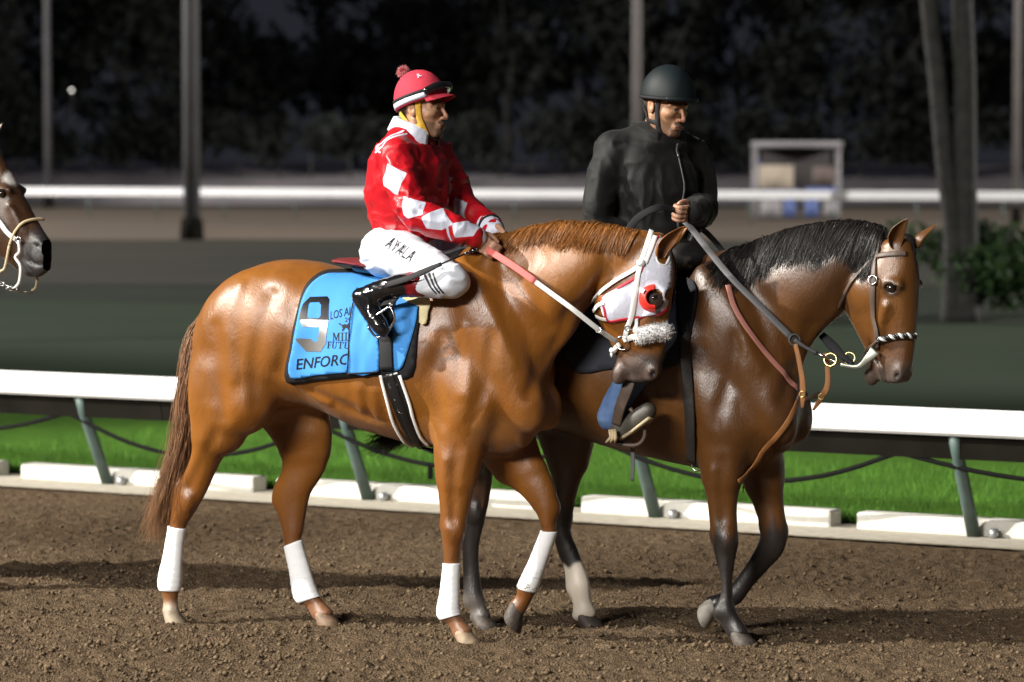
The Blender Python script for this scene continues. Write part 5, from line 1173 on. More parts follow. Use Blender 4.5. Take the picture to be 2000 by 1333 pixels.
def col_bay(V, hd, D):
    n1 = vnoise(V*5, 12)*.5+.5; n2 = vnoise(V*18, 13)*.5+.5; z = V[:, 2]; x = V[:, 0]
    c = lerp(np.array([[.064, .022, .0035]]), np.array([[.115, .044, .007]]), n1)
    top = ss(z, 1.30, 1.62)*(x < .9); c = lerp(c, np.array([[.035, .016, .008]]), top*.75)
    rear = ss(-x, .1, .6); c = lerp(c, np.array([[.035, .016, .008]]), rear*.8)
    jag = .05*vnoise(V*np.array([30, 30, 6]), 14)
    k = np.where(x > 0, .50, .56); pts = ss(-(z+jag), -k, -k+.09)
    c = lerp(c, np.array([[.014, .011, .010]]), pts)
    front = ss(x, .55, .66)*(z < 1.15)*(z > .7); c = lerp(c, np.array([[.06, .025, .010]]), front*.55)
    muz = ss(-z, -1.20, -1.10)*(x > .75); c = lerp(c, np.array([[.085, .066, .055]]), muz*.85)
    eye = np.linalg.norm(V-hd.p(D['face']['eye'][:3]), axis=1); c = lerp(c, np.array([[.035, .022, .014]]), ss(-eye, -.05, -.025)*.8)
    c = lerp(c, np.array([[.010, .008, .007]]), dark_holes(V, hd, D))
    sock = ss(-(z+jag*.7), -.27, -.25)*(x < -.2)*(V[:, 1] > 0); c = lerp(c, np.array([[.74, .66, .55]]), sock)
    grey = ss(-(z+jag*.4), -.16, -.10)*(x < 0)*(V[:, 1] < 0); c = lerp(c, np.array([[.10, .085, .075]]), grey*.7)
    return c
def col_dark(V, hd, D):
    n1 = vnoise(V*5, 22)*.5+.5; z = V[:, 2]; x = V[:, 0]
    c = lerp(np.array([[.036, .014, .005]]), np.array([[.062, .025, .007]]), n1)
    nq = np.array(D['face']['nostril'][:3]); dn = (V-nq)@np.array((.85, 0, -.53)); muz = ss(dn, -.09, -.03); c = lerp(c, np.array([[.045, .042, .042]]), muz); c = lerp(c, np.array([[.010, .008, .007]]), dark_holes(V, hd, D))
    e = np.array(D['face']['eye'][:3]); st = np.linalg.norm((V-np.array([e[0]-.005, 0, e[2]+.045]))*np.array([1, .9, .75]), axis=1)
    c = lerp(c, np.array([[.6, .58, .55]]), ss(-st, -.045, -.035))
    pts = ss(-z, -.55, -.45); return lerp(c, np.array([[.014, .012, .011]]), pts)
M_coat1 = coat_material('chestnut_coat', .39); M_coat2 = coat_material('bay_coat', .37); M_coat3 = coat_material('dark_bay_coat', .40)
M_hoofd = mat('dark_hoof', (.07, .055, .045), .6, var=.3, vscale=40, bump=.3, bscale=60); M_hoofp = mat('pale_hoof', (.34, .29, .22), .6, var=.3, vscale=40, bump=.3, bscale=60)
flat = ((1, 0, 0), (-.06, 0, 1))
hoofs1 = dict(nh=((.97, 0, -.12), (.10, 0, .99)), fh=flat, nf=flat, ff=((.62, 0, -.78), (.78, 0, .62)))
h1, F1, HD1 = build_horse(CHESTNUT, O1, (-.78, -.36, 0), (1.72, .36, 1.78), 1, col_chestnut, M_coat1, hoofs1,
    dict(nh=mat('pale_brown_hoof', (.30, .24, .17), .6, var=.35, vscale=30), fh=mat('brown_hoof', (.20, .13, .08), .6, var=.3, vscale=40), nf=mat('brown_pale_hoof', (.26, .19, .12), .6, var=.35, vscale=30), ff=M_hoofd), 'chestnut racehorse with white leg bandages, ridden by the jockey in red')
hoofs2 = dict(nh=flat, fh=flat, nf=flat, ff=((.3, 0, -.95), (.95, 0, .3)))
h2, F2, HD2 = build_horse(PONY, O2, (-1.05, -.36, 0), (1.32, .36, 1.78), 7, col_bay, M_coat2, hoofs2,
    dict(nh=M_hoofd, fh=M_hoofd, nf=M_hoofd, ff=mat('pale_sole', (.30, .28, .24), .7, var=.3, vscale=30)), 'bay lead horse with black legs and mane, carrying the rider in black')
h3, F3, HD3 = build_horse(HORSE3, O3, (-.78, -.36, 0), (1.65, .36, 2.2), 9, col_dark, M_coat3, dict(nh=flat, fh=flat, nf=flat, ff=hoofs1['ff']),
    dict.fromkeys(('nh', 'fh', 'nf', 'ff'), M_hoofd), 'dark brown horse head with white forehead mark entering at the left edge', vox=.014)
# leg bandages
M_band = mat('white_bandage', (.80, .81, .82), .85, spec=.2, var=.05, vscale=10, bump=.35, bscale=90, stretch=(.3, .3, 2.2), bdist=.006)
def band_mat():
    m = mat('muddy_bandage', (.78, .79, .80), .85, spec=.2, var=.04); t = m.node_tree; b = t.nodes['Principled BSDF']
    n = t.nodes.new('ShaderNodeTexNoise'); n.inputs['Scale'].default_value = 60; n.inputs['Detail'].default_value = 3
    g = t.nodes.new('ShaderNodeNewGeometry'); tc = t.nodes.new('ShaderNodeTexCoord'); sx = t.nodes.new('ShaderNodeSeparateXYZ'); t.links.new(tc.outputs['Object'], sx.inputs[0]); t.links.new(tc.outputs['Object'], n.inputs['Vector'])
    mz = t.nodes.new('ShaderNodeMapRange'); mz.inputs[1].default_value = .30; mz.inputs[2].default_value = .19; t.links.new(sx.outputs[2], mz.inputs[0])
    mu = t.nodes.new('ShaderNodeMath'); mu.operation = 'MULTIPLY'; t.links.new(mz.outputs[0], mu.inputs[0])
    th = t.nodes.new('ShaderNodeMapRange'); th.inputs[1].default_value = .56; th.inputs[2].default_value = .60; t.links.new(n.outputs['Fac'], th.inputs[0]); t.links.new(th.outputs[0], mu.inputs[1])
    mx = t.nodes.new('ShaderNodeMix'); mx.data_type = 'RGBA'; t.links.new(mu.outputs[0], mx.inputs[0]); mx.inputs[6].default_value = (.78, .79, .80, 1); mx.inputs[7].default_value = (.18, .14, .09, 1)
    t.links.new(mx.outputs[2], b.inputs['Base Color']); return m
for n, (a, b_), sl, mm in (('nh', (7.0, 9.45), 0, M_band), ('fh', (7.0, 9.4), .006, M_band), ('nf', (5.85, 8.4), 0, M_band), ('ff', (5.9, 8.3), 0, band_mat())):
    part('leg_bandage', *leg_rings(CHESTNUT[n], a, b_, .006, slant=sl), mm, h1)
# manes and tails
rh = np.random.default_rng(8)
M_mane1 = hair_mat('chestnut_mane', (.22, .085, .018)); M_tail1 = hair_mat('chestnut_tail', (.22, .11, .05)); M_black = hair_mat('black_mane', (.012, .010, .009), .5)
V, Fm = mane_strands(F1, TK['mane_c'], 6000, rh, .13, w=.0018, fwd=-.35, lift=.007, seg=6); o = part('mane', V, Fm, M_mane1, h1); tag(o, kind='stuff')
for p in (TK['mane_c'][-2], TK['mane_c'][-1], [1.31, 0, 1.70]):
    pass
V, Fm = guided([(-.50, -.02, 1.33), (-.575, -.05, 1.22), (-.59, -.08, 1.05), (-.61, -.10, .80), (-.66, -.11, .62), (-.725, -.10, .46), (-.775, -.08, .36)], 1200, rh, (.012, .02, .012), (.026, .04, .022), w=.0017, seg=12, wav=.018, lenvar=.3)
o = part('tail', V, Fm, M_tail1, h1); tag(o, kind='stuff')
V, Fm = mane_strands(F2, TK['p_mane'], 8000, rh, .23, w=.0019, fwd=-.25, lift=.009, seg=6, seed=4); o = part('mane', V, Fm, M_black, h2); tag(o, kind='stuff')
fl = [HD2.p(q) for q in ((.0, -.03, 1.70), (.06, -.02, 1.70), (.09, 0, 1.68))]
V, Fm = mane_strands(F2, [HD2.p((.02, 0, 1.72)), HD2.p((.06, 0, 1.71)), HD2.p((.09, 0, 1.69))], 500, rh, .16, w=.002, fwd=.9, side=-.3, lift=.01); o = part('forelock', V, Fm, M_black, h2); tag(o, kind='stuff')
V, Fm = guided([(-.86, 0, 1.30), (-.95, 0, 1.18), (-1.02, -.02, .98), (-1.10, -.03, .86), (-1.22, -.04, .77), (-1.30, -.04, .73)], 700, rh, (.012, .02, .012), (.03, .03, .018), w=.0021, wav=.02)
o = part('tail', V, Fm, M_black, h2); tag(o, kind='stuff')
V, Fm = mane_strands(F3, [(.75, 0, 1.62), (.80, 0, 1.75), (.85, 0, 1.9), (.93, 0, 2.0)], 1200, rh, .18, w=.003); o = part('mane', V, Fm, M_black, h3); tag(o, kind='stuff')
V, Fm = guided([(-.50, 0, 1.33), (-.60, 0, 1.22), (-.66, 0, 1.0), (-.68, 0, .6), (-.70, 0, .4)], 300, rh, (.012, .02, .012), (.03, .03, .02), w=.004)
o = part('tail', V, Fm, M_black, h3); tag(o, kind='stuff')
# ---------------------------------------------------------------- chestnut's tack
M_blue = mat('blue_cloth', (.055, .26, .66), .75, spec=.25, var=.05, vscale=6, bump=.25, bscale=220, bdist=.002)
M_blk = mat('black_cloth', (.012, .012, .014), .7, spec=.3)
M_blkl = mat('black_leather', (.010, .010, .011), .28, spec=.6, bump=.2, bscale=60, bdist=.003)
M_ink = mat('dark_print', (.006, .007, .014), .6, spec=.2)
M_wl = mat('white_leather', (.72, .72, .70), .5, spec=.4, var=.06, vscale=20, bump=.2, bscale=120, bdist=.002)
M_steel = mat('steel', (.55, .55, .56), .22, metal=1.0)
M_red = mat('red_trim', (.42, .012, .03), .6)
M_hood = mat('white_hood', (.60, .62, .72), .8, spec=.2, var=.05, vscale=12, bump=.5, bscale=28, bdist=.008)
M_foil = mat('silver_foil', (.16, .16, .17), .32, spec=.6, metal=.85, col2=(.60, .60, .60), vscale=4.5, detail=1.5)
M_foil2 = mat('dark_foil', (.045, .045, .048), .3, spec=.6, metal=.8, var=.5, vscale=9)

cloth = empty('saddle_cloth', O1, YAW); tag(cloth, 'sky blue saddle cloth number 9 with black border on the chestnut racehorse', 'saddle cloth')
side_patch('border_pad', F1, TK['cloth'], M_blk, cloth, .007, .022, thick=.005)
WR = (.0036, 31, (22, 9))
side_patch('blue_panel', F1, TK['blue'], M_blue, cloth, .012, .012, thick=.003, wrinkle=WR[0], wseed=WR[1], wscale=WR[2])
side_patch('folded_flap', F1, TK['fold'], M_blue, cloth, .019, .010, thick=.003, smooth_edge=2, wrinkle=.005, wseed=5, wscale=(34, 14))
P = [np.array(p) for p in TK['fold'][:5]]; q, nn = snap(F1, P, .030); part('flap_piping', *strap(q, nn, .005, .004), M_blk, cloth)
P = [np.array(p) for p in (TK['fold'][0], TK['fold'][-1])]; q, nn = snap(F1, [P[0], (P[0]+P[1])/2, P[1]], .030); part('flap_piping', *strap(q, nn, .005, .004), M_blk, cloth)
# figure nine in two tones of foil
pol = xz(TK['nine']['out']); zs = [p[1] for p in pol]; zc = 1.318
V2, Ft = patch2d(pol, [xz(TK['nine']['hole'])], .008, 0)
c = V2[Ft].mean(1)
for nm, sel, mm in (('figure_top', c[:, 1] > zc, M_foil2), ('figure_base', c[:, 1] <= zc, M_foil)):
    fc = Ft[sel]; us = np.unique(fc); mp = np.full(len(V2), -1); mp[us] = np.arange(len(us)); Q = V2[us]
    P = side_pts(F1, Q, -1, .0150); P[:, 1] -= WR[0]*(1+vnoise(np.column_stack([Q[:, 0]*WR[2][0], Q[:, 1]*WR[2][1], Q[:, 0]*3+Q[:, 1]*2]), WR[1]))
    part(nm, P, mp[fc], mm, cloth, True)
for k, txt, bold in (('t_enforc', 'ENFORC', .010), ('t_los', 'LOS AL', .006), ('t_20', '20', 0)):
    p = TK[k]; text_on('lettering', F1, txt, p[0], p[1], p[2], M_ink, cloth, .0148, bold, WR)
for k, txt in (('t_mil', 'MIL'), ('t_futu', 'FUTU')):
    p = TK[k]; serif_on('lettering', F1, txt, p[0], p[1], p[2], M_ink, cloth, .0148, WR)
V2, Ft = patch2d(xz(TK['emblem']), (), .006, 0); P = side_pts(F1, V2, -1, .0148); P[:, 1] -= WR[0]*(1+vnoise(np.column_stack([V2[:, 0]*26, V2[:, 1]*9, V2[:, 0]*3+V2[:, 1]*2]), 31)); part('running_horse_emblem', P, Ft, M_ink, cloth)

sad = empty('racing_saddle', O1, YAW); tag(sad, 'small red and black racing saddle under the jockey with black girth', 'saddle')
fs = Field((.05, -.26, 1.30), (.95, .26, 1.80), .007)
fs.chain([(.10, 0, 1.555, .012, .085), (.17, 0, 1.553, .016, .13), (.26, 0, 1.543, .018, .15), (.36, 0, 1.53, .018, .13)], k=.01, m=4, cap=.6)
V, Fq = fs.mesh(); part('red_cantle', V, Fq, mat('red_suede', (.13, .003, .006), .75), sad)
fs = Field((.05, -.30, 1.15), (.95, .30, 1.80), .007)
fs.chain([(.22, 0, 1.535, .03, .12), (.36, 0, 1.52, .03, .13), (.50, 0, 1.525, .035, .12), (.62, 0, 1.56, .035, .09), (.68, 0, 1.585, .03, .06)], k=.01, m=4)
V, Fq = fs.mesh(); part('seat', V, Fq, M_blkl, sad)
q, nn = snap(F1, TK['surcingle'], .024); part('stirrup_flap', *strap(q, nn, [.07, .066, .058, .056, .056], .008), M_blk, sad)
q, nn = snap(F1, TK['girth']+[[.66, -.05, .775], [.665, .05, .775], [.66, .15, .80]], .007); part('girth', *strap(q, nn, [.075, .075, .075, .075, .07, .07, .07, .07], .008), M_blkl, sad)
q, nn = snap(F1, TK['girth'], .014); part('girth_strap', *strap(q+np.array([0, 0, 0]), nn, .028, .006), M_blkl, sad)
for k in range(1, 4):
    c = q[0]+(q[2]-q[0])*k*.25; part('girth_buckle', *ring(c+np.array((0, -.006, 0)), .016, .003, nn[0], 14, 6), M_steel, sad)
for k in ('girth_l', 'girth_r'):
    q, nn = snap(F1, TK[k], .011); part('white_girth_edge', *strap(q, nn, .013, .010), M_wl, sad)
side_patch('cream_pad', F1, TK['cream'], mat('cream_felt', (.62, .55, .33), .9, spec=.1, var=.12, vscale=25), sad, .016, .012, thick=.008, smooth_edge=2, wrinkle=.004, wscale=(40, 40))

br = empty('racing_bridle', O1, YAW); tag(br, 'white racing bridle with red trimmed blinker hood on the chestnut head', 'bridle')
side_patch('blinker_hood', F1, TK['hood'], M_hood, br, .007, .008, holes=[TK['hood_hole'], TK['cup_hole']], smooth_edge=3, thick=.003, wrinkle=.0022, wseed=8, wscale=(30, 20))
hood_far = [[p[0], p[1], p[2]] for p in TK['hood']]
V2, Ft = patch2d(xz(hood_far), (), .012, 3); P = side_pts(F1, V2, 1, .007); part('blinker_hood', P, Ft, M_hood, br)
for k in ('trim_a', 'trim_b'):
    q, nn = snap(F1, TK[k], .011); part('red_trim', *strap(q, nn, .012, .004), M_red, br)
# ear edge of the hood
hh = TK['hood_hole']; q, nn = snap(F1, hh+hh[:1], .010); part('ear_hole_edge', *strap(q, nn, .007, .004), M_wl, br)
# blinker cup
c0 = np.array(TK['cup'][0]); nC = HD1.v((.25, -.95, .1)); c0 = c0+nC*.010; nC /= np.linalg.norm(nC); ax = HD1.v((1, .2, 0)); ax -= nC*ax.dot(nC); ax /= np.linalg.norm(ax); az = np.cross(nC, ax)
if az[2] < 0: az = -az
V = []; n = 26; m = 7
for lay in (0, .003):
    for i in range(m):
        el = i/(m-1)*1.25
        for j in range(n):
            a = R(88)+R(188)*j/(n-1); r = .061*math.cos(el*.80)
            V.append(c0-nC*.004+ax*(math.cos(a)*(r-lay))+az*(math.sin(a)*(r-lay))+nC*(.046*math.sin(el)-lay))
F = []
for l in (0, 1):
    for i in range(m-1):
        for j in range(n-1):
            b0 = l*m*n; f4 = (b0+i*n+j, b0+i*n+j+1, b0+(i+1)*n+j+1, b0+(i+1)*n+j); F.append(f4 if l == 0 else f4[::-1])
for j in range(n-1): F.append(((m-1)*n+j, (m-1)*n+j+1, m*n+(m-1)*n+j+1, m*n+(m-1)*n+j))
cup = part('red_blinker_cup', V, F, mat('red_cup', (.62, .03, .02), .35, spec=.5), br)
Vr, Fr_ = ball(c0+nC*.004, (.044, .047, .014), 24, 8, [ax, az, nC]); part('eye_opening', Vr, Fr_, mat('dark_eye_skin', (.03, .014, .008), .55, var=.3, vscale=60), cup)
Vr, Fr_ = ball(c0+nC*.011+ax*.004, (.016, .012, .010), 18, 10, [ax, az, nC]); part('eye_gleam', Vr, Fr_, M_eye, cup)
a_ = R(150); cc = c0+ax*math.cos(a_)*.055+az*math.sin(a_)*.055; q = [cc-ax*.0+nC*.02-az*.0, cc+nC*.033+ax*.004]
part('white_cup_tab', *strap([c0+ax*math.cos(a_)*.062+az*math.sin(a_)*.062+nC*.006, c0+ax*math.cos(a_)*.058+az*math.sin(a_)*.058+nC*.03, c0+ax*math.cos(a_)*.046+az*math.sin(a_)*.046+nC*.045], nC+ax*math.cos(a_)+az*math.sin(a_), .018, .004), M_wl, cup)
for nm, k, w, off in (('cheekpiece', 'cheek_a', .020, .014), ('headpiece', 'cheek_b', .018, .014), ('throat_lash', 'throat', .018, .010), ('hood_tab', 'jaw1', .016, .012), ('hood_tab', 'jaw2', .016, .012), ('hood_drop', 'drop', .014, .010)):
    q, nn = snap(F1, TK[k], off); part(nm, *strap(q, nn, w, .005), M_wl, br)
q, nn = snap(F1, [TK['cheek_a'][2]], .018); b = MB(); Mz = Matrix(np.column_stack([HD1.v((1, 0, 0)), nn[0], np.cross(HD1.v((1, 0, 0)), nn[0])]).tolist()); b.box(tuple(q[0]), (.034, .010, .026), Mz, .003); b.build('strap_keeper', M_wl, br)
q, nn = snap(F1, [TK['cheek_a'][6]], .019); part('cheek_buckle', *ring(q[0], .011, .0025, nn[0], 14, 6), M_steel, br)
q, nn = snap(F1, TK['nose'][:4], .012); part('noseband', *strap(q, nn, .022, .006), M_wl, br)
# fleece roll: a fat roll of wool tufts
q, nn = snap(F1, TK['nose'][2:], .016); far = HD1.p((.115, .02, 1.31)); q = np.vstack([q, far[None]]); P = spline(q, 4)
Vt, Ft = tube(P, [.024]+[.030]*(len(P)-2)+[.026], 12)
rw = np.random.default_rng(3); T, U, W = frames(P); n = 1500; k = rw.integers(0, len(P), n); a = rw.random(n)*6.28
d = np.cos(a)[:, None]*U[k]+np.sin(a)[:, None]*W[k]; roots = P[k]+d*.022+T[k]*(rw.random(n)-.5)[:, None]*.02
Vs, Fs, _ = strands(roots, d+rw.normal(size=(n, 3))*.35, .010+.010*rw.random(n), rw, curl=.006, w=.0022, seg=3, gravity=.1)
M_fl = mat('white_fleece', (.80, .80, .80), .95, spec=.1, bump=.8, bscale=90, bdist=.01)
fo = part('fleece_roll', Vt, Ft, M_fl, br); o = part('fleece_tufts', Vs, Fs, M_fl, fo); tag(o, kind='stuff')
q, nn = snap(F1, TK['ring'], .016); part('bit_ring', *ring(q[0], .027, .0035, nn[0]+np.array((0, 0, .1)), 22, 8), M_steel, br)
rq = q[0]
q, nn = snap(F1, TK['mouthtie'], .016); part('tongue_tie', *strap(q, nn, [.022, .016, .02], .010), M_wl, br)
V = []; bb = MB(); qq, n2 = snap(F1, [TK['mouthtie'][1], TK['mouthtie'][2]], .02); bb.box(tuple(qq[0]), (.03, .012, .02), None, .004); bb.build('tie_knot', M_wl, br)
# reins: pink rubber grip, then white leather
RN = [np.array(p) for p in TK['rein']]; RN[-1] = rq+np.array((-.02, -.004, .005))
def lerp_pts(P, n): P = np.array(P); t = np.linspace(0, len(P)-1, n); k = np.minimum(t.astype(int), len(P)-2); return P[k]+(P[k+1]-P[k])*(t-k)[:, None]
dr = RN[-1]-RN[0]; rn = np.cross(dr, (0, 0, 1)); rn = rn*np.sign(-rn[1]); rn = np.array((0, -1, .3))
part('rein_grip', *strap([RN[0], RN[1], RN[2]], rn, .027, .008), mat('pink_rubber', (.62, .13, .12), .8, bump=.6, bscale=200, bdist=.003), br)
part('rein', *strap([RN[2]-(RN[2]-RN[1])*.05, (RN[2]+RN[3])/2, RN[3], RN[4], RN[5]], rn, .020, .005), M_wl, br)
part('rein_buckle', *ring(RN[4]+np.array((0, -.006, 0)), .011, .0025, rn, 14, 6), M_steel, br)
part('rein', *strap(TK['rein_far'], (0, 1, .3), .020, .005), M_wl, br)
# mane ties near the poll
for p in ((1.215, 1.735), (1.262, 1.73)):
    s = side_pts(F1, [(p[0]+.05, p[1]-.015)], -1, .006)[0]

# whip
wh = empty('riding_whip', O1, YAW); tag(wh, 'thin black riding whip in the jockey hand, flap against his leg', 'whip')
W_ = TK['whip']; part('shaft', *tube(W_[:4], [.006, .005, .004, .0035], 8, True, 5), M_blkl, wh)
part('flap', *strap(W_[3:], (0, -1, .3), [.016, .024, .026, .024], .007), M_blk, wh)
for i in range(4):
    c = np.array(W_[1])+(np.array(W_[2])-np.array(W_[1]))*(i/4); part('grip_ring', *ring(c, .006, .0018, np.array(W_[2])-np.array(W_[1]), 10, 6), M_steel, wh)

# ---------------------------------------------------------------- bay's tack
M_brown = mat('brown_leather', (.075, .05, .038), .5, spec=.5, var=.2, vscale=15, bump=.2, bscale=60, bdist=.003)
M_grey = mat('worn_grey_leather', (.085, .085, .09), .5, spec=.4, var=.2, vscale=12)
M_tan = mat('tan_leather', (.30, .13, .045), .5, spec=.4, var=.15, vscale=20)
M_pinkl = mat('pinkish_strap', (.36, .15, .12), .6, var=.1)
M_brass = mat('brass', (.62, .48, .20), .3, metal=1.0)
pb = empty('lead_horse_bridle', O2, YAW); tag(pb, 'worn brown headstall with braided noseband and curb bit on the bay', 'bridle')
for nm, k, w, m_ in (('headstall', 'p_head', .022, M_brown), ('browband', 'p_brow', .020, M_brown), ('throat_lash', 'p_throat', .014, M_brown)):
    q, nn = snap(F2, TK[k], .007); part(nm, *strap(q, nn, w, .006), m_, pb)
q, nn = snap(F2, [TK['p_head'][3]], .013); part('headstall_buckle', *ring(q[0], .018, .004, nn[0], 16, 6), M_steel, pb)
q, nn = snap(F2, TK['p_nose'], .012); P = spline(q, 8)
for ph in range(3):
    T, U, W = frames(P); a = np.linspace(0, 9*math.pi, len(P))+ph*2.094
    part('noseband_plait', *tube(P+.007*(np.cos(a)[:, None]*U+np.sin(a)[:, None]*W), .0065, 7), M_blkl if ph < 2 else mat('white_plait', (.6, .6, .58), .6), pb)
q, nn = snap(F2, TK['p_chin'], .010); part('chin_strap', *tube(q, .007, 8, True, 4), M_brown, pb)
rg = TK['p_ring']; q0 = np.array(TK['p_bit'][0])
part('bit_shank', *strap([np.array(rg[7])+np.array((0, -.02, 0)), np.array(rg[6])+np.array((0, -.03, -.0)), np.array(rg[5])+np.array((0, -.03, 0)), np.array(rg[4])+np.array((0, -.02, 0))], (0, -1, 0), [.045, .03, .016, .014], .008), mat('bit_grey', (.25, .26, .22), .4, metal=.7), pb)
part('curb_chain', *tube([rg[3], rg[4]], .006, 8), M_steel, pb)
part('rein_ring', *ring(rg[3], .026, .005, (.1, -1, .2), 18, 8), M_brass, pb)
part('rein_ring', *ring(rg[0], .022, .004, (.6, -.8, 0), 18, 8), M_grey, pb)
part('rein_link', *tube([rg[0], rg[1], rg[2]], [.012, .007, .010], 8, True, 4), M_grey, pb)
part('rein_clip', *tube([rg[2], rg[3]], .006, 8), M_steel, pb)
part('rein', *strap(TK['p_rein'], (.3, -1, .4), .026, .005), M_grey, pb)
part('rein', *strap(TK['p_rein2'], (.3, -1, .6), .024, .005), M_grey, pb)
part('far_rein', *strap(TK['p_far_rein'], (.2, -1, .3), [.03, .04, .03, .02], .01), M_blk, pb)
part('rein_ring', *ring(np.array(TK['p_far_rein'][2])+np.array((.03, 0, -.01)), .024, .004, (.1, -1, .2), 18, 8), M_brass, pb)

pc = empty('breast_collar', O2, YAW); tag(pc, 'thin pinkish strap and hanging tan leather ends on the bay chest', 'harness')
q, nn = snap(F2, spline(TK['p_martin'], 4), .012); part('shoulder_strap', *strap(q, nn, .022, .005), M_pinkl, pc)
q, nn = snap(F2, spline(TK['p_breast'], 4), .012); part('chest_strap', *strap(q, nn, .022, .005), M_tan, pc)
for k in ('p_tan1', 'p_tan2'):
    part('tan_strap', *strap(TK[k], (.2, -1, 0), [.018, .02, .022, .024, .010], .006), M_tan, pc)
    c = np.array(TK[k][3]); part('strap_buckle', *ring(c+np.array((0, -.006, 0)), .012, .003, (.1, -1, 0), 12, 6), M_brass, pc)
part('joining_strap', *strap(TK['p_tan3'], (0, -1, 0), .018, .006), M_brown, pc)

ws = empty('western_saddle', O2, YAW); tag(ws, 'worn black western saddle with horn and stirrup on the bay', 'saddle')
M_sad = mat('saddle_leather', (.022, .020, .019), .42, spec=.5, var=.3, vscale=8, bump=.3, bscale=50, bdist=.004)
side_patch('saddle_blanket', F2, TK['p_blanket'], mat('dark_blanket', (.016, .018, .026), .9), ws, .010, .025, thick=.008)
fw = Field((-.55, -.36, 1.2), (.45, .36, 1.95), .009)
fw.chain([(-.32, 0, 1.60, .10, .14), (-.24, 0, 1.53, .05, .18), (-.10, 0, 1.50, .04, .19), (.04, 0, 1.52, .05, .19), (.14, 0, 1.555, .065, .17), (.20, 0, 1.55, .05, .14)], k=.02, m=5)
fw.ell((.15, 0, 1.60), (.07, .14, .05), k=.04)
V, Fq = fw.mesh(); part('seat', V, Fq, M_sad, ws)
hp = [(.16, 0, 1.62), (.185, 0, 1.67), (.205, 0, 1.70)]
part('horn', *tube(hp, [.028, .020, .018], 12, True, 3), M_sad, ws); part('horn_cap', *ball((.212, 0, 1.712), (.040, .040, .014)), M_sad, ws)
q, nn = snap(F2, TK['p_fender'], .035); part('fender', *strap(q, nn, [.16, .17, .13, .06, .05], .012), M_sad, ws)
q, nn = snap(F2, TK['p_cinch'], .012); part('cinch', *strap(q, nn, .045, .01), M_sad, ws)
q, nn = snap(F2, [p for p in TK['p_cinch'][-1:]], .01); part('cinch_ring', *ring(q[0]+np.array((0.0, .05, -.02)), .020, .004, (0, 1, 0), 16, 6), M_steel, ws)

# ---------------------------------------------------------------- tack of the third horse
tb = empty('racing_bridle', O3, YAW); tag(tb, 'white leather headstall, pale rope noseband and lead chain on the dark horse at left', 'bridle')
def sn3(P, off): return snap(F3, side_pts(F3, P, -1, 0), off)
x3 = lambda k: [np.array(p) for p in TK[k]]
q, nn = snap(F3, x3('x_cheek'), .009); part('cheekpiece', *strap(q, nn, .022, .005), M_wl, tb)
M_rope = mat('pale_cord', (.45, .36, .22), .7)
q, nn = snap(F3, x3('x_nose')[1:], .008); part('noseband', *tube(np.vstack([q, [q[-1]+np.array((.02, .05, .0))]]), .007, 8, True, 4), M_rope, tb)
part('jaw_cord', *tube([q[0]]+x3('x_jaw'), .007, 8, True, 4), M_rope, tb)
part('bit_shank', *tube(x3('x_shank'), .007, 8, True, 4), M_wl, tb)
part('bit_shank', *tube(x3('x_shank_far'), .006, 8, True, 4), M_rope, tb)
part('bit_ring', *ring(x3('x_shank')[0], .014, .004, (0, 1, 0), 14, 6), M_steel, tb)
CH = lerp_pts(spline(x3('x_chain'), 6), 16)
for i, c in enumerate(CH[:-1]):
    d = CH[i+1]-c; ax_ = np.array((0, 1, .2)) if i % 2 else np.array((.2, .3, 1)); ax_ = ax_-d*ax_.dot(d)/d.dot(d)
    part('chain_link', *ring(c+d*.5, .010, .003, ax_, 10, 5), M_steel, tb)
# ---------------------------------------------------------------- people
M_skin = mat('skin', attr='Col', rough=.48, spec=.4, var=.05, vscale=40, bump=.15, bscale=150, bdist=.002)
M_skin.node_tree.nodes['Principled BSDF'].inputs['Subsurface Weight'].default_value = .06
M_skin.node_tree.nodes['Principled BSDF'].inputs['Subsurface Radius'].default_value = (.01, .004, .002)

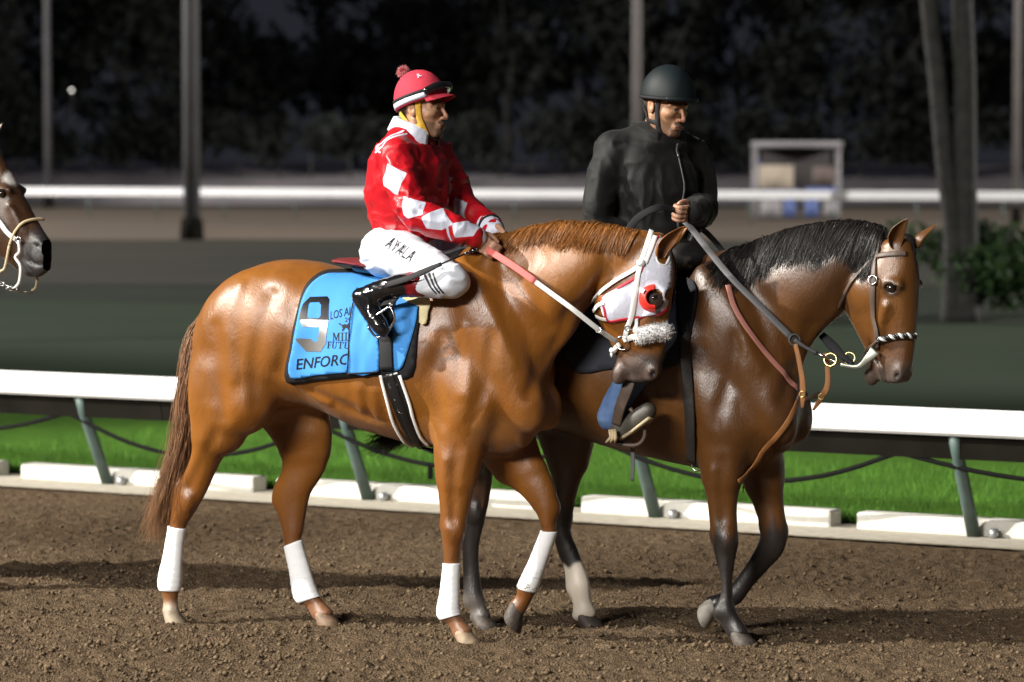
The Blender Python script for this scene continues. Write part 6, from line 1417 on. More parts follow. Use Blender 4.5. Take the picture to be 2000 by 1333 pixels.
def head_mesh(seed, beard, hair):
    f = Field((-.13, -.11, -.23), (.16, .11, .16), .0030)
    f.ell((-.014, 0, .035), (.097, .076, .090), k=.01)
    f.ell((.030, 0, -.030), (.058, .060, .080), k=.03)
    f.caps([(-.02, 0, -.05, .056), (-.03, 0, -.12, .053), (-.045, 0, -.22, .058)], k=.02)
    for sg in (-1, 1):
        f.caps([(-.005, sg*.058, -.045, .016), (.015, sg*.052, -.082, .017), (.062, sg*.020, -.105, .016)], k=.025)
        f.ell((.058, sg*.040, -.022), (.028, .024, .018), k=.02)
        f.caps([(.070, sg*.050, .012, .009), (.088, sg*.028, .017, .010), (.090, sg*.008, .014, .009)], k=.012)
    f.ell((.070, 0, -.104), (.022, .026, .018), k=.02)
    f.ell((.083, 0, -.072), (.018, .028, .022), k=.015)
    for sg in (-1, 1):
        f.ell((.101, sg*.032, -.004), (.022, .019, .012), k=.010, sub=True)
        f.ell((.075, sg*.032, -.004), (.0135, .0145, .0125), k=.003)
        f.caps([(.080, sg*.044, .002, .004), (.089, sg*.032, .0065, .0042), (.086, sg*.020, .002, .004)], k=.004)
        f.caps([(.080, sg*.043, -.010, .0035), (.087, sg*.032, -.0135, .0035), (.085, sg*.021, -.009, .0035)], k=.004)
        f.ell((.100, sg*.013, -.044), (.011, .008, .008), k=.006)
        f.ell((.103, sg*.009, -.051), (.005, .0035, .005), k=.003, sub=True)
    f.caps([(.090, 0, .008, .008), (.103, 0, -.018, .0078), (.112, 0, -.036, .0092), (.110, 0, -.043, .0098)], k=.009)
    f.caps([(.093, -.022, -.073, .004), (.0985, -.008, -.068, .0045), (.0985, .008, -.068, .0045), (.093, .022, -.073, .004)], k=.006)
    f.caps([(.092, -.019, -.079, .005), (.0945, 0, -.081, .0055), (.092, .019, -.079, .005)], k=.006)
    f.caps([(.096, -.025, -.0755, .0016), (.104, 0, -.0745, .0016), (.096, .025, -.0755, .0016)], k=.003, sub=True)
    for sg in (-1, 1):
        f.ell((-.006, sg*.080, -.004), (.017, .008, .031), [(.97, 0, .2), (0, 1, 0), (-.2, 0, .97)], k=.006)
        f.ell((-.002, sg*.090, .001), (.009, .007, .017), [(.97, 0, .2), (0, 1, 0), (-.2, 0, .97)], k=.004, sub=True)
    V, Fq = f.mesh()
    n1 = vnoise(V*60, seed)*.5+.5; x, y, z = V.T
    c = lerp(np.array([[.34, .175, .10]]), np.array([[.40, .22, .13]]), n1)
    c = lerp(c, np.array([[.36, .13, .09]]), ss(-np.linalg.norm(V-np.array([.112, 0, -.04]), axis=1), -.03, -.012)*.5)
    lip = ss(-np.abs(z+.0745), -.011, -.006)*(x > .088)*(np.abs(y) < .024); c = lerp(c, np.array([[.25, .10, .08]]), lip*.8)
    jaw = ss(-(z+.25*(x-.05)), .045, .062)*(x > .0)*ss(z, -.125, -.115); must = ss(-np.abs(z+.060), -.009, -.004)*(x > .085)*(np.abs(y) < .03)
    chin = ss(-z, .083, .090)*(x > .06)*(np.abs(y) < .03)
    c = lerp(c, np.array([[.028, .019, .014]]), np.clip(jaw*beard[0]+must*beard[1]+chin*beard[2], 0, .92)*(.75+.25*n1))
    for sg in (-1, 1):
        br = ss(-line_sd(V, [(.078, sg*.050, .014), (.095, sg*.030, .021), (.098, sg*.012, .017)], .009), -.002, .002)*(x > .06); c = lerp(c, np.array([[.018, .013, .010]]), br*.9)
        ey = np.linalg.norm((V-np.array([.087, sg*.032, -.0035]))*np.array([.6, .75, 1.3]), axis=1); c = lerp(c, np.array([[.36, .33, .30]]), ss(-ey, -.0095, -.0075)*(x > .078))
        ir = np.linalg.norm((V-np.array([.090, sg*.033+.001, -.0035]))*np.array([.3, 1, 1]), axis=1); c = lerp(c, np.array([[.012, .008, .006]]), ss(-ir, -.0062, -.0048)*(x > .08))
        lash = ss(-line_sd(V, [(.081, sg*.046, .0005), (.091, sg*.032, .005), (.087, sg*.019, .0005)], .003), -.0015, .001); c = lerp(c, np.array([[.02, .014, .01]]), lash*.8)
    hr = ss(-(x+.35*np.maximum(-z, 0)), .028, .04)*(z > -.10)*(np.abs(y) < .083); hr = np.maximum(hr, ss(z, .055, .065)); c = lerp(c, np.array([hair]), hr*.95)
    return V, Fq, c, f

def hand_mesh(mirror=1, curl=1.0):
    """right hand (mirror=1): wrist at origin, knuckles along +x, thumb up, palm towards +y"""
    f = Field((-.06, -.06, -.06), (.14, .07, .08), .0030)
    f.caps([(-.05, 0, 0, .026), (-.01, 0, 0, .025), (.02, 0, 0, .024)], k=.01)
    f.ell((.048, 0, .0), (.046, .0145, .038), k=.02)
    for z, ln, r in ((.029, .95, .0092), (.0105, 1.05, .0095), (-.0085, 1.0, .0092), (-.026, .82, .0082)):
        P = [(.080, -.004, z*.95, r*1.12), (.080+.030*ln, .003, z, r*1.05), (.080+.034*ln, .022, z*.96, r), (.080+.016*ln, .038, z*.92, r*.95), (.068, .034, z*.9, r*.88)]
        f.caps(P, k=.005, m=3)
        f.ell((.084, -.006, z*.95), (.011, .009, .009), k=.008)
    f.caps([(.012, .010, .022, .014), (.040, .018, .040, .0125), (.068, .022, .044, .0105), (.090, .024, .040, .009)], k=.008, m=3)
    V, Fq = f.mesh()
    if mirror < 0: V = V*np.array([1, -1, 1]); Fq = Fq[:, ::-1]
    n1 = vnoise(V*80, 5)*.5+.5
    c = lerp(np.array([[.36, .19, .12]]), np.array([[.44, .25, .17]]), n1)
    return V, Fq, c

def place(V, M): V = np.asarray(V); return V@np.array(M.to_3x3()).T+np.array(M.translation)
def basis(o, x, z):
    x = Vector(x).normalized(); z = Vector(z); z = (z-x*z.dot(x)).normalized(); y = z.cross(x)
    return Matrix(((x.x, y.x, z.x, o[0]), (x.y, y.y, z.y, o[1]), (x.z, y.z, z.z, o[2]), (0, 0, 0, 1)))
def joinm(parts):
    Vs, Fs, Cs = [], [], []; o = 0
    for V, Fq, c in parts: Vs.append(V); Fs.append(Fq+o); Cs.append(c); o += len(V)
    return np.vstack(Vs), np.vstack(Fs), np.vstack(Cs)
def ridge(P, seed): return 1-np.abs(vnoise(P, seed))*2

def dome(rx, ry, rz, n=40, m=14, lip=.006):
    V = []; F = []
    for lay in (0, 1):
        for i in range(m+1):
            e = math.pi/2*i/m
            for j in range(n):
                a = 2*math.pi*j/n; s = 1-lay*.05; V.append((rx*s*math.cos(e)*math.cos(a), ry*s*math.cos(e)*math.sin(a), rz*s*math.sin(e)**.92))
    for l in (0, 1):
        for i in range(m):
            for j in range(n):
                b = l*(m+1)*n; q = (b+i*n+j, b+i*n+(j+1) % n, b+(i+1)*n+(j+1) % n, b+(i+1)*n+j); F.append(q if l == 0 else q[::-1])
    b = (m+1)*n
    for j in range(n): F.append((j, b+j, b+(j+1) % n, (j+1) % n))
    return np.array(V), F
def dome_band(rx, ry, rz, e0, e1, off, a0=0, a1=360, n=48):
    V = []; F = []; aa = [R(a0+(a1-a0)*j/n) for j in range(n+1)]
    for k, e in enumerate((e0, e1)):
        for a in aa:
            for o in (off, -.002): V.append(((rx+o)*math.cos(e)*math.cos(a), (ry+o)*math.cos(e)*math.sin(a), (rz+o)*math.sin(e)**.92))
    w = 2*(n+1)
    for j in range(n):
        a, b = 2*j, 2*(j+1)
        F += [(a, b, w+b, w+a), (a+1, w+a+1, w+b+1, b+1), (a, a+1, b+1, b), (w+a, w+b, w+b+1, w+a+1)]
    F += [(0, w, w+1, 1), (2*n, 2*n+1, w+2*n+1, w+2*n)]
    return np.array(V), F

def collar_mesh(r0, r1, h, gap, drop, n=36):
    V = []; F = []
    for j in range(n+1):
        a = gap+(2*math.pi-2*gap)*j/n; fr = abs(j/n-.5)*2
        for (r, z) in ((r1*.97, 0), (r1, .004), (r0*1.08, h*.55-drop*.6*fr**3), (r0*1.22, -h*.25-drop*fr**4), (r0*1.18, -h*.30-drop*fr**4)):
            V.append((r*math.cos(a), r*math.sin(a), z if z <= .004 and z >= 0 else z-h*.5))
    k = 5
    for j in range(n):
        for i in range(k-1): F.append((j*k+i, (j+1)*k+i, (j+1)*k+i+1, j*k+i+1))
    return np.array(V), F

# ================================================================ jockey
jk = empty('person', O1, YAW); tag(jk, 'jockey in red and white silks, red capped helmet and white breeches on the chestnut', 'person')
J = JOCKEY
HM = Matrix.Translation((J['head'][0]+.002, 0, J['head'][2]-.036)) @ Matrix.Rotation(R(2), 4, 'Z') @ Matrix.Rotation(R(-3), 4, 'Y')
hv, hf, hc, HF = head_mesh(3, (.60, .80, .75), (.02, .014, .011))
parts = [(place(hv, HM), hf, hc)]
for nm, mir in (('hand_n', 1), ('hand_f', -1)):
    a, b = np.array(J[nm][0]), np.array(J[nm][1]); V, Fq, c = hand_mesh(mir)
    parts.append((place(V, basis(a, b-a, (.55, .25*mir, .8))), Fq, c))
fb = Field((.1, -.42, 1.2), (1.0, .42, 2.2), .012)
fb.chain([r[:3]+[r[3]*.8, r[4]*.85]+r[5:] for r in J['torso']], k=.03, m=4)
for k in ('arm_n', 'arm_f', 'thigh_n', 'thigh_f', 'shin_n', 'shin_f'): fb.caps([(p[0], p[1], p[2], p[3]*.7) for p in J[k]], k=.03)
fb.caps([(.37, 0, 1.62, .10), (.39, 0, 1.70, .11)], k=.05)
V, Fq = fb.mesh(); parts.append((V, Fq, np.tile([[.36, .19, .12]], (len(V), 1))))
V, Fq, c = joinm(parts); part('body', V, Fq, M_skin, jk, True, {'Col': c})

# silk jacket
fj = Field((.12, -.42, 1.56), (.98, .42, 2.14), .006)
fj.chain(J['torso'], k=.02, m=5, cap=.5)
fj.caps([(.425, -.13, 2.03, .055), (.43, 0, 2.075, .06), (.43, .13, 2.03, .055)], k=.06)
fj.caps([(p[0], p[1], p[2], p[3]) for p in J['arm_n']], k=.035); fj.caps([(p[0], p[1], p[2], p[3]) for p in J['arm_f']], k=.035)
fj.ell((.42, 0, 1.68), (.135, .15, .045), k=.04)
V, Fq = fj.mesh()
ax_n = np.array([p[:3] for p in J['arm_n']])
def silk(V, n):
    W = V+.03*np.column_stack([vnoise(V*7, 40), vnoise(V*7, 41), vnoise(V*7, 42)])
    a = ridge(W*np.array([15, 15, 26]), 43)*.006+ridge(W*np.array([30, 18, 14]), 44)*.004+vnoise(W*6, 45)*.010+ridge(W*np.array([9, 9, 12]), 47)*.006
    arm = line_sd(V, ax_n, 0) < .075; el = np.exp(-((np.linalg.norm(V-ax_n[2], axis=1))/.10)**2)
    a = a+el*ridge(W*np.array([38, 12, 22]), 46)*.006
    hem = np.exp(-((V[:, 2]-1.675)/.03)**2)*(np.abs(V[:, 0]-.41) < .2); a = a-.010*hem*(np.abs(V[:, 1]) < .2)
    a = a*np.where(V[:, 2] > 2.04, .3, 1)
    return a
V = grow(V, Fq, silk)
XZ = V[:, [0, 2]]; outer = V[:, 1] < -.13; on_sl = (line_sd(V, ax_n, 0) < .105) & outer
far_sl = line_sd(V, np.array([p[:3] for p in J['arm_f']]), 0) < .08
mk = np.full(len(V), -1.0)
for d in J['diamonds']: mk = np.where(on_sl, np.maximum(mk, -poly_sd(XZ, d)), mk)
mk = np.where(outer, np.maximum(mk, -line_sd(XZ, J['epaulette'][0]+[J['epaulette'][0][0]], .009)), mk); mk = np.where(outer | (V[:, 1] < -.06), np.maximum(mk, -line_sd(XZ, J['epaulette'][0], .009)), mk)
mk = np.where(V[:, 1] < -.06, np.maximum(mk, -line_sd(XZ, J['epaulette'][1], .007)), mk)
fr = V[:, 0] > .50
for hsh in J['hash']: mk = np.where(fr & ~on_sl & (V[:, 1] < 0) & (V[:, 1] > -.16), np.maximum(mk, -line_sd(XZ, hsh, .010)), mk)
mk = np.where(fr & (V[:, 1] < .02) & (V[:, 1] > -.12) & ~on_sl, np.maximum(mk, -poly_sd(XZ, J['emblem'])), mk)
mk = np.where(on_sl, np.maximum(mk, -line_sd(XZ, J['cufflines'][0], .008)), mk)
for c in ((.505, .22, 1.88), (.575, .215, 1.775)):
    dd = np.abs((V-np.array(c))@np.array((.5, 0, -.86)))/.055+np.abs((V-np.array(c))@np.array((.86, 0, .5)))/.045; mk = np.where(far_sl, np.maximum(mk, (1-dd)*.03), mk)
def two_tone(name, c1, c2, attr, rough=.38, **kw):
    m = mat(name, c1, rough, **kw); t = m.node_tree; b = t.nodes['Principled BSDF']; lk = b.inputs['Base Color'].links[0].from_socket
    at = t.nodes.new('ShaderNodeAttribute'); at.attribute_name = attr
    mr = t.nodes.new('ShaderNodeMapRange'); mr.inputs[1].default_value = -.0006; mr.inputs[2].default_value = .0006; t.links.new(at.outputs['Fac'], mr.inputs[0])
    mx = t.nodes.new('ShaderNodeMix'); mx.data_type = 'RGBA'; t.links.new(mr.outputs[0], mx.inputs[0]); t.links.new(lk, mx.inputs[6]); mx.inputs[7].default_value = (*c2, 1); t.links.new(mx.outputs[2], b.inputs['Base Color']); return m
M_silk = two_tone('red_white_silk', (.42, .005, .012), (.56, .59, .70), 'mark', .40, spec=.5, bump=.35, bscale=38, bdist=.008)
M_wsilk = mat('white_silk', (.56, .59, .70), .45, spec=.4, bump=.4, bscale=45, bdist=.008)
part('jacket', V, Fq, M_silk, jk, True, {'mark': mk})
for k, mir in (('arm_n', 1), ('arm_f', -1)):
    A = [np.array(p[:3]) for p in J[k]]; w0, w1 = A[-1], np.array(J['hand_n' if mir > 0 else 'hand_f'][0]); d = (A[-1]-A[-2]); d /= np.linalg.norm(d)
    fc = Field(A[-1]-.11, A[-1]+.11, .005); fc.caps([tuple(A[-1]-d*.045)+(.048,), tuple(A[-1]-d*.005)+(.046,), tuple(A[-1]+d*.022)+(.040,)], k=.01)
    V, Fq = fc.mesh(); V = grow(V, Fq, lambda V, n: ridge(V*np.array([40, 40, 40]), 61)*.003); part('white_cuff', V, Fq, M_wsilk, jk)
    part('wrist_band', *ring(A[-1]-d*.028, .050, .006, d, 24, 8), M_blk, jk)
# collar
V, Fq = collar_mesh(.090, .066, .065, R(28), .035); CM = Matrix.Translation((.458, 0, 2.128)) @ Matrix.Rotation(R(14), 4, 'Y'); co = part('collar', place(V, CM), Fq, M_wsilk, jk); md = co.modifiers.new('thickness', 'SOLIDIFY'); md.thickness = .004
# breeches
fp = Field((.15, -.42, 1.38), (.88, .42, 1.76), .006)
fp.ell((.385, 0, 1.615), (.15, .165, .095), k=.02); fp.ell((.36, -.07, 1.585), (.12, .10, .10), k=.04); fp.ell((.36, .07, 1.585), (.12, .10, .10), k=.04)
for k in ('thigh_n', 'thigh_f', 'shin_n', 'shin_f'): fp.caps(J[k], k=.03)
V, Fq = fp.mesh()
V = grow(V, Fq, lambda V, n: ridge((V+.02*np.column_stack([vnoise(V*9, 50)]*3))*np.array([20, 12, 24]), 51)*.005+vnoise(V*8, 52)*.004)
mk = np.full(len(V), -1.0)
for s_ in J['shinstripes']: mk = np.where(V[:, 1] < -.2, np.maximum(mk, -line_sd(V[:, [0, 2]], s_, .009)), mk)
M_br = two_tone('white_breeches', (.56, .59, .65), (.02, .02, .025), 'mark', .6, spec=.3, bump=.2, bscale=50, bdist=.006)
part('breeches', V, Fq, M_br, jk, True, {'mark': mk})
a, b, tp = J['ayala']
lt = text_on('name_lettering', fp, 'AYALA', a, b, tp, M_ink, jk, .006, .008, None, 1.3)
# boots
for sg in (-1, 1):
    fo = Field((.30, min(.2*sg, .45*sg), 1.22), (.70, max(.2*sg, .45*sg), 1.56), .005)
    B = [(p[0], abs(p[1])*sg, p[2], p[3]) for p in J['boot_n']]; Ft = [(p[0], abs(p[1])*sg, p[2], p[3]) for p in J['foot_n']]
    fo.caps(B, k=.01); fo.caps(Ft, k=.03); fo.ell((.362, .318*sg, 1.425), (.030, .030, .028), k=.015)
    V, Fq = fo.mesh(); V = grow(V, Fq, lambda V, n: ridge(V*np.array([34, 20, 40]), 71)*.0025*np.exp(-((V[:, 0]-.44)/.07)**2))
    bt = part('boot', V, Fq, mat('patent_boot', (.006, .006, .007), .16, spec=.7, coat=.5) if sg < 0 else M_blkl, jk)
    c0, c1 = np.array(J['boot_band'][0]), np.array(J['boot_band'][1]); c0[1] = abs(c0[1])*sg; c1[1] = abs(c1[1])*sg; d = c1-c0
    b = MB(); b.add(*tube([c0, c0+d*.5, c1], [.0515, .0530, .0525], 28)); b.build('red_boot_top', mat('maroon_top', (.17, .008, .012), .3, spec=.5), bt)
    d2 = [np.array((.375, .345*sg, 1.40)), np.array((.43, .355*sg, 1.34)), np.array((.47, .36*sg, 1.30))]
# helmet
M_cap = mat('red_cap', (.46, .035, .06), .75, spec=.2, var=.06, vscale=20, bump=.3, bscale=160, bdist=.003)
CM = HM @ Matrix.Translation((.004, 0, .022)) @ Matrix.Rotation(R(-15), 4, 'Y')
V, Fq = dome(.116, .101, .142); hl = part('helmet', place(V, CM), Fq, M_cap, jk)
V, Fq = dome_band(.116, .101, .142, -.0+.04, .17, .003, 55, 305); part('white_band', place(V, CM), Fq, M_wsilk, hl)
V, Fq = dome_band(.116, .101, .142, .18, .26, .004); part('goggle_strap', place(V, CM), Fq, M_blk, hl)
# peak
V = []; n = 20
for o in (0, -.004):
    for i in range(5):
        for j in range(n+1):
            a = R(-62+124*j/n); ext = .036*(i/4)*math.cos(a)**.8; V.append(((.114+ext)*math.cos(a), .100*math.sin(a), .006-.018*(i/4)**1.5+o))
F = []
for l in (0, 1):
    for i in range(4):
        for j in range(n):
            b = l*5*(n+1); q = (b+i*(n+1)+j, b+(i+1)*(n+1)+j, b+(i+1)*(n+1)+j+1, b+i*(n+1)+j+1); F.append(q if l == 0 else q[::-1])
b = 5*(n+1)
for j in range(n): F.append((4*(n+1)+j, b+4*(n+1)+j, b+4*(n+1)+j+1, 4*(n+1)+j+1))
part('peak', place(V, CM), F, M_cap, hl)
# goggles on the cap front
fg = Field((.02, -.12, -.02), (.17, .12, .10), .004); fg.caps([(.075, -.085, .030, .016), (.112, -.050, .036, .020), (.128, 0, .034, .017), (.112, .050, .036, .020), (.075, .085, .030, .016)], k=.01)
V, Fq = fg.mesh(); part('goggles', place(V, CM), Fq, mat('goggle_black', (.008, .008, .009), .12, spec=.7), hl)
# pompon
rp = np.random.default_rng(2); c = CM @ Vector((-.040, 0, .150)); d = rp.normal(size=(900, 3)); d /= np.linalg.norm(d, axis=1)[:, None]
V1, F1_ = ball(c, (.018, .018, .022)); pm = part('pompon', V1, F1_, M_cap, hl)
Vs, Fs, rv = strands(np.array(c)+d*.012, d, .012+.006*rp.random(900), rp, curl=.004, w=.0022, seg=2, gravity=.1)
M_pom = mat('pompon_yarn', (.45, .04, .06), .9, col2=(.62, .35, .36), vscale=90, detail=1); o = part('pompon_yarn', Vs, Fs, M_pom, pm); tag(o, kind='stuff')
V, F = text_mesh('JL', .02); sgn = place(np.column_stack([V[:, 0]*0, V[:, 0]*.03, V[:, 1]*.03]), Matrix.Identity(4))
cx = V[:, 0]*.026-.012; cz = V[:, 1]*.028
P = []
for u_, v_ in zip(cx, cz):
    e = .72+v_/.14; a = R(-52)+u_/.09; P.append(((.116+.004)*math.cos(e)*math.cos(a), (.101+.004)*math.cos(e)*math.sin(a), (.142+.004)*math.sin(e)**.92))
part('cap_lettering', place(P, CM), F, M_wsilk, hl, False)
# chin strap
def head_strap(pts, w, t, m_, parent, HMx, off=.006):
    q, nn = snap(HF, np.array(pts, float), off); V, F = strap(q, nn, w, t, 5); part('chin_strap', place(V, HMx), F, m_, parent)
M_yel = mat('yellow_strap', (.60, .34, .03), .7, bump=.2, bscale=90)
head_strap([(.022, -.075, .03), (.020, -.074, -.005), (.022, -.068, -.045), (.028, -.058, -.080), (.040, -.045, -.105)], .024, .006, M_yel, hl, HM)
head_strap([(.040, -.045, -.105), (.055, -.025, -.120), (.066, 0, -.124), (.055, .025, -.120)], .016, .006, M_blk, hl, HM)
head_strap([(-.075, -.055, -.015), (-.050, -.062, -.050), (-.020, -.062, -.070), (.005, -.062, -.075), (.024, -.060, -.072)], .026, .006, M_yel, hl, HM)
head_strap([(.022, .075, .03), (.020, .074, -.005), (.028, .058, -.080), (.050, .03, -.118)], .022, .006, M_yel, hl, HM)
# stirrups of the racing saddle
for sg in (-1, 1):
    st = [np.array((p[0], abs(p[1])*sg, p[2])) for p in J['stirrup']]
    c = (st[0]+st[1])/2; d = st[1]-st[0]
    part('stirrup_iron', *tube([st[0]+np.array((0, .0, 0)), c+np.array((-.01, -.012*-sg, -.0)), st[1]], .0055, 8, True, 5), M_steel, sad)
    part('stirrup_iron', *tube([st[0], st[0]+np.array((.02, 0, -.06)), st[2], st[1]], .0055, 8, True, 5), M_steel, sad)
    if sg < 0: part('stirrup_leather', *strap([np.array((.56, -.20, 1.50)), np.array((.54, -.30, 1.44)), st[0]], (0, -1, .2), .022, .006), M_blkl, sad)

# ================================================================ rider of the lead horse
rd = empty('person', O2, YAW); tag(rd, 'rider in black zipped jacket, dark helmet and jeans on the bay lead horse', 'person')
K = RIDER; RP = (K['pivot'][0], K['pivot'][1]); RA = R(K['pivot'][2])
def rp_(p): return rotz(p, RA, RP)+list(p[3:5])
def rs_(r): return rotz(r, RA, RP)+list(r[3:5])+rotz(r[5:8], RA)
tor = [rs_(r) for r in K['torso']]; Nr = rotz((0, 1, 0), RA)
arm_n = [rp_(p) for p in K['arm_n']]; arm_f = [rp_(p) for p in K['arm_f']]
hp = rotz(K['head'], RA, RP)
HR = Matrix.Translation((hp[0]-.012, hp[1], hp[2]+.003)) @ Matrix.Rotation(R(-18), 4, 'Z') @ Matrix.Rotation(R(11), 4, 'Y')
hv, hf, hc, HF = head_mesh(9, (.40, .95, .95), (.03, .024, .02))
parts = [(place(hv, HR), hf, hc)]
for nm, mir in (('hand_n', 1), ('hand_f', -1)):
    a, b = np.array(rotz(K[nm][0], RA, RP)), np.array(rotz(K[nm][1], RA, RP)); V, Fq, c = hand_mesh(mir)
    parts.append((place(V, basis(a, b-a, (.25, .1*mir, .95))), Fq, c*.95))
fb = Field((-.35, -.45, .85), (.45, .45, 2.2), .014)
fb.chain([r[:3]+[r[3]*.8, r[4]*.85]+r[5:] for r in tor], k=.03, m=4, N=Nr)
for a_ in (arm_n, arm_f): fb.caps([(p[0], p[1], p[2], p[3]*.7) for p in a_], k=.03)
for k in ('thigh_n', 'thigh_f', 'shin_n', 'shin_f'): fb.caps([(p[0], p[1], p[2], p[3]*.75) for p in K[k]], k=.03)
fb.ell((-.02, 0, 1.60), (.14, .17, .12), k=.05)
V, Fq = fb.mesh(); parts.append((V, Fq, np.tile([[.36, .19, .12]], (len(V), 1))))
V, Fq, c = joinm(parts); part('body', V, Fq, M_skin, rd, True, {'Col': c})
# jacket
fj = Field((-.38, -.48, 1.50), (.45, .48, 2.16), .006)
fj.chain(tor, k=.02, m=5, cap=.5, N=Nr)
S0, S1 = np.array(arm_n[0][:3]), np.array(arm_f[0][:3]); mid = np.array(tor[-1][:3])
fj.caps([tuple(S0+np.array((0, 0, .0)))+(.066,), tuple((S0+mid)/2+np.array((0, 0, .015)))+(.062,), tuple(mid-np.array((0, 0, .01)))+(.075,), tuple((S1+mid)/2+np.array((0, 0, .012)))+(.060,), tuple(S1)+(.062,)], k=.05)
fj.caps(arm_n, k=.04); fj.caps(arm_f, k=.04)
fj.ell((-.01, 0, 1.63), (.16, .17, .10), k=.05)
V, Fq = fj.mesh()
an = np.array([p[:3] for p in arm_n]); af = np.array([p[:3] for p in arm_f])
def cloth_(V, n):
    W = V+.035*np.column_stack([vnoise(V*6, 80), vnoise(V*6, 81), vnoise(V*6, 82)])
    a = ridge(W*np.array([13, 13, 8]), 83)*.009+ridge(W*np.array([26, 26, 15]), 84)*.004+vnoise(W*5, 85)*.010
    for c in (an[3], af[3], af[4]): a = a+np.exp(-(np.linalg.norm(V-c, axis=1)/.09)**2)*ridge(W*np.array([30, 30, 26]), 86)*.006
    return a*np.where(V[:, 2] > 2.05, .4, 1)
V = grow(V, Fq, cloth_)
M_jk = mat('black_jacket', (.0038, .0040, .0037), .7, spec=.32, var=.2, vscale=12, bump=.2, bscale=120, bdist=.003, sheen=.05)
jo = part('jacket', V, Fq, M_jk, rd)
fw_ = np.array(rotz((1, 0, 0), RA))
zc = [np.array(tor[-1][:3])+fw_*.085+np.array((0, 0, -.02))+0*fw_] + [np.array(t[:3])+fw_*t[3] for t in reversed(tor[:-1])]
q, nn = snap(fj, zc, .020); part('zip', *strap(q, nn, .009, .006), mat('zip_grey', (.12, .12, .13), .4, metal=.5), jo)
c = q[1]; part('zip_pull', *strap([c+nn[1]*.008, c+nn[1]*.012+np.array((0, 0, -.04))], nn[1], .010, .004), M_steel, jo)
V, Fq = collar_mesh(.098, .084, .070, R(36), .02); CM = Matrix.Translation(Vector(tor[-1][:3])+Vector((-.004, 0, .036))) @ Matrix.Rotation(RA, 4, 'Z') @ Matrix.Rotation(R(12), 4, 'Y')
V = np.array(V); o = part('collar', place(V, CM), Fq, M_jk, jo); md = o.modifiers.new('thickness', 'SOLIDIFY'); md.thickness = .006
V, Fq = collar_mesh(.074, .068, .05, R(10), .015); o = part('shirt_collar', place(V, Matrix.Translation((.012, 0, -.006)) @ CM), Fq, mat('lavender_shirt', (.38, .38, .58), .7), rd)
for a_ in (arm_f, arm_n):
    A = np.array([p[:3] for p in a_]); d = A[-1]-A[-2]; d /= np.linalg.norm(d); part('cuff_band', *ring(A[-1]-d*.006, .040, .010, d, 22, 8), M_jk, jo)
# jeans
fp = Field((-.30, -.46, .86), (.35, .46, 1.74), .008)
fp.ell((-.02, 0, 1.60), (.16, .18, .12), k=.03)
for k in ('thigh_n', 'thigh_f', 'shin_n', 'shin_f'): fp.caps(K[k], k=.04)
V, Fq = fp.mesh(); V = grow(V, Fq, lambda V, n: ridge(V*np.array([24, 24, 30]), 91)*.004*ss(-V[:, 2], -1.15, -.95)+vnoise(V*10, 92)*.004)
part('jeans', V, Fq, mat('blue_denim', (.055, .105, .23), .85, spec=.2, col2=(.12, .19, .34), vscale=14, bump=.3, bscale=260, bdist=.002), rd)
for sg in (-1, 1):
    fo = Field((-.14, min(.22*sg, .46*sg), .78), (.22, max(.22*sg, .46*sg), 1.04), .005)
    fo.caps([(p[0], abs(p[1])*sg, p[2], p[3]) for p in K['boot_n']], k=.02); fo.caps([(p[0], abs(p[1])*sg, p[2], p[3]) for p in K['foot_n']], k=.02)
    V, Fq = fo.mesh(); bt = part('boot', V, Fq, mat('worn_boot', (.05, .045, .036), .6, var=.3, vscale=20), rd)
    ft = [np.array((p[0], abs(p[1])*sg, p[2])) for p in K['foot_n']]; up = np.array((-.54, 0, .84)); of = up*-.036
    part('boot_welt', *strap([f_+of+np.array((0, .012*sg, .004)) for f_ in ft], up, [.06, .075, .078, .05], .014), mat('tan_sole', (.33, .27, .17), .8, var=.15, vscale=30), bt)
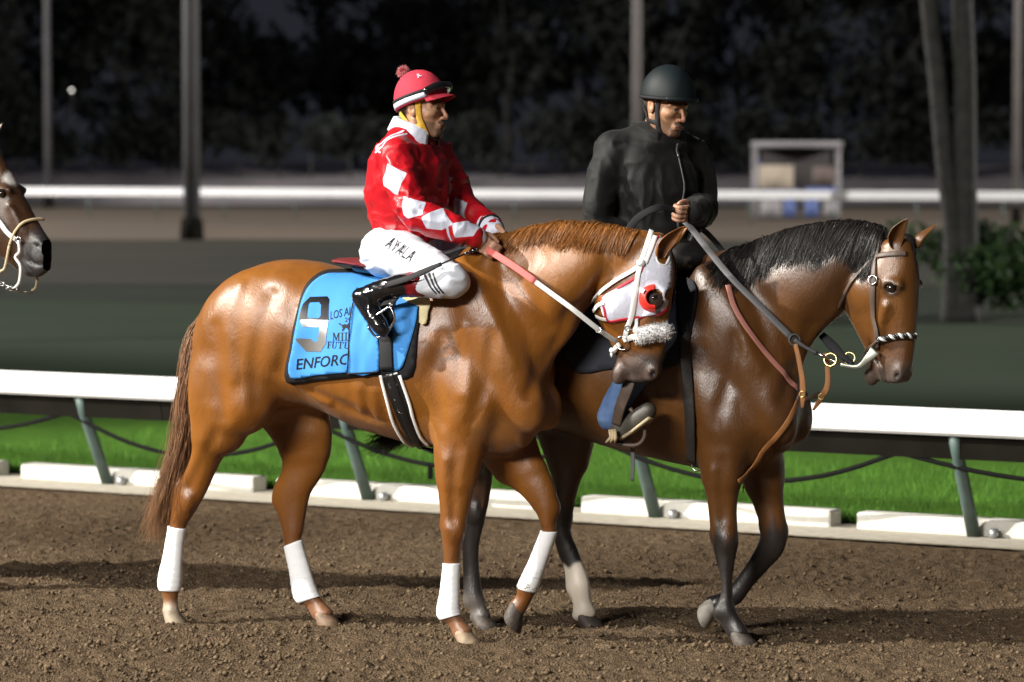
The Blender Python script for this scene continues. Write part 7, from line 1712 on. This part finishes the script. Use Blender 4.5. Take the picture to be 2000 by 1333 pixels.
# helmet
M_hel = mat('dark_helmet', (.0042, .0085, .0105), .6, spec=.3, var=.1, vscale=6, bump=.1, bscale=300, bdist=.001)
CM = HR @ Matrix.Translation((.010, 0, .026)) @ Matrix.Rotation(R(-6), 4, 'Y')
V, Fq = dome(.124, .108, .145); hl = part('helmet', place(V, CM), Fq, M_hel, rd)
V, Fq = dome_band(.124, .108, .145, -.0+.01, .07, .004); part('helmet_rim', place(V, CM), Fq, M_blk, hl)
V, Fq = dome_band(.124, .108, .145, .0, .09, .010, -55, 55); part('brow_edge', place(V, CM), Fq, M_hel, hl)
head_strap([(.030, -.076, .03), (.024, -.075, .0), (.026, -.069, -.04), (.030, -.060, -.080), (.048, -.042, -.112), (.066, 0, -.124), (.048, .042, -.112)], .018, .006, M_blk, hl, HR)
head_strap([(-.070, -.058, -.012), (-.045, -.066, -.045), (-.010, -.066, -.062), (.022, -.064, -.068)], .018, .006, M_blk, hl, HR)
# stirrup side of the western saddle, lead strap in the rider's hand
sl_ = [np.array(p) for p in K['st_leather']]; part('stirrup_leather', *strap(sl_, (0, -1, .1), [.05, .05, .045, .04], .012), M_brown, ws)
so = [np.array(p) for p in K['stirrup']]; part('stirrup', *tube([sl_[-1]+np.array((0, 0, .06)), so[1]+np.array((-.035, -.0, .03)), so[1]+np.array((-.02, 0, -.03)), so[2]+np.array((-.02, 0, -.04)), so[2]+np.array((.01, 0, .02)), sl_[-1]+np.array((.06, 0, .07))], .009, 8, True, 5), M_brown, ws)
b = MB()
for i in range(3): b.tube([np.array(K['tassel'][0])+np.array((.012*(i-1), 0, 0)), np.array(K['tassel'][1])+np.array((.014*(i-1), -.01*i, 0)), np.array(K['tassel'][2])+np.array((.02*(i-1), 0, 0))], [.007, .009, .004], 6)
b.build('stirrup_thong', M_rope, ws); part('hanging_latigo', *strap(K['tiedown'], (0, -1, .05), [.016, .018, .014], .005), M_grey, ws)
hn = np.array(rotz(K['hand_f'][1], RA, RP)); ls = empty('lead_strap', O2, YAW); tag(ls, 'black leather lead strap looped from the rider hand to the chestnut bridle', 'strap')
lp_ = [hn+np.array((-.02, -.02, .02)), hn+np.array((-.06, -.10, .03)), hn+np.array((-.13, -.16, -.02)), hn+np.array((-.16, -.22, -.12)), hn+np.array((-.13, -.27, -.22))]
part('strap', *strap(lp_, (.5, -.6, .6), .030, .006), M_blk, ls)
